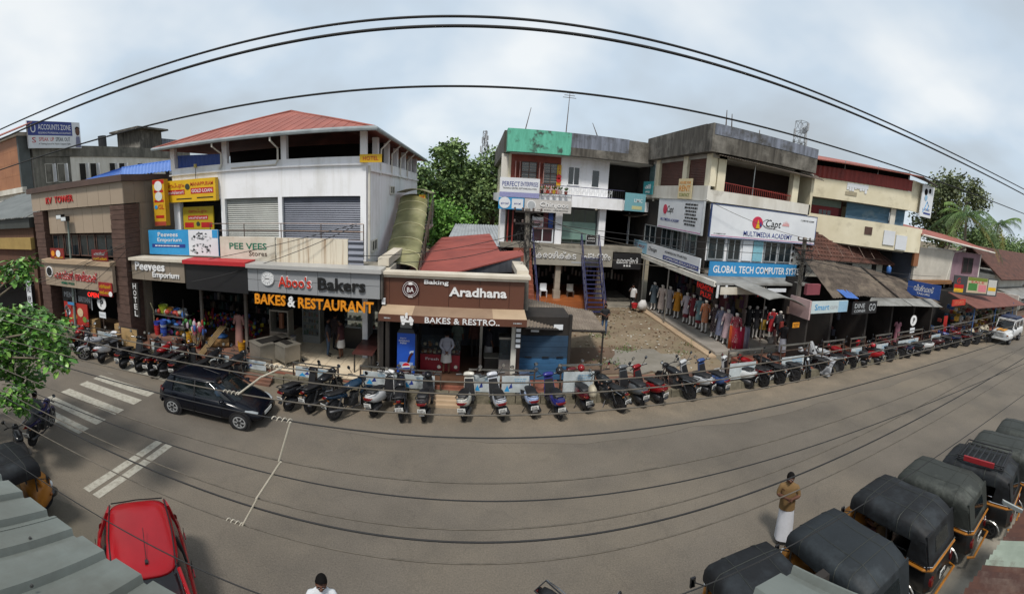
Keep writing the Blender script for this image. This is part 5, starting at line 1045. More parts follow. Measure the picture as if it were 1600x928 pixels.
window(fw, 2.6, 4.6, 4.8, 6.2, .1, flat('5a3a40'), dark_m, 2); B().box(-5.2, -.1, 5.2, -4.6, .1, 6.6, flat('8a5a3a')).build('plywood_panel', fw)
B().box(-4.9, -.3, 3.9, .5, -.02, 4.2, flat('8a6038')).build('timber_ledge', fw)
A_, B_ = P(1420.5, 431, Y=16.8), P(1470, 451, Y=14.6); dx = B_ - A_
bl, wd, ht = sign('shop_sign', 'tilted blue sign with white Malayalam letters above the far awnings', -hypot(dx.x, dx.y) / 2, hypot(dx.x, dx.y) / 2, 0, 0.95, 0, M('sign_blue', '24468a', '1e3c78', .8, .5), .08, texts=[('വിശ്വാസ്', 0, .6, .6, .45, white_t), ('TAILORS', 0, .22, .4, .14, white_t)])
bl.location = ((A_ + B_) / 2) - Vector((0, 0, 1.0)); bl.rotation_euler = (0, 0, atan2(dx.y, dx.x))
A_, B_ = P(1493, 424, Y=16.6), P(1560, 440, Y=14.6); dx = B_ - A_; L_ = hypot(dx.x, dx.y)
ad, wd, ht = sign('hoarding', 'busy coloured advertising hoarding on a dark frame above the red awning shop', -L_ / 2, L_ / 2, 0, 1.45, 0, flat('3a3c3e'), .1, texts=[('G', -.4, .72, .07, .3, red_t), (None, -.38, .42, .2, .2, red_t), (None, -.38, .2, .2, .2, yellow_t), (None, .02, .55, .46, .86, flat('b9a98f')), (None, -.08, .45, .2, .4, flat('3f7a3a'), dict(y=-.01)), (None, .14, .4, .18, .4, flat('c77a80'), dict(y=-.01)), (None, .02, .88, .44, .18, flat('6a7a2a'), dict(y=-.01)), (None, .37, .5, .2, .86, flat('b9b9b4')), (None, .37, .4, .18, .2, yellow_t, dict(y=-.01)), ('SALE', .02, .72, .3, .12, red_t, dict(y=-.012))])
ad.location = (A_ + B_) / 2 - Vector((0, 0, 1.5)); ad.rotation_euler = (0, 0, atan2(dx.y, dx.x))
sign('shop_sign', 'red shop board with a blue strip hung at the end of the grey awnings', 27.4, 29.4, 2.9, 3.35, 14.8, flat('b0301f'), .05, texts=[('STORES', 0, .5, .7, .5, flat('d07a5a'))])
ra_ = thing('red_awning_shop', 'general store with a red sloping awning and goods stacked outside', 'shop', (36, 16.5, 0))
B().slab((-6, -2.4, 2.75), (5, -2.4, 2.45), (5, .2, 3.2), (-6, .2, 3.5), .05, M('awning_red', '6f443b', '5f3931', 1, .8)).build('awning', ra_)
q = B(); q.box(-6, 1.6, .3, 5, 1.8, 3.5, dark_m).box(4.9, -1.5, .3, 5.1, 1.6, 3.2, white_d); q.build('wall', ra_)
for x in (-5.5, -1.5, 2.5): B().cyl((x, -2.0, .3), (x, -2.0, 2.7), .05, flat('3a5a8a'), 8).build('post', ra_)
rr = random.Random(17); gcol = ['8a3a32', '3a5a8a', 'b0a58f', '5a6a3a', 'a8862f', '6d5a4a', 'c4beb2', '31586b']
gs = B()
for k in range(120): gs.cbox(rr.uniform(-5.8, 4.7), rr.uniform(-1.2, 1.4), .36 + rr.choice([0, .35, .7, 1.05, 1.6]), rr.uniform(.15, .4), rr.uniform(.15, .35), rr.uniform(.15, .35), flat(rr.choice(gcol)))
tag(gs.build('stacked_goods', loc=(36, 16.5, 0)), 'mixed goods heaped in front of the red awning store', 'goods', kind='stuff')
fh = [(48, 19, 9, 7, 'low house with a brown tiled roof beyond the red awning store', tile_r), (60, 20, 10, 8, 'second tiled roof house further down the road', tile_r), (75, 21, 14, 9, 'distant grey roofed building down the road', ac_sheet), (95, 21, 16, 9, 'farthest brown roofed building down the right side of the road', tile_r)]
for x, y, wd, dp, lab, m in fh:
    t = thing('house', lab, 'house', (x, y, 0)); B().box(-wd / 2, 0, 0, wd / 2, dp, 4.6, white_d).build('wall', t)
    B().slab((-wd / 2 - .6, -1.2, 4.3), (wd / 2 + .6, -1.2, 4.3), (wd / 2, dp / 2, 7.4), (-wd / 2, dp / 2, 7.4), .12, m).slab((wd / 2 + .6, dp + 1, 4.3), (-wd / 2 - .6, dp + 1, 4.3), (-wd / 2, dp / 2, 7.4), (wd / 2, dp / 2, 7.4), .12, m).build('roof', t)
    for k in range(3): window(t, -wd / 2 + .8 + k * wd / 3, -wd / 2 + 2.2 + k * wd / 3, 1.2, 2.6, 0, flat('5a4a40'), dark_m, 2)
    B().slab((-wd / 2, -3.4, 2.7), (wd / 2, -3.4, 2.7), (wd / 2, 0, 3.3), (-wd / 2, 0, 3.3), .05, ac_light).build('awning', t)
    B().box(-wd / 2, -2.2, .36, wd / 2, -2.1, 1.0, flat('7a6a5a')).build('shop_counter', t)
# ------------------------------------------------------------------ two wheelers (front to +y, origin on the ground between the wheels)
def wheel(parent, x, y, r, wd, spokes=5, rim=alloy, name='wheel', axis='x', solid=0.0):
    """Tyre with a rim sub-part, axle along x."""
    b = B(); b.lathe((x, y, r), [(r * .66, -wd * .42), (r * .9, -wd * .5), (r * .985, -wd * .34), (r, 0), (r * .985, wd * .34), (r * .9, wd * .5), (r * .66, wd * .42)], rubber, 22, 'x')
    o = b.build(name, parent, smooth=SM)
    q = B(); q.lathe((x, y, r), [(r * .70, -wd * .40), (r * .70, wd * .40)], plastic_k, 18, 'x')
    q.lathe((x, y, r), [(r * .72, wd * .44), (r * .60, wd * .46), (r * .58, wd * .41)], rim, 18, 'x', False).lathe((x, y, r), [(r * .72, -wd * .44), (r * .60, -wd * .46), (r * .58, -wd * .41)], rim, 18, 'x', False)
    q.lathe((x, y, r), [(r * .2, -wd * .55), (r * .2, wd * .55)], engine_m, 10, 'x')
    for k in range(spokes):
        a = 2 * pi * k / spokes
        for sd in (-1, 1): q.prism([(x + sd * wd * .44, y + r * (.16 * cos(a) - .09 * sin(a)), r + r * (.16 * sin(a) + .09 * cos(a))), (x + sd * wd * .44, y + r * (.16 * cos(a) + .09 * sin(a)), r + r * (.16 * sin(a) - .09 * cos(a))),
                (x + sd * wd * .46, y + r * (.62 * cos(a) + .07 * sin(a)), r + r * (.62 * sin(a) - .07 * cos(a))), (x + sd * wd * .46, y + r * (.62 * cos(a) - .07 * sin(a)), r + r * (.62 * sin(a) + .07 * cos(a)))], (sd * wd * .06, 0, 0), rim)
    q.build('rim', o); return o
def mirrors(t, zs, ys, xs=0.33, stalk=0.2):
    for s in (-1, 1):
        b = B(); b.tube([(s * (xs - .13), ys, zs), (s * xs, ys - .02, zs + stalk)], .008, plastic_k, 5)
        b.lathe((s * (xs + .02), ys - .02, zs + stalk + .04), [(.05, .018), (.062, .0), (.05, -.012)], plastic_k, 12, 'y')
        o = b.build('mirror', t); B().lathe((s * (xs + .02), ys - .02, zs + stalk + .04), [(.05, -.014), (.05, -.017)], mirror_m, 12, 'y').build('mirror_glass', o)
def plate(t, y, z, tilt=0.06, wd=.21, ht=.13):
    b = B(); b.hexa([(-wd / 2, y, z), (wd / 2, y, z), (wd / 2, y + .008, z), (-wd / 2, y + .008, z)], [(-wd / 2, y - tilt, z + ht), (wd / 2, y - tilt, z + ht), (wd / 2, y - tilt + .008, z + ht), (-wd / 2, y - tilt + .008, z + ht)], plate_w)
    o = b.build('number_plate', t); q = B()
    for r_ in range(2):
        for k in range(4 + r_):
            x = -wd * .36 + k * wd * .17; zz = z + ht * (.58 - .42 * r_); yy = y - tilt * (.58 - .42 * r_) - .004
            q.box(x, yy - .012, zz, x + wd * .07, yy, zz + ht * .2, black_t)
    q.build('digits', o)['kind'] = 'stuff'
body_r = M('body_paint', '2b2b2f', rough=.25)      # recoloured on every copy
def paint(h): return M('lacquer_' + h, h, rough=.2, spec=.35, c2=None, scale=2)
def make_scooter():
    t = thing('scooter', 'x', 'scooter')
    r = .215
    wheel(t, 0, -.62, r, .1, 5, engine_m); wheel(t, 0, .64, r, .1, 5, alloy)
    b = B()                                                # tail panels with the raised rear
    b.loft([(-.93, 0, .70, .05, .03, 2.2), (-.88, 0, .66, .12, .09, 2.4), (-.72, 0, .61, .165, .15, 2.6), (-.45, 0, .57, .17, .19, 2.8), (-.18, 0, .52, .15, .2, 2.6), (-.02, 0, .44, .11, .14, 2.4)], body_r, 16)
    b.build('body_panel', t, smooth=True)
    b = B(); b.loft([(.28, 0, .29, .17, .05, 4), (-.05, 0, .30, .18, .06, 4)], plastic_k, 12); b.loft([(-.3, 0, .30, .10, .10, 3), (-.62, -.02, .28, .12, .12, 3), (-.75, -.02, .26, .06, .08, 3)], engine_m, 10); b.build('floorboard', t, smooth=SM)
    b = B(); b.hexa([(-.175, .30, .34), (.175, .30, .34), (.14, .42, .30), (-.14, .42, .30)], [(-.13, .43, .90), (.13, .43, .90), (.09, .55, .88), (-.09, .55, .88)], body_r); b.loft([(.5, 0, .40, .07, .05, 2), (.66, 0, .47, .075, .05, 2), (.86, 0, .36, .06, .06, 2)], body_r, 10); b.build('front_apron', t, smooth=SM)
    b = B(); b.hexa([(-.165, .285, .36), (.165, .285, .36), (.165, .32, .36), (-.165, .32, .36)], [(-.12, .41, .86), (.12, .41, .86), (.12, .45, .86), (-.12, .45, .86)], plastic_k); b.build('leg_shield_trim', t)
    b = B(); b.loft([(.40, 0, .98, .15, .05, 2.4), (.48, 0, 1.0, .16, .07, 2.4), (.58, 0, .96, .10, .06, 2.2)], body_r, 12); b.build('handlebar_cowl', t, smooth=True)
    b = B(); b.tube([(-.36, .36, 1.0), (-.12, .44, .99), (.12, .44, .99), (.36, .36, 1.0)], .017, plastic_k, 7).tube([(.36, .41, 1.01), (.2, .47, .99)], .007, alloy, 4).tube([(-.36, .41, 1.01), (-.2, .47, .99)], .007, alloy, 4); b.build('handlebar', t)
    b = B(); b.ball((0, .585, .95), (.085, .03, .05), lamp_g, 10, 6); b.build('headlight', t, smooth=True)
    b = B(); b.loft([(-.78, 0, .775, .1, .03, 2.4), (-.66, 0, .795, .14, .045, 2.6), (-.4, 0, .785, .145, .045, 2.6), (-.12, 0, .745, .12, .04, 2.6), (.02, 0, .71, .07, .03, 2.4)], seat_k, 14); b.build('seat', t, smooth=True)
    b = B(); b.tube([(-.14, -.55, .77), (-.15, -.82, .80), (-.1, -.96, .81), (.1, -.96, .81), (.15, -.82, .80), (.14, -.55, .77)], .014, engine_m, 6); b.build('grab_rail', t)
    B().loft([(-.955, 0, .64, .105, .028, 2.6), (-.92, 0, .645, .12, .04, 2.6)], red_lens, 12).build('tail_light', t, smooth=SM)
    for s in (-1, 1): B().ball((s * .125, -.90, .665), (.02, .02, .016), amber, 8, 5).build('indicator', t, smooth=True)
    b = B(); b.hexa([(-.06, -.80, .52), (.06, -.80, .52), (.06, -.78, .5), (-.06, -.78, .5)], [(-.07, -.98, .33), (.07, -.98, .33), (.07, -.97, .31), (-.07, -.97, .31)][::1], plastic_k); b.build('mudguard', t)
    plate(t, -.95, .40, .02)
    b = B(); b.lathe((.14, -.88, .3), [(.04, 0), (.06, .03), (.06, .38), (.03, .46)], engine_m, 10, 'y'); b.build('exhaust', t, smooth=SM)
    b = B(); b.tube([(0, .50, .82), (0, .60, .42), (.06, .64, .215)], .022, engine_m, 6); b.build('front_fork', t)
    b = B(); b.tube([(-.1, -.25, .22), (-.24, -.28, .02)], .014, engine_m, 5); b.build('side_stand', t)
    mirrors(t, 1.0, .42, .33); return t
def make_moto():
    t = thing('motorcycle', 'x', 'motorcycle')
    r = .30
    wheel(t, 0, -.63, r, .10, 6, engine_m); wheel(t, 0, .66, r, .085, 6, alloy)
    b = B(); b.loft([(-.18, 0, .86, .10, .06, 2.4), (-.02, 0, .84, .13, .10, 2.4), (.18, 0, .86, .15, .12, 2.3), (.36, 0, .87, .13, .11, 2.2), (.44, 0, .86, .06, .07, 2)], body_r, 14); b.build('fuel_tank', t, smooth=True)
    b = B(); b.loft([(-.90, 0, .81, .07, .03, 2.4), (-.78, 0, .80, .11, .04, 2.6), (-.45, 0, .79, .13, .045, 2.6), (-.2, 0, .80, .11, .045, 2.6)], seat_k, 14); b.build('seat', t, smooth=True)
    b = B(); b.loft([(-.98, 0, .77, .04, .03, 2), (-.84, 0, .73, .085, .055, 2.3), (-.5, 0, .68, .11, .09, 2.4), (-.2, 0, .62, .10, .08, 2.4)], body_r, 12); b.build('tail_panel', t, smooth=True)
    b = B(); b.tube([(0, .42, .85), (0, .3, .6), (0, .25, .3), (0, -.1, .26), (0, -.28, .34), (0, -.2, .7), (0, .3, .82)], .022, engine_m, 6); b.tube([(-.07, -.25, .34), (-.07, -.63, .30)], .022, engine_m, 6).tube([(.07, -.25, .34), (.07, -.63, .30)], .022, engine_m, 6); b.build('frame', t)
    b = B(); b.cbox(0, .02, .27, .22, .34, .2, engine_m).cbox(0, .14, .45, .16, .18, .18, engine_m)
    for k in range(4): b.cbox(0, .14, .48 + k * .035, .20, .21, .012, alloy)
    b.lathe((0, -.02, .36), [(.10, -.14), (.10, .14)], engine_m, 12, 'x'); b.build('engine', t)
    b = B()
    for s in (-1, 1): b.tube([(s * .09, .42, .96), (s * .08, .56, .62), (s * .07, .66, .30)], [.022, .026, .02], alloy, 7)
    b.build('front_fork', t); b = B()
    for s in (-1, 1): b.tube([(s * .11, -.62, .32), (s * .12, -.45, .66)], .03, engine_m, 7)
    b.build('shock_absorber', t)
    b = B(); b.tube([(-.36, .28, 1.03), (-.2, .38, 1.02), (-.08, .42, .98), (.08, .42, .98), (.2, .38, 1.02), (.36, .28, 1.03)], .014, plastic_k, 7); b.tube([(-.36, .28, 1.03), (-.25, .34, 1.03)], .02, rubber, 7).tube([(.36, .28, 1.03), (.25, .34, 1.03)], .02, rubber, 7); b.build('handlebar', t)
    b = B(); b.loft([(.44, 0, .95, .10, .09, 2.3), (.54, 0, .93, .10, .11, 2.3), (.58, 0, .92, .08, .08, 2.2)], body_r, 12); b.build('headlamp_cowl', t, smooth=True); B().ball((0, .58, .92), (.07, .025, .065), lamp_g, 10, 6).build('headlight', t, smooth=True)
    b = B(); b.tube([(0, .95, .44), (0, .85, .58), (0, .66, .63), (0, .48, .58), (0, .40, .48)], .05, body_r, 6); b.build('front_mudguard', t, smooth=True)
    b = B(); b.tube([(0, -.5, .66), (0, -.7, .66), (0, -.9, .58), (0, -1.0, .42)], [.05, .06, .06, .05], plastic_k, 7); b.build('rear_mudguard', t, smooth=True)
    B().loft([(-1.005, 0, .75, .055, .03, 2.4), (-.96, 0, .76, .06, .035, 2.4)], red_lens, 10).build('tail_light', t, smooth=SM)
    for s in (-1, 1): B().tube([(s * .05, -.93, .68), (s * .13, -.95, .68)], [.008, .018], amber, 7).build('indicator', t)
    plate(t, -1.03, .47, .02)
    b = B(); b.tube([(.1, .28, .5), (.12, .24, .22), (.14, -.2, .24), (.16, -.45, .3), (.17, -.98, .38)], [.02, .02, .025, .042, .048], engine_m, 8); b.build('exhaust', t, smooth=True)
    b = B(); b.tube([(-.2, -.98, .8), (-.2, -.7, .82), (-.2, -.5, .8)], .012, alloy, 5).tube([(-.14, -.6, .82), (-.14, -.95, .85), (.14, -.95, .85), (.14, -.6, .82)], .014, engine_m, 6); b.build('grab_rail', t)
    b = B(); b.tube([(-.08, -.05, .25), (-.26, -.12, .01)], .014, engine_m, 5); b.build('side_stand', t)
    mirrors(t, 1.02, .34, .34, .17); return t
def helmet(loc, m, label):
    t = thing('helmet', label, 'helmet', loc); B().ball((0, 0, 0), (.13, .15, .13), m, 14, 8).build('shell', t, smooth=True); B().loft([(.06, 0, -.02, .11, .05, 2.6), (.145, 0, -.02, .075, .045, 2.6)], glass, 12).build('visor', t, smooth=True); return t
def place2(proto, px, py, turn_, col, label, lean=0.1, rear=True):
    """Stand a copy with its rear tyre on the ground point seen at (px, py)."""
    p = P(px, py, Z=0.02); a = radians(turn_ * 1.25 + (px * 13 % 17) - 8)
    off = .62
    loc = (p.x + sin(-a) * off, p.y + cos(a) * off, 0.015) if rear else (p.x, p.y, .015)
    o = dup(proto, loc, a, label, 'two wheelers parked along the far kerb', {body_r: paint(col)} if col else None)
    o.rotation_euler = (0, -lean * (.4 + (px * 7 % 11) / 9), a); o.scale = (1.22, 1.1, 1.09); return o
scoot = make_scooter(); moto = make_moto()
TW = [
 ('m', 98, 545, 35, '26272b', 'dark motorcycle farthest left in the row, before the red food poster'),
 ('m', 122, 552, 25, '8f1a1d', 'red and black motorcycle at the left end of the row by the round parking sign'),
 ('m', 176, 556, 118, '8a8d93', 'silver motorcycle standing sideways with its front wheel to the left, by the parking sign'),
 ('s', 161, 566, 12, 'c9cacc', 'white scooter next to the sideways silver motorcycle'),
 ('s', 195, 575, 5, '1d1d20', 'black scooter, first of three dark ones beyond the zebra crossing'),
 ('s', 221, 580, 0, '232022', 'black scooter standing between another black scooter and a red motorcycle near the hatchback'),
 ('m', 243, 588, -5, '7a1518', 'black motorcycle with a red tank just left of the hatchback'),
 ('m', 262, 590, -12, '2a1a1b', 'dark red tailed motorcycle half hidden behind the rear of the black hatchback'),
 ('m', 318, 600, 0, '1d1d20', 'black motorcycle with only its mirrors above the roof of the black hatchback'),
 ('m', 352, 606, -5, '202226', 'black motorcycle behind the windscreen of the black hatchback'),
 ('s', 455, 640, -28, '1a1a1d', 'black scooter with a red tail light, first right of the brick coloured steps'),
 ('m', 489, 643, -22, '1b1c1f', 'black motorcycle before the railing board with the motorcycle picture'),
 ('m', 527, 654, -20, '1f3448', 'motorcycle with a blue tank shroud, third right of the brick coloured steps'),
 ('s', 587, 649, -20, 'c9c9c9', 'white scooter before the first white board of the cola fridge railing'),
 ('m', 628, 655, 8, '1c1d20', 'black motorcycle with a wide exhaust between a white and a dark grey scooter'),
 ('s', 664, 656, -6, '3a3538', 'dark grey scooter with a red tail light and a black helmet on its mirror'),
 ('s', 727, 655, -14, 'c6c3b9', 'cream white scooter beside the cream steps'),
 ('s', 784, 654, 6, 'b9bcc4', 'silver and black scooter in front of the brown bakery shop railing'),
 ('s', 832, 650, 8, '9fb0d0', 'pale blue and white scooter at the right end of the brown bakery railing'),
 ('s', 873, 653, 4, '31327a', 'deep blue scooter with a pink tail before the blue planked kiosk'),
 ('s', 914, 642, 2, '571d22', 'maroon scooter carrying a cloth bag'),
 ('m', 966, 642, 16, '1e2022', 'black motorcycle with a blue framed plate before the courtyard'),
 ('s', 998, 634, 16, '5f6265', 'grey scooter in front of the courtyard, left of a red and black one'),
 ('s', 1027, 630, 20, '7f161b', 'red and black scooter before the worn concrete patch'),
 ('m', 1074, 624, 22, '1d1e21', 'black motorcycle standing alone between two groups before the courtyard'),
 ('s', 1101, 617, 14, 'b3b5b7', 'silver tailed black scooter, left of a pair below the garment shop steps'),
 ('s', 1124, 616, 12, '39507f', 'dark blue scooter at the right of the pair below the garment shop steps'),
 ('s', 1166, 606, 24, 'c2c3c3', 'white scooter below the rack of red garments'),
 ('m', 1189, 604, 20, '8a171b', 'red and black motorcycle right of the white scooter by the garment rack'),
 ('m', 1214, 600, 22, '1c1d1f', 'black motorcycle, left one of two below the mannequins in black'),
 ('m', 1237, 596, 24, '2a2b2d', 'black motorcycle with a chrome edged seat by the foot of the concrete pole'),
 ('m', 1280, 586, 20, '20191b', 'dark motorcycle half hidden by the striped cover near the concrete pole'),
 ('m', 1326, 576, 28, '7d1a1e', 'black motorcycle with red side stripes before the Smart Cure shop'),
 ('s', 1346, 573, 26, '1c1c1e', 'black scooter between a red striped motorcycle and a red scooter'),
 ('s', 1368, 569, 22, 'a3232a', 'bright red and white scooter in front of the far shops'),
 ('m', 1402, 560, 30, '4a1a1d', 'dark maroon motorcycle below the far parking sign'),
 ('s', 1415, 559, 26, '22273f', 'dark navy scooter beside the maroon motorcycle'),
 ('s', 1447, 553, 35, 'c0c1c0', 'silver white scooter under the far grey awnings'),
 ('s', 1463, 548, 28, '3a1518', 'dark maroon scooter right of the silver white scooter'),
 ('m', 1474, 545, 28, '1b1b1e', 'black motorcycle in the far cluster left of the blue one'),
 ('m', 1489, 543, 28, '27366a', 'blue motorcycle with a pinkish tail in the far cluster'),
 ('m', 1507, 541, 30, '6d1a1d', 'motorcycle with a red tank at the right end of the far cluster'),
 ('m', 1306, 581, 24, 'b9bcbe', 'white fronted motorcycle just right of the striped cover'),
 ('m', 1386, 565, 28, '2b2d31', 'dark motorcycle between the red and white scooter and the maroon motorcycle'),
 ('s', 1431, 556, 30, '1e1f22', 'black scooter left of the silver white scooter'),
 ('m', 141, 558, 30, '22252a', 'black motorcycle behind the sideways silver motorcycle'),
 ('s', 281, 592, -6, '1b1c20', 'black scooter right behind the roof of the black hatchback'),
 ('m', 1523, 538, 34, '1d1e22', 'dark motorcycle between the far cluster and the lone one near the jeep'),
 ('m', 1544, 535, 55, '1e1e20', 'black motorcycle parked alone near the white jeep'),
]
first = {'s': True, 'm': True}; bikes = []
for kind, px, py, tn, col, lab in TW:
    o = place2(scoot if kind == 's' else moto, px, py, tn, col, lab); bikes.append(o)
p = P(1262, 592, Z=.02); a = radians(162)
o = dup(moto, (p.x - sin(-a) * .66, p.y - cos(a) * .66, .015), a, 'motorcycle facing the road with a bright rimmed front wheel by the concrete pole', 'two wheelers parked along the far kerb', {body_r: paint('1d2226')}); o.rotation_euler = (0, .08, a)
def remove_tree(o):
    for c in kids(o): remove_tree(c)
    bpy.data.objects.remove(o)

for px, py, Y, col, lab in ((219, 533, 14.9, '1c1c20', 'black helmet resting on the black scooter by the silver motorcycle'), (245, 538, 14.9, '202024', 'black helmet resting on the second dark scooter left of the hatchback'), (669, 586, 14.3, '1b1b1e', 'black helmet hung on the dark grey scooter mirror'), (874, 579, 14.4, '26262a', 'black helmet on the deep blue scooter'), (908, 575, 14.4, '7a1c20', 'red helmet on the maroon scooter'), (1251, 546, 15.0, 'b5b7ba', 'silver helmet on the motorcycle facing the road'), (1364, 539, 14.9, 'b0303a', 'pinkish red helmet on the red and white scooter')):
    helmet(tuple(P(px, py, Y=Y)), paint(col), lab)
cbg = thing('cloth_bag', 'beige cloth bag hanging from the maroon scooter', 'bag', tuple(P(926, 612, Y=13.6))); B().loft([(-.2, 0, 0, .05, .08, 2), (-.1, 0, 0, .13, .2, 2.2), (.1, 0, 0, .14, .22, 2.2), (.2, 0, 0, .06, .1, 2)], flat('a39a86'), 12).build('bag_body', cbg, smooth=True); B().tube([(0, -.05, .2), (0, 0, .4), (0, .05, .2)], .012, flat('a39a86')).build('strap', cbg)
cvp = P(1284, 588, Z=0); cvt = thing('covered_scooter', 'scooter under a grey striped cloth cover', 'scooter cover', (cvp.x + .2, cvp.y + .6, 0), radians(22))
strp = M('striped_cloth', '9b9da0', '4d4f53', 1.0, .8, stretch=(9, .2, .2), lo=.42, hi=.58)
def cvf(u, v):
    y = -.95 + 1.9 * u; h = .78 + .1 * sin(u * 5) + (.75 * math.exp(-((u - .75) / .13) ** 2)); wv = .42 - .08 * u + .04 * sin(u * 17)
    a = (v - .5) * pi
    return (wv * sin(a) * (1.0 + .25 * abs(sin(a)) + .06 * sin(v * 40)), y, max(.12, h * cos(a) ** .7 if abs(cos(a)) > 1e-3 else .12))
B().grid(cvf, 22, 18, strp).build('cloth_cover', cvt, smooth=True); wheel(cvt, 0, -.7, .22, .1, 5, engine_m); wheel(cvt, 0, .7, .22, .1, 5, engine_m)
# ------------------------------------------------------------------ cars (front to +x)
chrome_al = M('bright_alloy', 'b9bbbd', 'a5a7a9', 4, .35, metal=.6)
tint = M('tinted_glass', '14191b', rough=.06, alpha=.72, spec=.6, c2='1a2124', scale=1)
def make_car(label, col, loc, rz, name='parked_car', wheels=True, driver=False):
    t = thing(name, label, 'car', loc, rz); pm = paint(col)
    b = B(); b.loft([(-1.84, 0, .62, .62, .20, 4), (-1.78, 0, .62, .74, .30, 4), (-1.5, 0, .60, .82, .38, 4.5), (-.9, 0, .58, .84, .39, 5), (0, 0, .58, .845, .38, 5), (.7, 0, .58, .84, .38, 5), (1.0, 0, .56, .83, .355, 4.2), (1.3, 0, .53, .80, .30, 3.6), (1.58, 0, .48, .73, .22, 3.2), (1.78, 0, .42, .60, .13, 2.8)], pm, 28, True, 'x')
    b.build('body', t, smooth=True)
    b = B(); b.loft([(.88, -.36, 0, 1.46, .765, 4.5), (.95, -.37, 0, 1.40, .75, 4.5), (1.18, -.47, 0, 1.13, .68, 4.2), (1.40, -.60, 0, .84, .58, 4.0)], tint, 36, True, 'z'); b.build('windows', t, smooth=SM)
    b = B(); b.loft([(1.365, -.60, 0, .92, .605, 4.0), (1.40, -.60, 0, .90, .595, 4.0), (1.435, -.60, 0, .82, .54, 3.6), (1.458, -.59, 0, .66, .42, 3.2), (1.468, -.59, 0, .33, .2, 3)], pm, 36, True, 'z'); b.build('roof', t, smooth=True)
    for s in (-1, 1):
        B().tube([(1.0, s * .70, .92), (.62, s * .655, 1.17), (.24, s * .55, 1.405)], .032, pm, 6).build('windscreen_pillar', t); B().tube([(-.40, s * .762, .9), (-.42, s * .69, 1.18), (-.44, s * .60, 1.4)], .028, black_m, 6).build('door_pillar', t)
        q = B(); q.hexa([(-1.74, s * .72, .9), (-1.25, s * .775, .9), (-1.25, s * .70, .9), (-1.74, s * .62, .9)], [(-1.44, s * .56, 1.40), (-1.25, s * .61, 1.40), (-1.25, s * .56, 1.40), (-1.44, s * .50, 1.40)], pm); q.build('rear_pillar', t)
        q = B(); q.tube([(-1.42, s * .53, 1.428), (-.55, s * .555, 1.44), (.22, s * .51, 1.425)], .013, black_m, 5).tube([(-1.47, -.5, 1.42), (-1.5, 0, 1.43), (-1.47, .5, 1.42)], .012, black_m, 5); q.build('roof_rail', t)
        for x0, x1 in ((-.36, .62), (-1.25, -.38)):
            q = B(); q.tube([(x0 + .02, s * .847, .90), (x0 + .02, s * .85, .34), (x1 - .02, s * .85, .34), (x1 - .02, s * .845, .90)], .006, black_m, 4)
            q.build('door_gap', t); B().cbox(x0 + .14, s * .855, .80, .16, .02, .03, pm).build('door_handle', t)
        m = B(); m.ball((.68, s * .93, .98), (.07, .10, .065), pm if s < 2 else pm, 10, 6); o = m.build('wing_mirror', t, smooth=True); B().cbox(.615, s * .94, .935, .005, .14, .09, mirror_m).build('mirror_glass', o)
        B().loft([(1.36, s * .73, .66, .05, .04, 2.4), (1.55, s * .66, .62, .085, .055, 2.4), (1.70, s * .56, .57, .05, .035, 2.4)], M('car_lamp', '9a9fa2', '7f8487', 6, .12), 12, True, 'x').build('headlight', t, smooth=SM)
        B().loft([(-1.84, s * .55, .80, .08, .09, 3), (-1.62, s * .70, .82, .09, .10, 3)], red_lens, 10, True, 'x').build('tail_light', t, smooth=SM)
        for x in (-1.22, 1.2):
            q = B(); q.lathe((x, s * .80, .30), [(.36, -s * .05), (.36, s * .047)], black_m, 24, 'y'); q.build('wheel_arch', t)
            w_ = wheel(t, 0, 0, .295, .18, 6, chrome_al); w_.location = (x, s * .785, 0); w_.rotation_euler = (0, 0, pi / 2)
    B().box(1.70, -.42, .36, 1.78, .42, .50, black_m).build('grille', t); B().box(1.775, -.26, .40, 1.795, .26, .52, plate_w).build('number_plate', t); B().box(-1.85, -.26, .55, -1.835, .26, .67, plate_w).build('number_plate', t)
    B().loft([(-1.86, 0, .42, .68, .09, 4), (-1.7, 0, .42, .80, .12, 4)], pm, 16, True, 'x').build('rear_bumper', t, smooth=SM)
    for y in (.3, -.2): B().tube([(1.0, y, .945), (.75, y - .3, 1.08)], .012, black_m, 4).build('wiper', t)
    B().tube([(.1, .05, 1.475), (-.5, .05, 1.60)], .006, black_m, 4).cbox(.1, .05, 1.46, .07, .05, .03, black_m).build('aerial', t)
    return t
c = (P(272, 646, Z=0) + P(370, 672, Z=0)) / 2
make_car('black navy hatchback driving along the road past the bakery', '0a0d16', (c.x, c.y + .84, 0), radians(3), 'moving_car').scale = (1.04, 1, .89)
make_car('bright red hatchback parked below the grey roof sheets', '92131b', (-4.72, 4.62, 0), radians(-43))
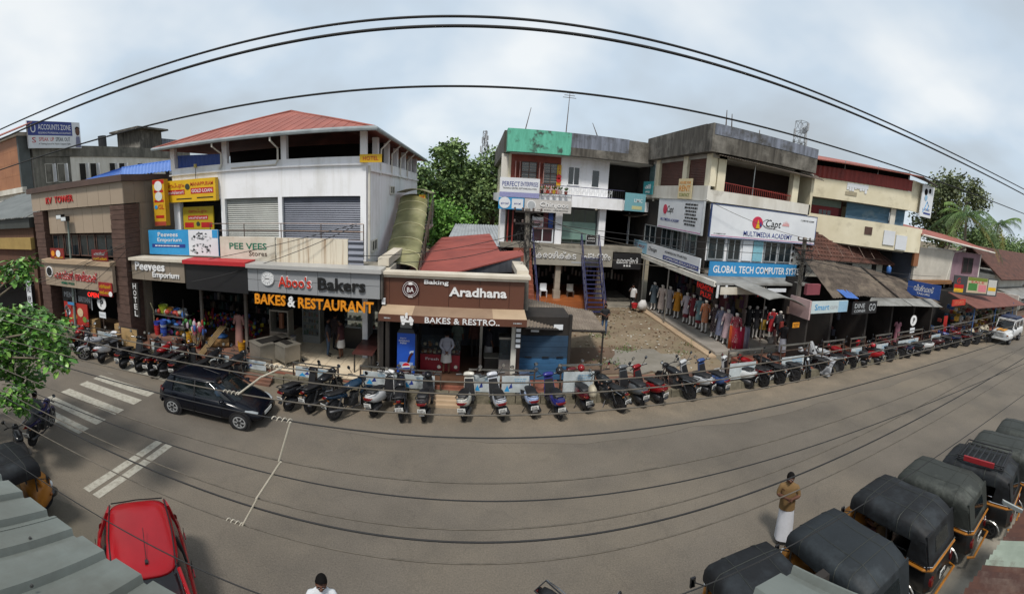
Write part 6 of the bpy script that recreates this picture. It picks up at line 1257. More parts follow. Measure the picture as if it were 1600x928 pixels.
# white jeep at the right edge
j = thing('jeep', 'white utility vehicle with an orange bonnet patch at the far right of the street', 'jeep', (34.4, 13.2, 0), radians(184))
wv_ = M('jeep_white', 'c6c7c6', 'bcbdbc', 2, .35, coat=.4)
b = B(); b.loft([(-2.0, 0, .80, .80, .36, 6), (-.2, 0, .80, .82, .36, 6), (.6, 0, .78, .81, .34, 6)], wv_, 20, True, 'x'); b.loft([(.5, 0, .78, .72, .30, 6), (1.5, 0, .76, .68, .27, 6), (1.95, 0, .74, .64, .24, 6)], wv_, 20, True, 'x'); b.build('body', j, smooth=SM)
b = B(); b.loft([(-1.98, 0, 1.42, .74, .30, 6), (-.2, 0, 1.45, .74, .32, 6), (.35, 0, 1.40, .72, .27, 6), (.72, 0, 1.16, .74, .04, 6)], tint, 20, True, 'x'); b.build('windows', j, smooth=SM)
B().box(-2.02, -.76, 1.72, .35, .76, 1.82, wv_).build('roof', j); B().box(-1.7, -.7, 1.825, -.1, .7, 1.98, flat('232c4a')).build('roof_load', j)
for s in (-1, 1):
    for x in (-1.95, -.9, .05): B().tube([(x, s * .76, 1.14), (x, s * .74, 1.75)], .04, wv_, 6).build('pillar', j)
    B().tube([(.72, s * .72, 1.12), (.32, s * .71, 1.74)], .04, wv_, 6).build('pillar', j)
    B().loft([(.9, s * .74, .62, .13, .20, 4), (1.9, s * .70, .60, .14, .20, 4)], wv_, 12, True, 'x').build('fender', j, smooth=SM); B().lathe((1.96, s * .52, .78), [(.12, 0), (.11, .03)], lamp_g, 14, 'x').build('headlight', j); B().box(1.93, s * .72 - .07, .74, 1.97, s * .72 + .07, .83, amber).build('indicator', j)
    B().cbox(.65, s * .95, 1.18, .06, .14, .2, black_m).build('wing_mirror', j)
    for x in (-1.25, 1.35): w_ = wheel(j, 0, 0, .36, .22, 5, alloy); w_.location = (x, s * .72, 0); w_.rotation_euler = (0, 0, pi / 2)
B().box(.75, -.35, 1.07, 1.75, .35, 1.085, flat('c98a2a')).build('bonnet_patch', j); q = B(); q.box(1.955, -.38, .60, 1.97, .38, .92, black_m)
for k in range(7): q.box(1.97, -.34 + k * .105, .62, 1.985, -.29 + k * .105, .9, wv_)
q.build('grille', j); B().box(1.95, -.78, .42, 2.1, .78, .56, wv_).build('bumper', j); B().box(2.1, -.22, .44, 2.11, .22, .55, plate_w).build('number_plate', j)

# ------------------------------------------------------------------ auto rickshaws (front to +y)
def make_auto():
    t = thing('auto_rickshaw', 'x', 'auto rickshaw')
    blk = M('rickshaw_black', '141416', '0f0f11', 2, .35, coat=.4)
    b = B(); b.loft([(-1.32, 0, .62, .50, .26, 5), (-1.22, 0, .62, .60, .30, 6), (-.5, 0, .62, .63, .31, 6), (-.3, 0, .60, .63, .30, 6)], blk, 24); b.build('body', t, smooth=SM)
    B().box(-.60, -.3, .30, .60, .75, .36, blk).build('floor', t)
    b = B(); b.loft([(.55, 0, .68, .58, .34, 5), (.80, 0, .66, .50, .34, 4), (1.02, 0, .62, .34, .30, 3), (1.14, 0, .58, .16, .20, 2.4)], auto_y, 20); b.build('front_cowl', t, smooth=True)
    b = B(); b.loft([(1.0, 0, .42, .26, .10, 3), (1.22, 0, .40, .20, .09, 2.6), (1.34, 0, .36, .08, .05, 2.2)], blk, 14); b.build('front_mudguard', t, smooth=True)
    B().box(-.13, 1.10, .46, .13, 1.13, .80, blk).build('cowl_panel', t)
    for s in (-1, 1): B().lathe((s * .2, 1.05, .72), [(.075, 0), (.07, .06)], lamp_g, 12, 'y').build('headlight', t); B().lathe((s * .38, .96, .60), [(.04, 0), (.035, .05)], amber, 8, 'y').build('indicator', t)
    f = B(); f.tube([(-.54, .70, .98), (-.53, .50, 1.58), (.53, .50, 1.58), (.54, .70, .98)], .03, auto_y, 6); f.tube([(-.54, .70, 1.0), (.54, .70, 1.0)], .03, auto_y, 6); o = f.build('windscreen_frame', t)
    B().hexa([(-.51, .69, 1.02), (.51, .69, 1.02), (.51, .68, 1.02), (-.51, .68, 1.02)], [(-.5, .52, 1.55), (.5, .52, 1.55), (.5, .51, 1.55), (-.5, .51, 1.55)], tint).build('windscreen', o)
    prof = [(-.655, 1.36), (-.665, 1.50), (-.645, 1.61), (-.57, 1.675), (-.28, 1.70), (0, 1.705), (.28, 1.70), (.57, 1.675), (.645, 1.61), (.665, 1.50), (.655, 1.36)]
    st = [(.66, -.12, .95), (.56, -.03, .98), (.3, 0.0, 1), (-.1, -.012, 1), (-.5, 0.0, 1), (-.8, 0.005, 1.0), (-1.0, -.07, .98), (-1.18, -.17, .95)]
    vs = []; 
    for y, dz, k in st:
        for x, z in prof: vs.append((x * k, y, max(1.30, z + dz)))
    W = len(prof); b = B(); b.add(vs, [(i * W + j, i * W + j + 1, (i + 1) * W + j + 1, (i + 1) * W + j) for i in range(len(st) - 1) for j in range(W - 1)], canvas)
    b.add([(v[0] * .97, v[1], v[2] - .03) for v in vs], [(i * W + j, (i + 1) * W + j, (i + 1) * W + j + 1, i * W + j + 1) for i in range(len(st) - 1) for j in range(W - 1)], canvas)
    b.build('canopy', t, smooth=True)
    q = B()
    for x in (-.30, .30): q.tube([(x, y, max(1.3, 1.698 + dz) + .004) for y, dz, k in st], .007, canvas_g, 4)
    for i in (2, 4, 5): q.tube([(x * st[i][2], st[i][0], max(1.3, z + st[i][1]) + .004) for x, z in prof], .007, canvas_g, 4)
    q.build('canopy_seam', t)
    b = B(); b.hexa([(-.60, -1.30, .92), (.60, -1.30, .92), (.6, -1.27, .92), (-.6, -1.27, .92)], [(-.62, -1.17, 1.53), (.62, -1.17, 1.53), (.62, -1.14, 1.53), (-.62, -1.14, 1.53)], canvas); b.build('rear_curtain', t)
    B().hexa([(-.3, -1.275, 1.1), (.3, -1.275, 1.1), (.3, -1.268, 1.1), (-.3, -1.268, 1.1)], [(-.28, -1.205, 1.38), (.28, -1.205, 1.38), (.28, -1.2, 1.38), (-.28, -1.2, 1.38)], tint).build('rear_window', t)
    for s in (-1, 1):
        b = B(); b.hexa([(s * .635, -1.27, .92), (s * .635, -.78, .92), (s * .61, -.78, .92), (s * .61, -1.27, .92)], [(s * .645, -1.15, 1.42), (s * .66, -.86, 1.42), (s * .63, -.86, 1.42), (s * .62, -1.15, 1.42)], canvas); b.build('side_curtain', t)
        B().tube([(s * .63, -.3, .36), (s * .64, -.28, 1.42)], .02, blk, 6).build('post', t); B().tube([(s * .58, .55, .95), (s * .64, .50, 1.4)], .02, blk, 6).build('post', t)
        q = B()
        for z in (.98, 1.10): q.tube([(s * .64, -.78, z), (s * .64, -.3, z)], .014, chrome, 6)
        q.build('side_rail', t)
        wheel(t, s * .52, -.82, .225, .11, 5, engine_m)
        q = B(); q.tube([(s * .645, -.82 + .27 * cos(a), .225 + .27 * sin(a)) for a in [k * pi / 10 for k in range(11)]], .02, steel, 5); q.build('wheel_arch', t)
        B().loft([(-1.345, s * .46, .62, .05, .10, 3), (-1.29, s * .47, .62, .06, .11, 3)], red_lens, 10).build('tail_light', t, smooth=SM)
        b = B(); b.tube([(s * .55, .62, 1.2), (s * .72, .72, 1.25)], .01, black_m, 5); b.cbox(s * .76, .74, 1.17, .09, .03, .17, black_m); o = b.build('mirror', t); B().cbox(s * .76, .722, 1.19, .07, .004, .13, mirror_m).build('mirror_glass', o)
        B().box(s * .632 - .006, -.25 - .1 - .24, .66, s * .632 + .006, -.35, .80, M('number_yellow', 'c29a2c', 'b08a22', 3, .5)).build('number_plate', t)
    b = B(); b.tube([(-.64, -.4, .90), (-.64, -1.18, .90), (-.55, -1.32, .90), (.55, -1.32, .90), (.64, -1.18, .90), (.64, -.4, .90)], .036, auto_y, 6); b.build('yellow_band', t)
    b = B(); b.tube([(-.64, -.4, .965), (-.64, -1.2, .965), (-.55, -1.33, .965), (.55, -1.33, .965), (.64, -1.2, .965), (.64, -.4, .965)], .014, chrome, 6); b.build('trim_strip', t)
    b = B(); b.tube([(-.58, -1.28, .36), (-.52, -1.42, .38), (.52, -1.42, .38), (.58, -1.28, .36)], .026, auto_y, 7); b.build('rear_bumper', t)
    plate(t, -1.36, .48, 0.0, .24, .14); letters(t, 'D', .38, .78, .07, .1, white_t, -1.345, .004)
    b = B(); b.box(-.55, -1.05, .60, .55, -.62, .72, M('seat_red', '7d2430', '68202a', 2, .6)); b.hexa([(-.55, -1.12, .7), (.55, -1.12, .7), (.55, -1.02, .7), (-.55, -1.02, .7)], [(-.55, -1.2, 1.18), (.55, -1.2, 1.18), (.55, -1.12, 1.18), (-.55, -1.12, 1.18)], M('seat_red', '7d2430')); b.build('passenger_seat', t)
    B().box(-.25, .0, .36, .25, .32, .72, seat_k).build('driver_seat', t)
    b = B(); b.tube([(0, .62, .6), (0, .52, 1.0)], .025, black_m, 6).tube([(-.28, .44, 1.02), (0, .52, 1.0), (.28, .44, 1.02)], .016, black_m, 6); b.build('handlebar', t)
    wheel(t, 0, .98, .225, .1, 5, engine_m); return t
auto0 = make_auto()
AU = [((4.36, 4.88), 2, {}, 'nearest black auto rickshaw, its canopy partly covered by the grey roof sheet'),
      ((6.10, 4.9), 4, {canvas: M('canvas_slate', '262b2f', '1d2124', 1.1, .6, spec=.3, c3='33393d', s3=1.2, bump=.7, bscale=3.2), M('seat_red', '7d2430'): M('seat_pink', 'a5486c', '8f3d5c', 2, .6)}, 'second auto rickshaw with pink seats, behind the man in the white lungi'),
      ((8.0, 5.05), 6, {}, 'third auto rickshaw with an orange rear band and a driver inside'),
      ((9.5, 4.95), 8, {canvas: canvas_g}, 'fourth auto rickshaw with a dull grey canopy'),
      ((10.95, 4.6), 10, {}, 'auto rickshaw carrying a black roof rack with a red plank'),
      ((12.35, 4.5), 10, {canvas: canvas_g}, 'grey canopied auto rickshaw beyond the one with the roof rack'),
      ((13.8, 4.35), 10, {canvas: canvas_g}, 'farthest grey canopied auto rickshaw at the right edge')]
for (x, y), a, sw, lab in AU:
    dup(auto0, (x, y, 0.02), radians(a), lab, 'auto rickshaws waiting in a row', sw)
dup(auto0, (-8.75, 4.35, .02), radians(-6), 'auto rickshaw at the left edge with its driver leaning out', 'auto rickshaws waiting in a row')
remove_tree(auto0)
rk = thing('roof_rack', 'black metal roof rack with a red plank on the fifth auto rickshaw', 'roof rack', (10.95, 4.6, 1.76), radians(10))
q = B(); q.tube([(-.52, -.95, .1), (-.52, .3, .1), (.52, .3, .1), (.52, -.95, .1)], .02, black_m, 5, True).tube([(-.52, -.95, .0), (-.52, .3, .0), (.52, .3, .0), (.52, -.95, .0)], .02, black_m, 5, True); q.build('frame', rk)
for k in range(8): B().box(-.5, -.9 + k * .16, .02, .5, -.86 + k * .16, .045, black_m).build('slat', rk)
B().box(-.60, -.7, .03, -.54, .1, .15, flat('8a1a20')).build('red_plank', rk)
# motorcycles near the camera
dup(moto, (-11.6, 7.35, .02), radians(28), 'motorcycle with a white plate parked under the tree at the left edge', 'motorcycles on the near side', {body_r: paint('2c2a52')})
dup(moto, (-10.6, 5.9, .02), radians(70), 'motorcycle half hidden behind the left auto rickshaw', 'motorcycles on the near side', {body_r: paint('17181b')})
dup(moto, (1.9, 5.75, .02), radians(-140), 'motorcycle showing only its mirror at the bottom edge of the picture', 'motorcycles on the near side', {body_r: paint('17181b')})
remove_tree(scoot); remove_tree(moto)
# ------------------------------------------------------------------ people: one continuous skinned body each
BASE = dict(pelvis=(0, 0, .93), spine=(0, -.005, 1.12), chest=(0, 0, 1.31), neck=(0, .005, 1.43), jaw=(0, -.015, 1.50), crown=(0, -.005, 1.615))
for s, n in ((1, 'l'), (-1, 'r')):
    BASE.update({'sh' + n: (s * .175, 0, 1.365), 'el' + n: (s * .215, .02, 1.11), 'wr' + n: (s * .225, -.05, .88), 'hip' + n: (s * .09, 0, .88), 'kn' + n: (s * .10, -.02, .49), 'an' + n: (s * .10, .02, .09), 'to' + n: (s * .115, -.13, .035)})
RAD = dict(pelvis=(.135, .10), spine=(.125, .092), chest=(.155, .11), neck=(.055, .055), jaw=(.072, .085), crown=(.075, .088), sh=(.078, .075), el=(.052, .052), wr=(.032, .033), hip=(.092, .092), kn=(.06, .06), an=(.04, .045), to=(.035, .025))
def skeleton(pose, fingers=True):
    J = dict(BASE); J.update(pose)
    V_, R_, E_, T_ = [], [], [], []
    ix = {}
    for k, p in J.items():
        ix[k] = len(V_); V_.append(Vector(p)); R_.append(RAD.get(k) or RAD.get(k[:-1]))
    def e(a, b2, tag_): E_.append((ix[a], ix[b2])); T_.append(tag_)
    e('pelvis', 'spine', 'shirt'); e('spine', 'chest', 'shirt'); e('chest', 'neck', 'shirt'); e('neck', 'jaw', 'skin'); e('jaw', 'crown', 'skin')
    for n in 'lr':
        e('chest', 'sh' + n, 'shirt'); e('sh' + n, 'el' + n, 'sleeve'); e('el' + n, 'wr' + n, 'fore'); e('pelvis', 'hip' + n, 'lower'); e('hip' + n, 'kn' + n, 'lower'); e('kn' + n, 'an' + n, 'shin'); e('an' + n, 'to' + n, 'shoe')
        w_, d = V_[ix['wr' + n]], (V_[ix['wr' + n]] - V_[ix['el' + n]]).normalized()
        sd = d.cross(Vector((1, 0, 0))); sd = sd.normalized() if sd.length > .1 else Vector((0, 1, 0)); fw = sd.cross(d)
        palm = w_ + d * .075; ix['pa' + n] = len(V_); V_.append(palm); R_.append((.034, .02)); e('wr' + n, 'pa' + n, 'skin')
        if fingers:
            for k, (o, l) in enumerate(((-.028, .068), (-.01, .078), (.009, .073), (.026, .058))):
                m_ = palm + sd * o * 1.05 + d * (.028 + l * .5) + fw * .012; tp = palm + sd * o * 1.15 + d * (.028 + l) + fw * (.03 + .004 * k)
                a = len(V_); V_.append(m_); R_.append((.0095, .0095)); V_.append(tp); R_.append((.008, .008)); E_.append((ix['pa' + n], a)); T_.append('skin'); E_.append((a, a + 1)); T_.append('skin')
            a = len(V_); V_.append(w_ + d * .05 - sd * .045 + fw * .015); R_.append((.0115, .0115)); V_.append(w_ + d * .085 - sd * .055 + fw * .035); R_.append((.009, .009)); E_.append((ix['wr' + n], a)); T_.append('skin'); E_.append((a, a + 1)); T_.append('skin')
    jw, cr = V_[ix['jaw']], V_[ix['crown']]; up = (cr - jw).normalized(); f = Vector((0, -1, 0)); f = (f - up * f.dot(up)).normalized(); sd = up.cross(f)
    def nub(p, r): a = len(V_); V_.append(p); R_.append((r, r)); E_.append((ix['jaw'], a)); T_.append('skin')
    nub(jw + up * .045 + f * .105, .014)
    for s in (-1, 1): nub(jw + up * .05 + sd * s * .088 - f * .01, .017)
    return J, V_, R_, E_, T_, (jw, up, f, sd)
def person_mesh(pose, mats, name='body', fingers=True):
    J, V_, R_, E_, T_, hd = skeleton(pose, fingers)
    me = bpy.data.meshes.new(name); me.from_pydata(V_, E_, [])
    o = bpy.data.objects.new(name, me); C.objects.link(o)
    bm = bmesh.new(); bm.from_mesh(me); ly = bm.verts.layers.skin.verify()
    for i, v in enumerate(bm.verts): v[ly].radius = R_[i]; v[ly].use_root = (i == 0)
    bm.to_mesh(me); bm.free()
    sk = o.modifiers.new('skin', 'SKIN'); sk.use_smooth_shade = True; sk.branch_smoothing = .6
    o.modifiers.new('sub', 'SUBSURF').levels = 1
    dg = bpy.context.evaluated_depsgraph_get(); out_ = bpy.data.meshes.new_from_object(o.evaluated_get(dg)); bpy.data.objects.remove(o)
    out_.materials.clear(); names = list(dict.fromkeys(mats[k] for k in ('skin', 'shirt', 'sleeve', 'fore', 'lower', 'shin', 'shoe')))
    for m in names: out_.materials.append(m)
    segs = [(V_[a], V_[b2], names.index(mats[tg])) for (a, b2), tg in zip(E_, T_)]
    for p in out_.polygons:
        c = p.center; best = 9; mi = 0
        for a, b2, k in segs:
            ab = b2 - a; u = max(0, min(1, (c - a).dot(ab) / max(1e-9, ab.length_squared))); dd = (c - a - ab * u).length_squared
            if dd < best: best = dd; mi = k
        p.material_index = mi; p.use_smooth = True
    out_.name = name
    return out_, hd, J
def head_bits(t, hd, hairm, long_=False, face=True, bald=False):
    jw, up, f, sd = hd; c = jw + up * .075
    M3 = Matrix((sd, -f, up)).transposed().to_4x4(); M3.translation = c
    b = B(); b.tf = M3
    nu, nv = 14, 8; vs = []
    for i in range(nv + 1):
        a = -0.75 + (pi / 2 + .75) * i / nv
        for j_ in range(nu):
            q = 2 * pi * j_ / nu; fr = -sin(q)
            aa = max(a, .42 * max(0, fr) + (.0 if fr > 0 else 0) + (-.75 if fr < 0.15 else .25)) if fr > .15 else a
            vs.append((.092 * cos(aa) * cos(q), .108 * cos(aa) * sin(q) + .006, .108 * sin(aa) + .012))
    b.add(vs, [(i * nu + j_, i * nu + (j_ + 1) % nu, (i + 1) * nu + (j_ + 1) % nu, (i + 1) * nu + j_) for i in range(nv) for j_ in range(nu)], hairm)
    if long_: b.loft([(-.26, 0, .085, .05, .03, 2), (-.1, 0, .09, .075, .04, 2), (.05, 0, .06, .08, .05, 2)], hairm, 10, True, 'z')
    b.tf = M3; b.build('hair', t, smooth=True)
    if face:
        for s in (-1, 1):
            q = B(); q.tf = M3; q.ball((s * .033, -.083, .008), (.014, .008, .007), white_t, 8, 5); q.ball((s * .033, -.09, .008), (.006, .004, .006), black_t, 6, 4); q.box(s * .033 - .018, -.092, .024, s * .033 + .018, -.082, .029, hair_m); q.build('eye', t)
        q = B(); q.tf = M3; q.box(-.022, -.093, -.058, .022, -.085, -.05, flat('5a2c28')); q.build('mouth', t)
def person(label, loc, rz, shirt, lower, pose=None, sleeve='short', shin=None, shoe='1f1a18', lungi=None, hem=.1, hair='0f0d0c', long_=False, fingers=True, skin_=None, group=None, face=True):
    t = thing('person', label, 'person', loc, rz, group)
    sk = skin_ or skin; sm = cloth(shirt); lw = cloth(lower)
    me, hd, J = person_mesh(pose or {}, dict(skin=sk, shirt=sm, sleeve=sm, fore=sm if sleeve == 'long' else sk, lower=lw, shin=lw if shin is None else sk, shoe=flat(shoe)), fingers=fingers)
    link('body', me, t)
    head_bits(t, hd, M('hair_' + hair, hair, rough=.85, spec=.12), long_, face)
    b = B(); z0 = J['spine'][2]; px_, py_ = J['pelvis'][0], J['pelvis'][1]
    b.loft([(J['pelvis'][2] - .1, px_, py_, .182, .142, 2.2), (J['pelvis'][2] + .05, px_, py_, .178, .138, 2.2), (z0, J['spine'][0], J['spine'][1], .172, .132, 2.2), (z0 + .16, J['chest'][0], J['chest'][1], .175, .128, 2.2)], sm, 16, False, 'z'); b.build('shirt_hem', t, smooth=True)
    if lungi:
        b = B(); w_ = .165; rr = random.Random(len(label)); n = 20
        secs = [(hem, .21 if hem > .3 else .20, .17), ((hem + .95) / 2, .185, .15), (.95, .158, .122), (1.02, .15, .118)]
        vs = []
        for z, hw, hh in secs:
            for j_ in range(n):
                q = 2 * pi * j_ / n; rp = 1 + (.05 * sin(q * 5 + z * 3) if z < .9 else 0); vs.append((px_ + hw * rp * cos(q), py_ + hh * rp * sin(q), z))
        b.add(vs, [(i * n + j_, i * n + (j_ + 1) % n, (i + 1) * n + (j_ + 1) % n, (i + 1) * n + j_) for i in range(3) for j_ in range(n)], cloth(lungi)); b.build('lungi', t, smooth=True)
    return t
def cloth(h): return M('cloth_' + h, h, scale=5, rough=.85)
HOLD = dict(ell=(.24, -.02, 1.13), wrl=(.06, -.26, 1.20), elr=(-.24, -.02, 1.13), wrr=(-.06, -.27, 1.22), jaw=(0, -.03, 1.495), crown=(0, -.055, 1.605))
BEHIND = dict(ell=(.25, .09, 1.12), wrl=(.05, .17, .95), elr=(-.25, .09, 1.12), wrr=(-.04, .19, .93))
WALK = dict(knl=(.10, -.14, .50), anl=(.10, -.06, .10), tol=(.11, -.22, .05), knr=(-.10, .02, .49), anr=(-.10, .24, .13), tor=(-.11, .12, .04), elr=(-.24, -.04, 1.13), wrr=(-.08, -.24, 1.12), ell=(.24, -.02, 1.13), wrl=(.12, -.26, 1.08))
PHONE = dict(elr=(-.25, -.06, 1.16), wrr=(-.12, -.12, 1.42), ell=(.22, .03, 1.12), wrl=(.2, -.05, .9))
SIT = dict(pelvis=(0, 0, .55), spine=(0, -.01, .74), chest=(0, -.02, .93), neck=(0, -.03, 1.05), jaw=(0, -.05, 1.12), crown=(0, -.045, 1.235), shl=(.165, -.02, .99), shr=(-.165, -.02, .99), ell=(.23, -.08, .76), elr=(-.23, -.08, .76), wrl=(.18, -.30, .74), wrr=(-.18, -.30, .74),
           hipl=(.09, -.02, .52), hipr=(-.09, -.02, .52), knl=(.13, -.42, .50), knr=(-.13, -.42, .50), anl=(.13, -.40, .12), anr=(-.13, -.40, .12), tol=(.13, -.54, .08), tor=(-.13, -.54, .08))
p = P(1222, 848, Z=0); person('man in a brown shirt and long white lungi standing beside the rickshaws', (p.x, p.y, .02), radians(-38), '6f5633', 'b9bbc0', HOLD, lungi='c3c5cb', hem=.12)
person('man in a white shirt seen from above at the bottom edge', (-2.02, 5.45, .02), radians(18), 'c6c9cc', '4a4038', HOLD)
p = P(697, 583, Z=.5); person('man in a grey shirt and folded white lungi with hands behind his back', (p.x, p.y - .1, .5), radians(186), '8f8d96', '6a4a38', BEHIND, 'long', True, lungi='bdb8b2', hem=.5)
p = P(533, 560, Z=.43); person('man in a maroon shirt and white folded lungi on the tiled bakery floor', (p.x, p.y, .43), radians(-100), '3f1f24', '5d3b2a', PHONE, 'short', True, lungi='c4c2bf', hem=.5)
p = P(513, 556, Z=.43); person('man in a dark shirt and blue jeans standing on the tiled bakery floor', (p.x, p.y, .43), radians(100), '20242e', '3c5068')
p = P(522, 550, Z=.43); person('man in dark clothes behind the two others on the bakery floor', (p.x, p.y + .2, .43), radians(150), '2b1f22', '1d1d22', fingers=False)
person('customer in a grey green shirt inside the brown bakery shop', (-.55, 17.6, .52), radians(170), '5d665c', '3a3633', fingers=False)
person('customer in a maroon shirt inside the brown bakery shop', (.15, 17.8, .52), radians(190), '4a2a22', '2a2624', fingers=False)
person('customer with a white lungi at the right inside the brown bakery shop', (.7, 17.0, .52), radians(120), '2b2a30', '2a2624', lungi='a9a6a4', hem=.45, fingers=False)
p = P(943, 523, Z=.3); person('man in a black T-shirt and blue jeans walking across the dirt courtyard', (p.x, p.y, .3), radians(-18), '16171b', '3f5876', WALK)
p = P(981, 480, Z=.3); person('man in a white shirt and black trousers on the phone in the inner corner', (10.35, 27.3, .32), radians(-35), 'c3c1c0', '18181c', PHONE)
p = P(1358, 523, Z=.36); person('woman in a pink dress walking before the dark shop fronts', (p.x, 16.3, .36), radians(150), 'a5707c', 'a06a78', WALK, 'long', lungi='a06a78', hem=.12, long_=True, fingers=False)
p = P(1252, 535, Z=.36); person('person in a dark top and white trousers by the shop left of Smart Cure', (14.9, 17.3, .36), radians(160), '1f1b1e', 'b3b5bf', lungi='b3b5bf', hem=.1, fingers=False)
p = P(110, 545, Y=14.9); person('man in a grey shirt behind the leftmost motorcycles', (p.x, 15.1, .36), radians(60), '4d5257', '2a2a2e', HOLD, fingers=False)
p = P(136, 545, Y=15.0); person('man in a red shirt behind the leftmost motorcycles', (p.x, 15.2, .36), radians(-40), 'a02a22', '26262a', fingers=False)
p = P(58, 480, Y=15.3); person('woman in a pink head scarf behind the leafy tree', (p.x, 15.3, .36), radians(90), 'b592ab', '6a4a5a', hair='c3a3b8', long_=True, fingers=False)
p = P(1507, 500, Y=15.5); person('man in a pale shirt before the red awning store', (p.x, 15.8, .36), radians(60), 'a9aaa8', '6a4034', fingers=False)
person('driver in a brown shirt seated in the third auto rickshaw', (7.95, 5.15, .22), radians(186), '5f4a30', '5a2a2c', SIT, fingers=False, face=False)
person('driver in khaki with a white cloth in the left auto rickshaw', (-8.55, 4.35, .22), radians(80), '7a6a4d', 'b3b5bb', SIT, fingers=False)
person('driver in a light blue shirt at the wheel of the black hatchback', (c.x + .12 if False else -7.75, 11.62, .06), radians(93), '6fa3d6', '23242a', SIT, 'long', fingers=False)
person('rider in a grey shirt on the motorcycle under the tree', (-11.65, 7.2, .24), radians(208), '55585c', '25262a', SIT, fingers=False)

# ------------------------------------------------------------------ shop mannequins
mme, mhd, mJ = person_mesh(dict(anl=(.09, .04, .12), tol=(.1, -.08, .03), anr=(-.09, -.02, .1), tor=(-.1, -.14, .03), knr=(-.09, -.06, .5), wrl=(.26, -.06, .9), wrr=(-.26, -.03, .9), ell=(.23, .03, 1.12), elr=(-.23, .03, 1.12)), {k: mann_w for k in ('skin', 'shirt', 'sleeve', 'fore', 'lower', 'shin', 'shoe')}, 'figure', False)
def dress_mesh(hem, flare, m, sleeve=True):
    b = B(); n = 18; vs = []
    secs = [(hem, .15 + flare, .12 + flare), (.9, .165, .13), (1.08, .14, .11), (1.28, .168, .118), (1.40, .13, .08), (1.44, .07, .065)]
    for z, hw, hh in secs:
        for j_ in range(n): q = 2 * pi * j_ / n; rp = 1 + (.06 * sin(q * 6) if z < .8 else 0); vs.append((hw * rp * cos(q), hh * rp * sin(q), z))
    b.add(vs, [(i * n + j_, i * n + (j_ + 1) % n, (i + 1) * n + (j_ + 1) % n, (i + 1) * n + j_) for i in range(5) for j_ in range(n)], m)
    for s in (-1, 1): b.tube([(s * .15, 0, 1.385), (s * .205, .015, 1.22), (s * .235, .02, 1.10)] + ([] if not sleeve else [(s * .25, -.02, 1.0)]), [.07, .062, .056] + ([] if not sleeve else [.05]), m, 8)
    return b
MN = [(1020, 484, '46525a', None, .42, 'first mannequin of the courtyard row, in a slate blue dress'), (1032, 489, 'b8a9a0', None, .25, 'mannequin in a long pale floral dress, second in the courtyard row'), (1044, 492, '8b8588', None, .4, 'mannequin in a grey dress left of the mustard one'), (1056, 497, 'b57a1c', None, .42, 'mannequin in a mustard yellow dress'),
      (1070, 504, 'a9a0a8', '6a1f2a', .5, 'mannequin in a pale top with maroon leggings'), (1080, 508, '6d1a28', None, .5, 'mannequin in a dark red dress in the middle of the courtyard row'), (1090, 513, '5f7a80', '7a1f28', .45, 'mannequin in a teal grey dress over red trousers'), (1099, 519, 'b5704a', None, .5, 'mannequin in a peach orange printed dress'),
      (1114, 527, '2a1c22', None, .3, 'mannequin in a black printed long dress'), (1123, 532, '6f7690', None, .28, 'mannequin in a lavender blue dress beside the black printed one'), (1133, 537, 'b39aa0', None, .3, 'mannequin in a pink floral dress left of the red garment rack'), (1146, 544, '7d1c2e', None, .3, 'mannequin in a crimson printed dress standing at the red garment rack'),
      (1166, 528, '17171a', None, .55, 'first black dressed mannequin on the shop platform'), (1178, 528, '1d1c20', None, .5, 'second black dressed mannequin, left of the mustard skirt'), (1190, 528, '1b191b', 'a5842f', .52, 'mannequin in a black top and mustard skirt'), (1203, 533, 'a01f27', None, .5, 'mannequin in a bright red dress on the shop platform'), (1214, 537, '1b1b20', None, .5, 'rightmost mannequin, in a black dress before the shop pillar')]
for px, py, col, low, hem, lab in MN:
    p = P(px, py, Z=.53); a = radians(-50) if px < 1150 else radians(-25)
    t = thing('mannequin', lab, 'mannequin', (p.x, p.y, .53), a, 'mannequins in front of the garment shop'); t.scale = (1.12, 1.12, 1.14); link('figure', mme, t)
    pr = M('print_' + col, col, '8f7f7a' if 'print' in lab or 'floral' in lab else None, 26, .8, lo=.55, hi=.6)
    dress_mesh(hem, .06 if hem < .45 else .03, pr).build('dress', t, smooth=True)
    if low:
        if 'skirt' in lab: B().loft([(.45, 0, 0, .19, .16, 2), (.95, 0, 0, .17, .135, 2)], cloth(low), 16, False, 'z').build('skirt', t, smooth=True)
        else: B().loft([(.3, 0, 0, .16, .12, 2.5), (.85, 0, 0, .165, .13, 2.2)], cloth(low), 16, False, 'z').build('trousers', t, smooth=True)
    B().box(-.14, -.12, -.01, .14, .12, .01, flat('4a3a30')).build('stand', t)
gr_ = thing('garment_rack', 'rail packed with red, orange and pink garments by the shop corner', 'garment rack', tuple(P(1152, 548, Z=.42)), radians(-30))
q = B(); q.tube([(-.52, 0, 0), (-.52, 0, 1.3), (.52, 0, 1.3), (.52, 0, 0)], .02, steel, 6); q.build('frame', gr_)
for k in range(16):
    x = -.48 + k * .064; col = ['b5501f', 'a3302c', 'b01c40', 'a81d3a', 'b32048', '9c1b35', '8d8794', '6d6a7a'][min(7, k // 2)]
    q = B(); q.loft([(.12, x, 0, .026, .15, 4), (.7, x, .01 * (k % 3), .03, .17, 4), (1.14, x, 0, .028, .17, 4), (1.27, x, 0, .02, .06, 2)], cloth(col), 12, True, 'z'); q.build('garment', gr_, smooth=True)
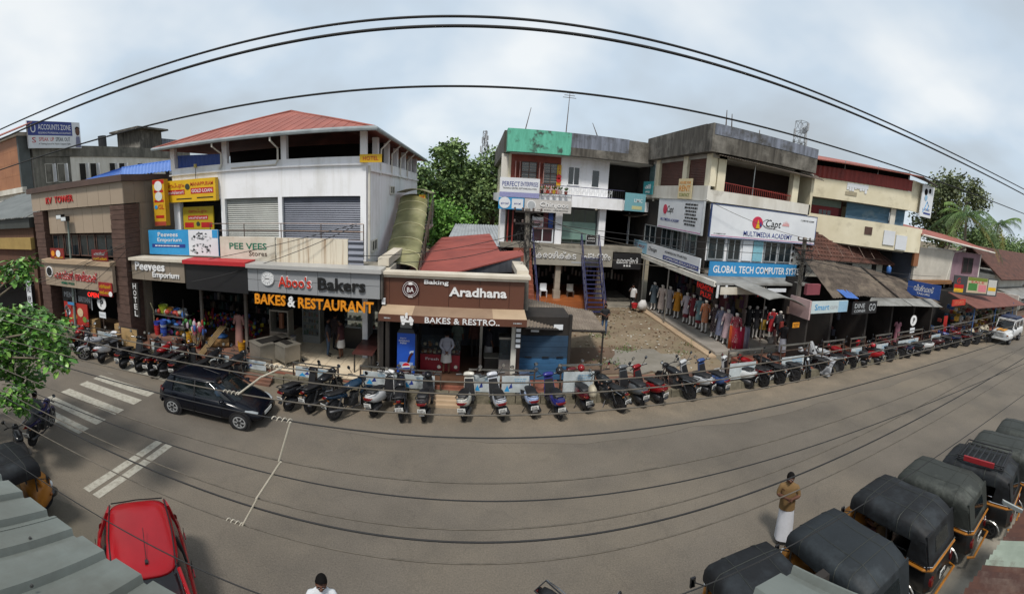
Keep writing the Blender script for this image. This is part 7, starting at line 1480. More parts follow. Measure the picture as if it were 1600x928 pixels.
# ------------------------------------------------------------------ goods and fittings of the shops
def bucket(label, loc, col, r=.14, h=.26, n=1, group=None, name='bucket'):
    t = thing(name, label, 'bucket', loc, 0, group)
    for k in range(n):
        z = k * h * .55; B().lathe((0, 0, z), [(r * .75, 0), (r, h), (r * 1.06, h), (r * 1.06, h + .015), (r * .94, h + .015), (r * .7, .03)], flat(col if isinstance(col, str) else col[k % len(col)]), 14).build('pail', t, smooth=SM)
    if n == 1: B().tube([(r * cos(a), 0, h + r * .6 * sin(a)) for a in [k * pi / 8 for k in range(9)]], .006, steel, 4).build('handle', t)
    return t
F0 = .43
def at(px, py, z=F0): return tuple(P(px, py, Z=z))
bucket('tall red bucket full of brooms in front of the kitchenware shop', at(309, 543), 'a31f22', .2, .5)
bucket('pair of stacked yellow tubs left of the red broom bucket', at(297, 540), 'b88a22', .16, .3, 3, name='tub')
bucket('stacked yellow tubs before the tiled bakery floor', at(378, 550), 'b8861f', .17, .3, 2, name='tub')
bucket('blue bucket beside the red flowers near the steel counters', at(397, 547), '2a3f8f', .14, .36)
bucket('red pail among the plastic goods behind the stacked yellow tubs', at(388, 547), '8f2c28', .15, .2, 2)
bucket('red bucket stack left of the blue tubs by the cardboard panel', (-13.75, 15.65, .82), ['b02a2c', 'a82a2c', '2f3f9a'], .15, .3, 3)
bucket('stack of blue tubs beside the red bucket stack', (-13.35, 15.65, .82), ['2a4aa0', '3a5ab0', '2a3f8a', '9aa0b0'], .16, .2, 6, name='tub')
bucket('yellow green tub on the shelf rack under the Peevees Emporium fascia', (-13.75, 16.2, 1.78), '9aa82a', .24, .34)
for i, (px, py, c_, lab) in enumerate(((243, 484, 'b8802a', 'orange pot on the shelf rack right of the yellow green tub'), (250, 480, '2a5a9a', 'blue can hanging at the right end of the shelf rack'), (259, 478, '8a8f94', 'grey can hanging beside the blue can'))): bucket(lab, (-13.3 + i * .38, 16.2, 1.78), c_, .17, .26)
dp = thing('display_plinth', 'low tiled plinth carrying the tub stacks in front of the shelf rack', 'plinth', (-13.3, 15.65, .42)); B().box(-.85, -.3, 0, .85, .15, .4, paver2).build('block', dp)
rk2 = thing('shelf_rack', 'steel rack stacked with coloured plastic goods below the Peevees Emporium fascia', 'rack', (-13.2, 16.2, .42))
q = B(); q.tube([(-.9, -.3, 0), (-.95, -.3, 1.5), (-1.1, -.3, 1.85)], .03, M('cream_rail', 'b8b08a', 'a09873', 3, .5), 6); q.build('upright', rk2); B().tube([(.9, -.3, 0), (.9, -.3, 2.2)], .03, dark2, 6).build('upright', rk2)
rr = random.Random(41); pc_ = ['3a7a4a', '2f5fa0', 'a33a2a', 'c08a2a', '5a2f6a', '2a8a8a', 'b0a890', '8a2a4a', '4a4a4f', '9a9a9a']
for k in range(3):
    B().box(-1.0, -.35, .3 + k * .5, .95, .3, .33 + k * .5, steel).build('shelf', rk2)
    q = B()
    for j_ in range(26): h = rr.uniform(.05, .15); q.ball((rr.uniform(-.9, .9), rr.uniform(-.3, .25), .34 + k * .5 + h * rr.uniform(.6, 1.6)), (rr.uniform(.06, .17), rr.uniform(.06, .14), h), flat(rr.choice(pc_)), 8, 4)
    q.build('plastic_goods', rk2)['kind'] = 'stuff'
br2 = thing('broom_bunch', 'bunch of coloured brooms, brushes and mops standing in the red bucket', 'brooms', at(307, 541, .6)); rr = random.Random(2)
for k in range(30):
    a, ti = rr.uniform(0, 6.28), rr.uniform(.1, .62); e_ = Vector((ti * cos(a) * .8, ti * sin(a) * .5, rr.uniform(.7, 1.15))); q = B(); q.tube([(0.08 * cos(a), .08 * sin(a), 0), e_], .012, flat('9a8a6a'), 5); q.ball(e_, (rr.uniform(.05, .1), .06, rr.uniform(.09, .17)), flat(rr.choice(['2f9a4a', 'b0506a', 'a33a2a', 'c0b09a', '3a5a9a', 'b0a0a8', '8a3040', '3f7a3a'])), 7, 5); q.build('broom', br2)
for i, (px, py) in enumerate(((262, 512), (352, 515), (385, 525), (330, 512), (282, 520))):
    t = thing('goods_heap', ['heap of small plastic wares beside the blue tubs', 'coloured household wares in the dark middle of the kitchenware shop', 'artificial red flowers and toys at the right end of the kitchenware shop', 'heap of plastic wares and bags right behind the broom bucket', 'low heap of coloured wares between the blue tubs and the yellow tubs'][i], 'goods', at(px, py)); q = B(); rr = random.Random(60 + i)
    for k in range(85): q.ball((rr.gauss(0, .42), rr.gauss(0, .25), rr.uniform(.03, .8 if i else .35)), (rr.uniform(.04, .1), rr.uniform(.04, .09), rr.uniform(.04, .12)), flat(rr.choice(pc_ if i < 2 else ['8f1f28', 'a32a30', '6a1a22', 'b0a02a', '3a4a8a', '4a6a3a'])), 6, 4)
    q.build('wares', t)['kind'] = 'stuff'
cbx = thing('cardboard_panel', 'square tan cardboard panel in a dark frame on the pavement', 'panel', (-14.55, 14.55, .36)); B().box(-.52, -.02, 0.03, .5, .02, .92, cardb).build('sheet', cbx); B().box(-.56, -.0, 0, .54, .05, .96, dark2).build('frame', cbx)
B().prism([(.1 * cos(k * pi / 5) - .02, -.024, .45 + .1 * sin(k * pi / 5)) for k in range(10)], (0, -.003, 0), M('card_print', '8a6f48')).build('printed_mark', cbx)
B().cbox(-.9, .1, 0, .3, .3, .5, cardb).build('carton_body', thing('carton', 'small carton standing left of the square cardboard panel', 'carton', cbx.location[:]))
for i, (px, py) in enumerate(((188, 513), (148, 497))): t = thing('carton', ['tan carton beside the right pillar of the hotel front', 'tan carton at the hotel doorway left of the parking sign'][i], 'carton', (P(px, py, Y=15.4).x, 15.4, .37)); B().cbox(0, 0, 0, .42, .4, .75, cardb).build('carton_body', t); B().box(-.2, -.205, .45, .2, -.2, .5, flat('7a6a50')).build('tape', t)
pk_ = thing('timber_planks', 'bundle of long planks leaning near the red broom bucket', 'planks', at(322, 552, .42))
for k in range(4): q = B(); q.slab((-.25 + k * .08, -.3, .02), (-.18 + k * .08, -.3, .02), (.22 + k * .09, 1.0, 1.0), (.15 + k * .09, 1.0, 1.0), .02, M('plank_wood', '75603f', '614e33', 3, .9)); q.build('plank', pk_)
rl2 = thing('rolled_mats', 'brown rolled mats lying on the shop floor beside the planks', 'mats', at(340, 540, .42), radians(28))
for k in range(4): q = B(); q.lathe((0, -.25 + k * .17, .12 + .1 * (k % 2)), [(.11, -.55), (.125, 0), (.11, .55)], M('coir', '80603a', '69502f', 6, .9, bump=.5), 12, 'x'); q.build('roll', rl2, smooth=SM)
q = B(); q.ball((.1, .15, .4), (.4, .25, .12), flat('2f5f9a'), 10, 6); q.build('folded_tarp', rl2)
hg = thing('hanging_dress', 'long dusty pink dress hanging in the dark shop front', 'dress', (P(373, 500, Y=16.4).x, 16.4, .6)); dress_mesh(.05, .05, cloth('8f675f')).build('dress', hg, smooth=True); B().cyl((0, 0, 1.4), (0, 0, 2.2), .008, wire_m, 4).build('hook', hg)
pt_ = struct(B().box(-15.0, 20.7, .4, -3.3, 20.95, 4.2, dark_m).build('rear_wall'))
sh3 = thing('stock_shelves', 'dark crowded shelves at the back of the kitchenware shop', 'shelves', (-11.5, 19.6, .42)); q = B(); rr = random.Random(77)
for k in range(6): q.box(-2.6, 0, .3 + k * .5, 2.6, .4, .32 + k * .5, dark2)
for k in range(150): q.cbox(rr.uniform(-2.5, 2.5), .05, .32 + .5 * rr.randrange(6), rr.uniform(.06, .2), .2, rr.uniform(.1, .4), flat(rr.choice(['4a4038', '6a5a4a', '3a3a44', '5a2f2a', '77706a', '2f3f3a'])))
q.build('stock', sh3)['kind'] = 'stuff'
inox = M('brushed_steel', '8f8a80', '7a756b', 1.5, .36, metal=.4)
for i, (x, y, wd, d) in enumerate(((-8.15, 15.55, .9, .75), (-7.2, 15.8, 1.0, .8))):
    t = thing('steel_counter', ['low steel cooking counter with a long griddle at the left of the tiled floor', 'steel work table at the front of the tiled bakery floor'][i], 'counter', (x, y, .43), radians(-32))
    B().box(-wd / 2, -d / 2, .82, wd / 2, d / 2 + (.9 if i == 0 else 0), .86, inox).build('top', t); B().box(-wd / 2 + .03, -d / 2 + .03, .2 if i else .02, wd / 2 - .03, -d / 2 + .05, .81, inox).box(wd / 2 - .05, -d / 2 + .05, .2 if i else .02, wd / 2 - .03, d / 2 - .03 + (.8 if i == 0 else 0), .81, inox).box(-wd / 2 + .03, -d / 2 + .05, .2 if i else .02, -wd / 2 + .05, d / 2 + (.8 if i == 0 else -.03), .81, inox).build('body_panel', t)
    for sx in (-1, 1):
        for sy in (-1, 1): B().cyl((sx * (wd / 2 - .06), sy * (d / 2 - .06), 0), (sx * (wd / 2 - .06), sy * (d / 2 - .06), .3), .022, inox, 6).build('leg', t)
    B().box(-wd * .3, -d * .2, .861, wd * .3, d * .2 + (.7 if i == 0 else 0), .88, M('griddle', '2a2826', '1c1a19', 2, .5)).build('griddle', t)
ov = thing('steel_oven', 'tall steel grill cabinet behind the steel counters', 'oven', (-8.1, 17.4, .43)); B().box(-.45, -.3, .0, .45, .3, .8, inox).build('cabinet', ov); q = B(); q.box(-.45, -.3, .8, -.4, .3, 1.7, inox).box(.4, -.3, .8, .45, .3, 1.7, inox).box(-.45, -.3, 1.7, .45, .3, 1.78, inox); q.build('frame', ov); B().cyl((0, 0, .9), (0, 0, 1.6), .12, flat('6a4028'), 10).build('spit', ov)
bn = thing('waste_bin', 'grey plastic bin behind the steel work table', 'bin', at(456, 545)); B().lathe((0, 0, 0), [(.17, 0), (.21, .55), (.22, .57), (.2, .6)], flat('8d8b8c'), 14).build('bin_body', bn, smooth=SM); B().lathe((0, 0, .6), [(.2, 0), (.05, .04)], flat('77757a'), 14).build('lid', bn)
def fridge(label, loc, w_, h, col, lit=None):
    t = thing('display_fridge', label, 'fridge', loc); b = B(); b.box(-w_ / 2, .02, 0, w_ / 2, .6, h, flat(col)).box(-w_ / 2, 0, 0, -w_ / 2 + .05, .02, h, flat(col)).box(w_ / 2 - .05, 0, 0, w_ / 2, .02, h, flat(col)).box(-w_ / 2 + .05, 0, 0, w_ / 2 - .05, .02, .35, flat(col)); b.build('cabinet', t); q = B(); rr = random.Random(len(label))
    for k in range(5):
        z = .4 + k * (h - .6) / 5; q.box(-w_ / 2 + .06, -.03, z, w_ / 2 - .06, .019, z + .015, steel)
        for j_ in range(6): q.cbox(-w_ / 2 + .12 + j_ * (w_ - .24) / 5, -.01, z + .015, .07, .05, rr.uniform(.1, .2), flat(rr.choice(['8a6a3a', 'b0a890', '4a6a3a', '9a4a2a', 'c0b8a8', '5a4a3a'])))
    q.build('stocked_shelf', t)['kind'] = 'stuff'; B().box(-w_ / 2 + .05, -.05, .36, w_ / 2 - .05, -.045, h - .1, M('clear_door', '5a6468', rough=.05, alpha=.25, c2='4a5458', scale=1)).build('glass_door', t); return t
fridge('upright glass door fridge at the back of the tiled bakery floor', (-7.1, 18.4, .43), .85, 2.0, '8f8f8a')
dc = thing('display_counter', 'lit pastry display counter at the back right of the bakery', 'counter', (-4.7, 18.2, .43)); B().box(-.9, 0, 0, .9, .6, .9, M('counter_black', '181617', '121011', 2, .4)).build('base', dc); q = B(); q.box(-.75, .05, .92, .75, .5, .95, board_w).box(-.75, .05, 1.25, .75, .5, 1.27, board_w).box(-.75, .45, .92, .75, .5, 1.6, M('lit_panel', 'c9c8b4', emit=.25)); rr = random.Random(3)
for k in range(26): q.cbox(rr.uniform(-.7, .7), rr.uniform(.1, .3), rr.choice([.95, 1.27]), .1, .1, rr.uniform(.06, .16), flat(rr.choice(['b0a890', '8a9a6a', 'a8382e', 'c9c0a8', '6a8a5a', '8a5a2a'])))
q.build('display_shelves', dc); B().box(-.78, -.0, .9, .78, .02, 1.62, M('clear_door', '5a6468')).build('glass_front', dc)
tb_ = thing('red_table', 'long dark red table at the right of the tiled bakery floor', 'table', (-3.95, 17.0, .43)); B().box(-.45, -1.4, .74, .35, 1.4, .79, M('table_maroon', '4f2a26', '41221f', 2, .5)).build('tabletop', tb_)
for x in (-.38, .28):
    for y in (-1.3, 1.3): B().cbox(x, y, 0, .05, .05, .74, dark2).build('leg', tb_)
gcy = thing('gas_cylinder', 'grey gas cylinder under the end of the dark red table', 'gas cylinder', at(582, 572)); B().lathe((0, 0, 0), [(.14, 0), (.16, .06), (.16, .42), (.11, .54), (.05, .58)], M('cylinder_grey', '6f6a66', '5d5854', 3, .5), 16).build('tank', gcy, smooth=True); B().tube([(.09 * cos(a), .09 * sin(a), .64) for a in [k * pi / 6 for k in range(12)]], .012, steel, 5, True).cyl((0, 0, .56), (0, 0, .66), .025, steel, 6).build('valve_guard', gcy)
st_ = thing('newspaper_stool', 'stool with folded white papers by the cola fridge', 'stool', at(605, 575)); B().cbox(0, 0, .5, .4, .35, .04, dark2).build('seat', st_); B().hexa([(-.2, -.15, .55), (.2, -.12, .55), (.2, .15, .55), (-.2, .12, .55)], [(-.2, -.15, .58), (.2, -.12, .6), (.2, .15, .58), (-.2, .12, .6)], board_w).build('papers', st_)
for x in (-.15, .15): B().cyl((x, 0, 0), (x, 0, .5), .03, dark2, 6).build('leg', st_)
# cola fridge with its printed front
co_ = P(637, 583, Z=.42); cf = thing('cola_fridge', 'tall blue drinks fridge printed with a glass of cola', 'fridge', (-2.3, 15.25, .40)); cw = .64
B().box(-cw / 2, 0.0, 0, cw / 2, .6, 1.85, M('cola_blue', '1f4fae', '1b479e', 1, .4)).build('cabinet', cf); B().hexa([(-cw / 2, 0, 1.851), (cw / 2, 0, 1.851), (cw / 2, .6, 1.851), (-cw / 2, .6, 1.851)], [(-cw / 2 + .08, .03, 2.0), (cw / 2 - .08, .03, 2.0), (cw / 2 - .08, .6, 2.0), (-cw / 2 + .08, .6, 2.0)], black_m).build('top_cap', cf)
B().box(cw / 2, 0.02, 0, cw / 2 + .06, .6, 1.84, black_m).build('door_edge', cf)
for k, s in enumerate(('ENJOY', 'REFRESHING', 'PEPSI')): letters(cf, s, -.07 - .03 * (k != 1), 1.66 - k * .085, .22 + .16 * (k == 1), .06, white_t)
cola = M('cola_brown', '4a1f14', '35140d', 3, .3); q = B(); q.prism([(-.2, -.005, .08), (.22, -.005, .08), (.26, -.005, .78), (-.23, -.005, .78)], (0, -.004, 0), M('glass_print', '8fa3c9', '7f93b9', 3, .4)); q.build('printed_glass', cf); q = B(); q.prism([(-.18, -.010, .09), (.2, -.010, .09), (.22, -.010, .6), (-.2, -.010, .55)], (0, -.003, 0), cola).prism([(.0, -.010, .6), (.08, -.010, .62), (.2, -.010, 1.02), (.27, -.010, 1.12), (.2, -.010, 1.16), (.1, -.010, 1.0)], (0, -.003, 0), cola); q.build('printed_cola', cf)
B().prism([(.12, -.006, 1.1), (.28, -.006, 1.16), (.28, -.006, 1.24), (.14, -.006, 1.2)], (0, -.004, 0), flat('a7b6cf')).build('printed_bottle', cf)
def half(parent, a0, a1, r, m, y, n=14): B().prism([(.02 + r * cos(a0 + (a1 - a0) * k / n), y, .62 + r * sin(a0 + (a1 - a0) * k / n)) for k in range(n + 1)], (0, -.003, 0), m).build('emblem', parent)
disc(cf, .02, .62, .155, white_t, -.014, .003); half(cf, .35, pi - .1, .145, flat('c01f2e'), -.018); half(cf, pi + .35, 2 * pi - .1, .145, flat('1f3f9a'), -.018); letters(cf, 'pepsi', .03, .40, .2, .07, white_t, -.014)
pcn = thing('display_counter', 'red fronted glass pastry counter inside the brown bakery shop', 'counter', (-1.15, 16.3, .52)); B().box(-.75, 0, 0, .75, .6, .62, M('counter_red', '8f1f2c', '7c1a26', 2, .4)).build('base', pcn); B().box(-.75, 0, .63, .75, .6, 1.2, M('clear_door', '5a6468')).build('glass_case', pcn); q = B(); rr = random.Random(9)
for k in range(30): q.cbox(rr.uniform(-.68, .68), rr.uniform(.1, .5), rr.choice([.64, .9]), .1, .1, .08, flat(rr.choice(['8a5a2a', 'b0a080', '6a3a2a', 'a89a7a'])))
q.build('pastries', pcn)['kind'] = 'stuff'; letters(pcn, 'Fresh', -.3, .45, .5, .1, white_t)
for i, (x, y, lab) in enumerate(((1.35, 15.95, 'glass sided snack warmer on a grey stand by the white pier'), (.85, 16.2, 'dark steel side table inside the brown bakery shop'))):
    t = thing('snack_stand', lab, 'stand', (x, y, .52)); B().cbox(0, 0, 0, .62, .5, .75 if i == 0 else .7, flat('857d78') if i == 0 else dark2).build('base', t)
    if i == 0: B().cbox(0, 0, .76, .58, .46, .75, M('clear_door', '5a6468')).build('glass_case', t); B().cbox(0, 0, 1.52, .66, .54, .08, steel).build('lid', t)
    else: B().cbox(0, 0, .7, .7, .55, .03, inox).build('top', t)
# right hand shop furniture
for i, (px, py, lab) in enumerate(((1281, 530, 'white open rack of phone accessories in the Smart Cure doorway'), (1309, 528, 'pale sloped glass counter in the Smart Cure shop'))):
    p = P(px, py, Z=.37); t = thing('shop_rack' if i == 0 else 'display_counter', lab, 'rack' if i == 0 else 'counter', (p.x, p.y, .37), radians(-25))
    if i == 0:
        for x in (-.28, .28): B().cbox(x, 0, 0, .04, .3, 1.2, board_w).build('side', t)
        for k in range(5): B().box(-.27, -.15, .05 + k * .27, .27, .15, .08 + k * .27, board_w).build('shelf', t)
    else:
        B().hexa([(-.5, -.3, 0), (.5, -.3, 0), (.5, .3, 0), (-.5, .3, 0)], [(-.5, -.3, .55), (.5, -.3, .55), (.5, .3, .85), (-.5, .3, .85)], flat('7f8a8a')).build('base', t); B().hexa([(-.52, -.32, .56), (.52, -.32, .56), (.52, .32, .87), (-.52, .32, .87)], [(-.52, -.32, .6), (.52, -.32, .6), (.52, .32, .91), (-.52, .32, .91)], flat('a9bab9')).build('top', t)
q = B(); rr = random.Random(19)
for k in range(110): x = rr.uniform(14.6, 26.5); q.cbox(x, rr.uniform(18.0, 18.4), rr.uniform(.4, 2.6), rr.uniform(.1, .35), .1, rr.uniform(.1, .4), flat(rr.choice(['4a3f3a', '6a5a50', '3a3f4a', '5a3030', '7a7672', '2f2f33', '8a3a34'])))
tag(q.build('shop_stock'), 'dim stock hanging in the dark shops under the sheet roofs', 'goods', kind='stuff')
for i, (px, py, c_, lab) in enumerate(((1470, 520, 'a8241f', 'red cloth panel hanging at the end of the grey awnings'), (1449, 510, '3a4a6a', 'heap of blue and purple cloth under the far grey awning'))):
    p = P(px, py, Z=.4); t = thing('hanging_cloth' if i == 0 else 'cloth_heap', lab, 'cloth', (p.x, 16.3, .37))
    if i == 0: B().grid(lambda u, v: (-.3 + .6 * u, .04 * sin(u * 14), 1.4 * v), 10, 6, cloth('a8241f')).build('cloth', t, smooth=True)
    else:
        q = B(); rr = random.Random(5)
        for k in range(14): q.ball((rr.uniform(-.6, .6), rr.uniform(-.3, .3), .2 + rr.uniform(0, .4)), (.25, .2, .08), cloth(rr.choice(['3a4a7a', '5a3a6a', '6a6f7f', '8a7a8a'])), 8, 5)
        q.build('cloth', t, smooth=True)
for i, (px, py) in enumerate(((1519, 520), (1534, 520), (1508, 525))):
    p = P(px, py, Z=.2); t = thing('sack', ['pale sack leaning on the railing left of the white jeep', 'cream sack slumped behind the lone black motorcycle', 'white sack at the left of the far sacks'][i], 'sack', (p.x, 15.0, .2)); B().loft([(-.05, 0, 0, .3, .25, 2.5), (.35, 0, 0, .34, .28, 2.3), (.62, .05, 0, .2, .18, 2), (.72, .08, 0, .08, .08, 2)], cloth('aca491'), 12, True, 'z').build('sack_body', t, smooth=True); B().tube([(.12 * cos(a) + .07, .12 * sin(a), .66) for a in [k * pi / 5 for k in range(10)]], .02, cloth('8a8068'), 5, True).build('tie', t)
ws = thing('white_sack', 'white sack and red bowl at the inner end of the mannequin row', 'sack', tuple(P(1003, 483, Z=.5))); B().loft([(0, 0, 0, .28, .22, 2.5), (.35, 0, 0, .3, .25, 2.3), (.6, .05, 0, .15, .12, 2)], cloth('c4c2c0'), 12, True, 'z').build('sack_body', ws, smooth=True); B().tube([(.08 * cos(a) + .05, .08 * sin(a), .58) for a in [k * pi / 5 for k in range(10)]], .02, cloth('9a9890'), 5, True).build('tie', ws)
bucket('red bowl standing in the dirt beside the white sack', tuple(P(991, 481, Z=.5)), 'b3242a', .22, .28)
# a short iron post in the courtyard entrance
ip = thing('iron_post', 'rusty iron post with two crosspieces at the courtyard entrance', 'post', tuple(P(938, 572, Z=.3))); B().cyl((0, 0, 0), (0, 0, .85), .03, rust_sheet, 6).build('post', ip); B().cbox(0, 0, .62, .26, .04, .05, rust_sheet).build('crosspiece', ip); B().cbox(0, 0, .78, .16, .04, .04, rust_sheet).build('crosspiece', ip)
# ------------------------------------------------------------------ near roofs below the camera
nr = thing('near_roof', 'grey trapezoid ribbed sheet roof just below the camera', 'roof', (-3, 1.65, 4.95), radians(2.8))
def nz(y): return (1.8 - y) * .3
for k in range(16):                                        # overlapping sheets
    x0, x1 = -8.8 + k * .92, -8.8 + (k + 1) * .92 + .03
    if x1 > 5.25: x1 = 5.22
    e0 = .05 if x0 > 3 else 0
    if x1 - x0 < .3: continue
    B().corr((x0, .0 + e0, .004 * (k % 2)), (x1, .0 + e0, .004 * (k % 2)), (x1, -4.2, 1.26 + .004 * (k % 2)), (x0, -4.2, 1.26 + .004 * (k % 2)), .305, .038, near_sheet, .004, 'trap').build('roof_sheet', nr)
q = B(); rr = random.Random(14)
for k in range(60):
    x, y = rr.uniform(-4, 5), rr.uniform(-1.6, -.1)
    q.lathe((x, y, -y * .3 + .006), [(.012, 0), (.008, .012)], M('roof_screw', '3a3a38', '2a2a28', 3, .6), 6)
q.build('roofing_screws', nr)['kind'] = 'stuff'
B().box(-8.8, -.12, -.2, 5.2, -.06, -.03, dark2).build('purlin', nr); B().box(-8.8, -4.2, .95, 5.2, -4.1, 1.1, dark2).build('purlin', nr)
for x in (-8.5, -3, 5.1): B().cbox(x, -4.1, -5, .12, .12, 5.98, steel).build('post', nr)
rn = thing('rusty_roof', 'rusted corrugated sheet roof with one pale sheet at the bottom right corner', 'roof', (5.2, 2.15, 2.6))
for x0, x1, m in ((0, .95, rust_sheet), (.95, 1.62, pale_sheet), (1.62, 4.5, rust_sheet)): B().corr((x0, 0, 0.006 * (m is pale_sheet)), (x1, 0, 0.006 * (m is pale_sheet)), (x1 + .1, -3.4, 1.15), (x0 + .1, -3.4, 1.15), .13, .022, m, .006).build('roof_sheet', rn)
B().box(0, -.12, -.16, 4.4, -.06, -.04, dark2).build('purlin', rn)
for x in (.1, 4.3): B().cyl((x, -.1, -2.6), (x, -.1, -.1), .04, steel, 8).build('post', rn)
ma = thing('metal_arm', 'pale metal bracket arm reaching in at the right edge', 'bracket', tuple(P(1568, 786, Y=2.6))); e_ = P(1612, 808, Y=2.0) - ma.location; B().hexa([(0, 0, -.03), e_ + Vector((0, 0, -.03)), e_ + Vector((.05, .05, -.03)), (.05, .05, -.03)], [(0, 0, .04), e_ + Vector((0, 0, .04)), e_ + Vector((.05, .05, .04)), (.05, .05, .04)], M('pale_metal', '9ea3a0', '8a8f8c', 3, .5)).build('arm', ma); B().tube([e_ * .7, e_ * .7 + Vector((-.1, .1, -.5))], .006, wire_m, 4).build('hanging_wire', ma)

# ------------------------------------------------------------------ poles, lamps, wires, masts
def pole(name, label, base, top, r0=.14, r1=.1, m=pole_c, cat='pole'):
    t = thing(name, label, cat, base); B().cyl((0, 0, 0), Vector(top) - Vector(base), r0, m, 10, r1).build('shaft', t, smooth=SM); return t
p1b, p1t = Vector((2.15, 17.2, .3)), P(824.7, 326, Y=17.0)
u1 = pole('utility_pole', 'concrete utility pole tangled with cables beside the brown bakery shop', p1b, p1t)
p2b, p2t = P(1236, 553, Z=.36), P(1258, 372, Y=15.2)
u2 = pole('utility_pole', 'concrete utility pole with crossarms at the corner of the Smart Cure shop', p2b, p2t)
for t, top, n in ((u1, p1t - p1b, 2), (u2, p2t - p2b, 3)):
    for k in range(n):
        z = top.z - .15 - k * .45; c_ = top * (z / top.z); q = B(); q.cbox(c_.x, c_.y - .12, z, .95, .07, .07, dark2); q.build('crossarm', t)
        for x in (-.5, -.2, .2, .5): B().lathe((c_.x + x, c_.y - .12, z + .07), [(.03, 0), (.045, .03), (.03, .06), (.045, .09), (.02, .12)], M('insulator', '5a4a44', '4a3d38', 3, .3), 8).build('insulator', t)
    q = B(); rr = random.Random(n)
    for k in range(34):
        c_ = top * rr.uniform(.72, .98); a = rr.uniform(0, 6.28); r_ = rr.uniform(.15, .55)
        q.tube([c_, c_ + Vector((r_ * cos(a), r_ * sin(a) * .5 - .1, rr.uniform(-.3, .2))), c_ + Vector((r_ * 1.2 * cos(a + .8), r_ * .5 * sin(a + .8) - .1, rr.uniform(-.7, 0))), c_ + Vector((0, -.12, rr.uniform(-.9, -.4)))], .009, wire_m, 4)
    q.build('cable_tangle', t)['kind'] = 'stuff'
pn = thing('pole_notice', 'orange notice plate fixed on the concrete pole by Smart Cure', 'notice', tuple(P(1239, 506, Y=15.15))); B().box(-.2, -.22, -.12, .2, -.2, .12, M('notice_orange', 'd08a1f', 'c07c18', 3, .5)).build('plate', pn); letters(pn, 'NOTICE', 0, .03, .3, .07, black_t, -.22); letters(pn, 'RENT', 0, -.06, .2, .05, black_t, -.22)
lpb = Vector((P(116, 500, Y=14.9).x, 14.95, .36)); lpt = P(106, 345, Y=14.9)
lp2 = pole('lamp_post', 'thin grey green lamp post with two floodlights before the taupe building', lpb, lpt, .08, .05, M('lamp_post_paint', '76827c', '66726c', 3, .5), 'lamp post')
d = lpt - lpb
for k, (dx, dz) in enumerate(((-.35, .12), (.05, .0))): q = B(); q.tube([d, d + Vector((dx * .6, -.1, dz))], .025, railm, 5); q.box(d.x + dx - .2, d.y - .35, d.z + dz, d.x + dx + .25, d.y - .1, d.z + dz + .25, dark2); o = q.build('floodlight', lp2); B().box(d.x + dx - .17, d.y - .365, d.z + dz + .03, d.x + dx + .22, d.y - .351, d.z + dz + .22, lamp_g).build('lens', o)
B().box(-.35, -.12, 1.5, .2, -.09, 1.65, flat('3a7fae')).build('blue_plate', lp2)
import numpy as np
def cable(name, label, pts, Y, r, m=wire_m, group=None, ext=True):
    W_ = [P(x, y, Y=Y) for x, y in pts]
    xs = np.array([p.x for p in W_]); zs = np.array([p.z for p in W_]); co_ = np.polyfit(xs, zs, 2 if len(pts) > 4 else len(pts) - 1)
    x0, x1 = xs.min() - (6 if ext else 0), xs.max() + (10 if ext else 0)
    n = 90; L_ = [x0 + (x1 - x0) * k / n for k in range(n + 1)]
    t = tag(B().tube([(x, Y, float(np.polyval(co_, x))) for x in L_], r, m, 6).build(name, smooth=True), label, 'cable', group); return lambda x: Vector((x, Y, float(np.polyval(co_, x))))
G1, G2 = 'thick cables across the sky', 'electric wires crossing low over the road'
cable('overhead_cable', 'uppermost thick black cable arching across the sky', [(0, 195), (280, 109), (420, 70), (560, 42), (690, 27), (750, 22), (820, 24), (1000, 55), (1090, 73), (1210, 108), (1300, 152), (1450, 224), (1600, 297)], 2.6, .007, group=G1)
cable('overhead_cable', 'second thick black cable close under the uppermost one', [(0, 210), (280, 127), (400, 92), (530, 62), (690, 42), (750, 36), (830, 38), (1030, 68), (1110, 90), (1220, 125), (1320, 168), (1450, 235), (1600, 305)], 2.7, .0088, group=G1)
cable('overhead_cable', 'lowest sky cable passing over both roofs', [(0, 256), (100, 232), (236, 208), (322, 190), (420, 170), (500, 155), (620, 140), (750, 128), (840, 129), (1000, 146), (1100, 167), (1200, 193), (1300, 228), (1400, 262), (1500, 298), (1600, 335)], 2.8, .0068, group=G1)
WR = {}
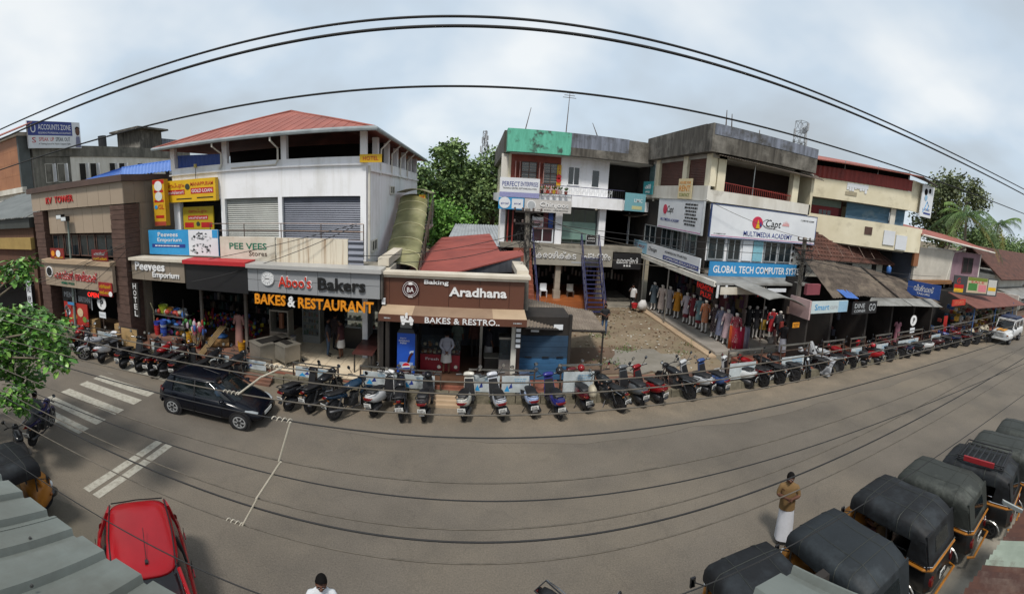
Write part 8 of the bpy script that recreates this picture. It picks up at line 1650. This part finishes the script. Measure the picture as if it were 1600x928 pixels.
for k, (nm, Y, r, m, pts, lab) in enumerate((('a', 3.4, .006, wire_br, [(0, 479), (150, 522), (310, 560), (456, 590), (548, 599), (684, 603), (805, 599), (940, 589), (1018, 581), (1170, 561), (1265, 549), (1400, 526), (1470, 512), (1568, 493)], 'topmost wire passing just over the parked scooters'),
    ('b', 3.4, .006, wire_br, [(0, 492), (120, 530), (240, 563), (399, 597), (480, 608), (531, 613), (684, 617), (805, 612), (940, 602), (1170, 573), (1400, 538), (1570, 503)], 'second wire crossing in front of the parked scooters'),
    ('c', 3.4, .0065, wire_br, [(0, 520), (100, 556), (240, 595), (345, 620), (427, 636), (565, 649), (684, 653), (830, 645), (940, 637), (1035, 625), (1170, 602), (1265, 583), (1400, 557), (1568, 518)], 'third wire crossing at the height of the scooter wheels'),
    ('d', 3.0, .0055, wire_m, [(0, 533), (150, 590), (240, 617), (360, 651), (451, 669), (620, 685), (700, 687), (800, 684), (956, 667), (1170, 630), (1400, 578), (1600, 527)], 'first dark wire over the open road'),
    ('e', 3.0, .006, wire_br, [(47, 590), (160, 635), (240, 666), (330, 698), (434, 728), (507, 742), (620, 752), (700, 755), (820, 752), (960, 738), (1100, 707), (1300, 652), (1515, 582)], 'grey wire over the middle of the road'),
    ('f', 3.0, .005, wire_m, [(55, 608), (160, 653), (240, 687), (320, 718), (432, 754), (507, 769), (620, 780), (720, 784), (960, 766), (1100, 737), (1237, 700), (1416, 640), (1577, 581)], 'thin dark wire below the grey one'),
    ('g', 3.0, .006, wire_br, [(0, 607), (50, 632), (154, 683), (320, 756), (404, 788), (479, 805), (526, 813), (720, 826), (960, 804), (1100, 765), (1194, 735), (1293, 700), (1439, 640)], 'pale wire with the lower white spacer'),
    ('h', 3.0, .0075, wire_m, [(0, 616), (77, 655), (130, 683), (320, 772), (414, 811), (540, 836), (670, 845), (760, 844), (900, 830), (1128, 777), (1334, 700), (1469, 640)], 'thickest black cable over the road'),
    ('i', 3.0, .0065, wire_br, [(0, 640), (78, 682), (332, 810), (395, 840), (545, 874), (755, 881), (978, 847), (1100, 814), (1242, 759), (1375, 700), (1502, 640)], 'lowest pale wire over the near side of the road'))):
    WR[nm] = cable('power_line', lab, pts, Y, r, m, G2)
cable('service_wire', 'thin paired wire close to the eave of the grey roof', [(0, 705), (160, 808), (355, 921), (1080, 927), (1224, 855), (1380, 763), (1465, 709), (1572, 640)], 1.95, .004, group=G2)
for i, (a, b2, pa, pb) in enumerate((('d', 'e', (455, 668), (437, 728)), ('e', 'g', (440, 728), (402, 789)), ('g', 'i', (403, 787), (380, 823)), ('a', 'b', (441, 589), (411, 603)), ('b', 'c', (410, 598), (374, 640)))):
    A_ = WR[a](P(*pa, Y=3.0 if a > 'c' else 3.4).x); B_ = WR[b2](P(*pb, Y=3.0 if b2 > 'c' else 3.4).x); o_ = Vector((0, -.012, 0))
    t = thing('wire_spacer', ['upper white spacer rod between road wires', 'second white spacer rod between road wires', 'short lowest white spacer rod', 'topmost white spacer rod over the black hatchback bonnet', 'white spacer rod in front of the black hatchback windscreen'][i], 'spacer', tuple(A_)); B().cyl(o_, B_ - A_ + o_, .009, pvc, 7).build('rod', t)
    q = B()
    for end, sg in ((A_, -1), (B_, 1)):
        if (end is B_ and i not in (2, 4)) or (end is A_ and i not in (0, 3)): continue
        fw = WR[a] if end is A_ else WR[b2]; pts = []
        for k in range(29): pp = fw(end.x - .16 * k / 28); an = k * pi / 4; pts.append(pp - A_ + Vector((0, .016 * cos(an), .016 * sin(an))))
        q.tube(pts, .005, pvc, 5)
    if q.v: q.build('coil', t)
sw = [((194, 380), (0, 452), 14.3, 14.3), ((196, 384), (0, 459), 14.3, 14.3), ((200, 388), (100, 470), 14.3, 14.3), ((60, 440), (170, 390), 14.2, 14.2), ((557, 350), (184, 425), 15.9, 14.8), ((557, 352), (300, 440), 15.9, 14.6), ((840, 335), (1010, 385), 17, 20), ((832, 345), (1250, 385), 17, 15.2), ((832, 352), (1250, 398), 17, 15.2), ((1104, 312), (1272, 375), 19.4, 19.0), ((1250, 395), (1470, 432), 15.2, 15.0), ((1250, 402), (1480, 442), 15.2, 15.0), ((1250, 410), (1500, 455), 15.2, 15.0), ((830, 360), (560, 400), 17, 15.5), ((830, 372), (620, 410), 17, 15.2), ((830, 378), (1110, 420), 17, 17.5)]
SWL = ['upper wire of the bundle slanting down before the hotel sign', 'middle wire of the bundle slanting down before the hotel sign', 'lowest wire of the bundle crossing the lamp post', 'short wire before the first floor windows of the taupe building', 'wire from the balcony railing down across the black fascia', 'wire from the balcony railing down across the grey bakery fascia', 'wire from the tangled pole to the garment banner', 'upper long wire between the two concrete poles', 'lower long wire between the two concrete poles', 'wire crossing the face of the large white hoarding', 'top wire running right from the concrete pole above the sheet roofs', 'middle wire running right from the concrete pole above the sheet roofs', 'bottom wire running right from the concrete pole above the sheet roofs', 'wire from the tangled pole over the red tin roof to the stair cover', 'wire over the red tin roof just above the white cornice', 'wire from the tangled pole across the courtyard to the canopy corner']
for i, (a, b2, ya, yb) in enumerate(sw):
    A_, B_ = P(*a, Y=ya), P(*b2, Y=yb); pts = [A_.lerp(B_, k / 16) - Vector((0, 0, .25 * 4 * (k / 16) * (1 - k / 16))) for k in range(17)]
    tag(B().tube(pts, .012, wire_m if i % 3 else wire_br, 4).build('service_wire'), SWL[i], 'cable', 'service wires along the shop fronts')
def mast(label, px, top, bot, Y, h_w, red=False):
    a, b2 = P(px, top, Y=Y), P(px, bot, Y=Y); t = thing('telecom_tower', label, 'tower', (b2.x, Y, 0)); H_ = a.z; q = B(); w0, w1 = h_w, h_w * .25
    def w_(z): return w0 + (w1 - w0) * min(1, z / (H_ * .9)) if not red else h_w * .55
    n = 14; co_ = [(-1, -1), (1, -1), (1, 1), (-1, 1)]
    for s in co_: q.tube([(s[0] * w_(H_ * k / n), s[1] * w_(H_ * k / n), H_ * k / n) for k in range(n + 1)], .07, M('tower_steel', '8a8e93', '767a7f', 2, .5), 4)
    for k in range(n):
        z0, z1 = H_ * k / n, H_ * (k + 1) / n
        for i_ in range(4): a_, c_ = co_[i_], co_[(i_ + 1) % 4]; q.tube([(a_[0] * w_(z0), a_[1] * w_(z0), z0), (c_[0] * w_(z1), c_[1] * w_(z1), z1)], .045, M('tower_steel', '8a8e93'), 4); q.tube([(a_[0] * w_(z1), a_[1] * w_(z1), z1), (c_[0] * w_(z1), c_[1] * w_(z1), z1)], .045, M('tower_steel', '8a8e93'), 4)
    q.build('lattice', t); rr = random.Random(int(px))
    for k in range(12): z = H_ * rr.uniform(.78, .97); an = rr.uniform(0, 6.28); B().cbox(w_(z) * 1.5 * cos(an), w_(z) * 1.5 * sin(an), z, .3, .3, rr.uniform(.8, 1.6), M('antenna_grey', 'a5a8ab', '93969a', 2, .5)).build('antenna', t)
mast('telecom lattice tower rising behind the trees between the buildings', 756, 205, 262, 95, 1.6); mast('telecom lattice tower behind the mouldy corner block', 1247, 188, 240, 62, 1.4, True)
for i, (px, y0, y1, px1, Y, lab) in enumerate(((884, 142, 206, 891, 34, 'tall thin aerial mast on the rear parapet'), (820, 200, 168, 830, 34, 'short tilted rod on the green parapet'), (934, 208, 192, 926, 33, 'tilted rod on the grey rear parapet'), (1134, 197, 172, 1136, 22, 'tall rod on the front corner parapet'), (1143, 200, 178, 1144, 22, 'second rod beside it on the front corner parapet'), (1186, 214, 203, 1187, 22, 'short rod on the street side parapet'))):
    a, b2 = P(px, max(y0, y1) + 6, Y=Y), P(px1, min(y0, y1), Y=Y); t = thing('aerial_rod', lab, 'aerial', tuple(a)); q = B(); q.cyl((0, 0, 0), b2 - a, .045, railm, 5, .02)
    q.build('rod', t)
    if i == 0:
        q = B(); d = b2 - a
        for k in range(3): q.tube([d * (.85 + .05 * k) + Vector((-.5 + .1 * k, 0, 0)), d * (.85 + .05 * k) + Vector((.5 - .1 * k, 0, 0))], .02, railm, 4)
        q.build('cross_bar', t)

# ------------------------------------------------------------------ trees
def leafm(n, a, b2): return M(n, a, b2, 1.5, .55, spec=.3)
GR = {'mid': [leafm('leaf_mid_a', '6f8653', '5a7040'), leafm('leaf_mid_b', '83995f', '6c824b'), leafm('leaf_mid_c', '4f6640', '3f5532')], 'bright': [leafm('leaf_br_a', '699840', '578534'), leafm('leaf_br_b', '80ab50', '6c9642'), leafm('leaf_br_c', '4d7531', '3f6227')], 'dull': [leafm('leaf_du_a', '66704a', '545d3c'), leafm('leaf_du_b', '757c55', '616845'), leafm('leaf_du_c', '485237', '3a432b')]}
def tree(label, base, height, clumps, kind='mid', leaf=.35, per=150, trunk=.2, name='tree', seed=1):
    """clumps: (dx, dy, z, radius) relative to the base."""
    t = thing(name, label, 'tree', base); rr = random.Random(seed)
    q = B(); top = max(clumps, key=lambda c_: c_[2]); mid = Vector((top[0] * .4, top[1] * .4, height * .45)); bm_ = M('bark', '6d6455')
    q.tube([(0, 0, 0), (.1 * trunk, 0, height * .2), mid, (top[0], top[1], top[2] * .95)], [trunk, trunk * .85, trunk * .6, trunk * .12], bm_, 7)
    for c_ in clumps: 
        s0 = Vector((0, 0, 0)).lerp(mid, rr.uniform(.7, 1.0)); q.tube([s0, s0.lerp(Vector(c_[:3]), .5) + Vector((rr.gauss(0, .2), rr.gauss(0, .2), .2)), c_[:3]], [trunk * .4, trunk * .25, trunk * .08], bm_, 5)
    q.build('trunk', t, smooth=True)
    b = B(); ms = GR[kind]
    for c_ in clumps:
        leaf_k = leaf * .68; n = int(per * 1.7 * c_[3] ** 1.6)
        for k in range(n):
            a = rr.uniform(0, 2 * pi); cz = rr.uniform(-1, 1); rad = c_[3] * (rr.random() ** .45) * (1 + .28 * sin(a * 3 + c_[0]) + .15 * sin(a * 7 + cz * 5)); sr = sqrt(1 - cz * cz)
            p = Vector((c_[0] + rad * sr * cos(a), c_[1] + rad * sr * sin(a), c_[2] + rad * cz * .8)); l = leaf_k * rr.uniform(.5, 1.4)
            d1 = Vector((rr.gauss(0, 1), rr.gauss(0, 1), rr.gauss(0, .6))).normalized(); d2 = d1.cross(Vector((rr.gauss(0, 1), rr.gauss(0, 1), rr.gauss(0, 1)))).normalized()
            b.add([p, p + d1 * l * .5 + d2 * l * .32, p + d1 * l, p + d1 * l * .5 - d2 * l * .32], [(0, 1, 2, 3)], rr.choice(ms))
    o = b.build('crown', t); return t
def cl(px, py, r, Y, base, dy=0): p = P(px, py, Y=Y); return (p.x - base[0], dy, p.z - base[2], r)
def tree_px(label, Y, bx, pts, kind, leaf, per, trunk, seed, name='tree'):
    b0 = (P(bx, 330, Y=Y).x, Y, -.1); c_ = [cl(px, py, r, Y, b0, (k % 3 - 1) * r * .5) for k, (px, py, r) in enumerate(pts)]; return tree(label, b0, max(k[2] for k in c_), c_, kind, leaf, per, trunk, name, seed)
tree_px('tall feathery tree standing highest between the two buildings', 44, 702, [(700, 236, 1.1), (713, 230, .9), (686, 238, .9), (705, 255, 1.2), (716, 272, 1.1), (694, 275, 1.1), (705, 292, 1.4), (690, 300, 1.2), (720, 250, .7), (684, 258, .6), (712, 315, 1.5), (695, 322, 1.4)], 'mid', .55, 230, .3, 3)
tree_px('dense tree just left of the mouldy green building', 46, 770, [(775, 252, 1.6), (768, 275, 2.2), (748, 285, 1.9), (760, 305, 2.4), (775, 300, 2.2), (740, 262, 1.3), (745, 320, 2.2)], 'mid', .55, 190, .28, 4)
tree_px('tree with pale stems in the middle of the gap between buildings', 48, 738, [(738, 268, .9), (730, 285, 1.2), (740, 300, 1.5), (728, 318, 1.7), (735, 335, 2.0), (750, 340, 2.0)], 'mid', .55, 190, .3, 5)
tree_px('dark tree right behind the white building', 42, 664, [(665, 272, 1.3), (660, 292, 1.5), (668, 312, 1.8), (660, 330, 1.8), (650, 285, 1.2), (676, 290, 1.2)], 'mid', .5, 190, .25, 6)
tree_px('bright green bushy tree low in the gap between buildings', 36, 690, [(690, 330, 1.6), (675, 345, 1.6), (705, 345, 1.7), (690, 362, 1.8), (712, 362, 1.4), (668, 368, 1.4), (720, 350, 1.2), (735, 372, 1.2)], 'bright', .4, 260, .2, 7, 'bush')
for i, (xx, s_) in enumerate(((-9, 11), (-2, 12), (5, 13), (-16, 14))): tree('background tree %s' % ['behind the white building at the left of the gap', 'deep in the gap under the telecom tower', 'partly behind the mouldy green building', 'hidden mostly by the white building roof'][i], (xx, 60, 0), 9, [(0, 0, 8.0, 2.6), (-2, 1, 6.2, 2.6), (2, -1, 6.2, 2.6), (0, 0, 4.2, 3), (-2.6, 0, 3, 2.4), (2.6, 0, 3, 2.4)], 'mid', .7, 110, .3, seed=s_)
tree_px('half bare rounded tree behind the white gutter house', 30, 1468, [(1475, 290, 2.4), (1458, 308, 2.4), (1490, 298, 2.6), (1508, 315, 2.3), (1478, 325, 2.6), (1462, 342, 2.4), (1512, 292, 1.6), (1528, 312, 1.8), (1495, 340, 2.4)], 'dull', .62, 120, .4, 21)
tree_px('green tree below the half bare one behind the white gutter house', 32, 1478, [(1455, 362, 2.4), (1475, 362, 2.6), (1495, 358, 2.6), (1512, 370, 2.6), (1465, 346, 2.0), (1490, 343, 2.0), (1530, 372, 2.4), (1545, 380, 2.2)], 'mid', .6, 150, .3, 22)
for i, (px, py, s_) in enumerate(((1590, 388, 31), (1560, 385, 33), (1535, 378, 32))):
    tree_px(['far tree at the right edge behind the tiled roof', 'far tree below the right palm', 'far tree between the two palms'][i], 45, px, [(px, py, 4.0), (px + 10, py + 6, 4.0), (px - 9, py + 4, 4.0), (px, py + 14, 4.6)], 'mid', .8, 60, .3, s_)
def palm(label, px, py, Y, bx, L_, seed):
    c_ = P(px, py, Y=Y); b0 = P(bx, 400, Y=Y); t = thing('coconut_palm', label, 'palm', (b0.x, Y, -.1)); H_ = c_.z; dx = c_.x - b0.x; q = B()
    q.tube([(0, 0, 0), (dx * .2, 0, H_ * .3), (dx * .6, 0, H_ * .7), (dx, 0, H_)], [.22, .18, .15, .13], M('palm_bark', '7d7465', '655c4e', 4, .9, stretch=(1, 1, 6)), 8); q.build('trunk', t, smooth=True); rr = random.Random(seed)
    for k in range(20):
        a = 2 * pi * k / 20 + rr.uniform(-.2, .2); up = rr.uniform(-.2, 1.15); l = L_ * rr.uniform(.8, 1.1); q = B(); pts = []
        for j_ in range(9): u = j_ / 8; pts.append(Vector((dx + l * u * cos(a) * (.95 - .2 * abs(up) * u), l * u * sin(a) * (.95 - .2 * abs(up) * u), H_ + l * (up * u * .75 - 1.05 * u * u * (.55 + .25 * (1 - up))))))
        m = rr.choice([leafm('palm_a', '55703a', '44592d'), leafm('palm_b', '66803f', '546c33'), leafm('palm_c', '3f5a2b', '334a22')]) if up > -.05 else leafm('palm_dry', '8a8040', '756c35')
        q.tube(pts, [.045 - .004 * j_ for j_ in range(9)], m, 4); sd = Vector((-sin(a), cos(a), 0))
        for j_ in range(26):
            u = .12 + .88 * j_ / 26; i_ = min(7, int(u * 8)); p = pts[i_].lerp(pts[i_ + 1], u * 8 - i_); tg = (pts[i_ + 1] - pts[i_]).normalized(); ll = l * .26 * (1 - .65 * abs(u - .4))
            for s_ in (-1, 1): e_ = p + sd * s_ * ll * .7 + tg * ll * .45 + Vector((0, 0, -ll * rr.uniform(.35, .8))); w_ = tg * .045; q.add([p - w_, p + w_, e_ + w_ * .3], [(0, 1, 2)], m)
        q.build('frond', t)
palm('coconut palm nearer the half bare tree', 1510, 336, 22, 1512, 4.4, 5); palm('coconut palm standing at the far right', 1560, 350, 30, 1552, 5.0, 6)
# near tree at the left edge with big separate leaves
nt_ = thing('leafy_tree', 'large leaved green tree reaching in at the left edge', 'tree', (-14.2, 6.2, 0)); q = B(); Yt = 6.2
spots = [(18, 420, .4), (42, 412, .32), (2, 432, .4), (38, 432, .3), (15, 500, .6), (45, 500, .75), (75, 515, .6), (20, 530, .8), (60, 545, .7), (90, 560, .45), (10, 570, .7), (45, 590, .55), (20, 620, .5), (35, 632, .4), (-20, 500, .9), (-20, 560, .9), (-25, 430, .6), (95, 540, .3), (-40, 620, .8)]
cs_ = []
for k, (px, py, r) in enumerate(spots): p = P(px, py, Y=Yt + (k % 3 - 1) * .5); cs_.append((p, r * .95))
q.tube([(0, 0, 0), (.05, .1, 1.2), (.0, 0, 2.6), (.2, 0, 4.2), (.5, 0, 5.6)], [.17, .15, .12, .08, .03], bark, 8)
for p, r in cs_: d = p - Vector((-14.2, Yt, 0)); q.tube([(0.02, 0, max(.8, d.z * .6)), d * .6 + Vector((0, 0, d.z * .25)), d], [.05, .035, .012], bark, 5)
q.build('trunk', nt_, smooth=True)
rr = random.Random(55); lms = [M('big_leaf_a', '4f7f30', '406b26', 6, .4), M('big_leaf_b', '66953f', '558033', 6, .4), M('big_leaf_c', '385c28', '2c4b1f', 6, .45), M('big_leaf_d', '80a84c', '6c933f', 6, .4)]
lme = []
for m in lms:
    b = B(); L_ = .24; vs = [(0, 0, 0), (.035, .06, .008), (.062, .13, .005), (.06, .19, -.006), (0, .25, -.03), (-.06, .19, -.006), (-.062, .13, .005), (-.035, .06, .008), (0, .06, -.006), (0, .13, -.012), (0, .19, -.02)]
    b.add(vs, [(0, 1, 8), (1, 2, 9, 8), (2, 3, 10, 9), (3, 4, 10), (0, 8, 7), (7, 8, 9, 6), (6, 9, 10, 5), (5, 10, 4)], m); o = b.build('leaf', nt_, smooth=True); lme.append(o.data); bpy.data.objects.remove(o)
rest = {m: [] for m in range(4)}; cand = []
for p, r in cs_:
    for k in range(int(720 * r ** 1.7)):
        a, cz = rr.uniform(0, 2 * pi), rr.uniform(-1, 1); sr = sqrt(1 - cz * cz); rad = r * rr.random() ** .4; pos = p + Vector((rad * sr * cos(a), rad * sr * sin(a), rad * cz * .75)) - Vector((-14.2, 6.2, 0))
        rot = Euler((rr.uniform(-.9, .5), rr.uniform(-.5, .5), rr.uniform(0, 6.28))); cand.append((pos.y - pos.x * .0, pos, rot, rr.uniform(.5, 1.0), rr.choices(range(4), (4, 4, 3, 2))[0]))
cand.sort(key=lambda c_: (c_[1] + Vector((-14.2, 6.2, -7.2))).length)
for k, (_, pos, rot, s_, mi) in enumerate(cand[:300]):
    o = link('leaf', lme[mi], nt_, pos); o.rotation_euler = rot; o.scale = (s_,) * 3
b = B()
for _, pos, rot, s_, mi in cand[300:]:
    M4 = Matrix.Translation(pos) @ rot.to_matrix().to_4x4() @ Matrix.Scale(s_, 4); me = lme[mi]; b.add([M4 @ v.co for v in me.vertices], [tuple(p.vertices) for p in me.polygons], lms[mi])
o = b.build('crown', nt_, smooth=True); o['kind'] = 'stuff'
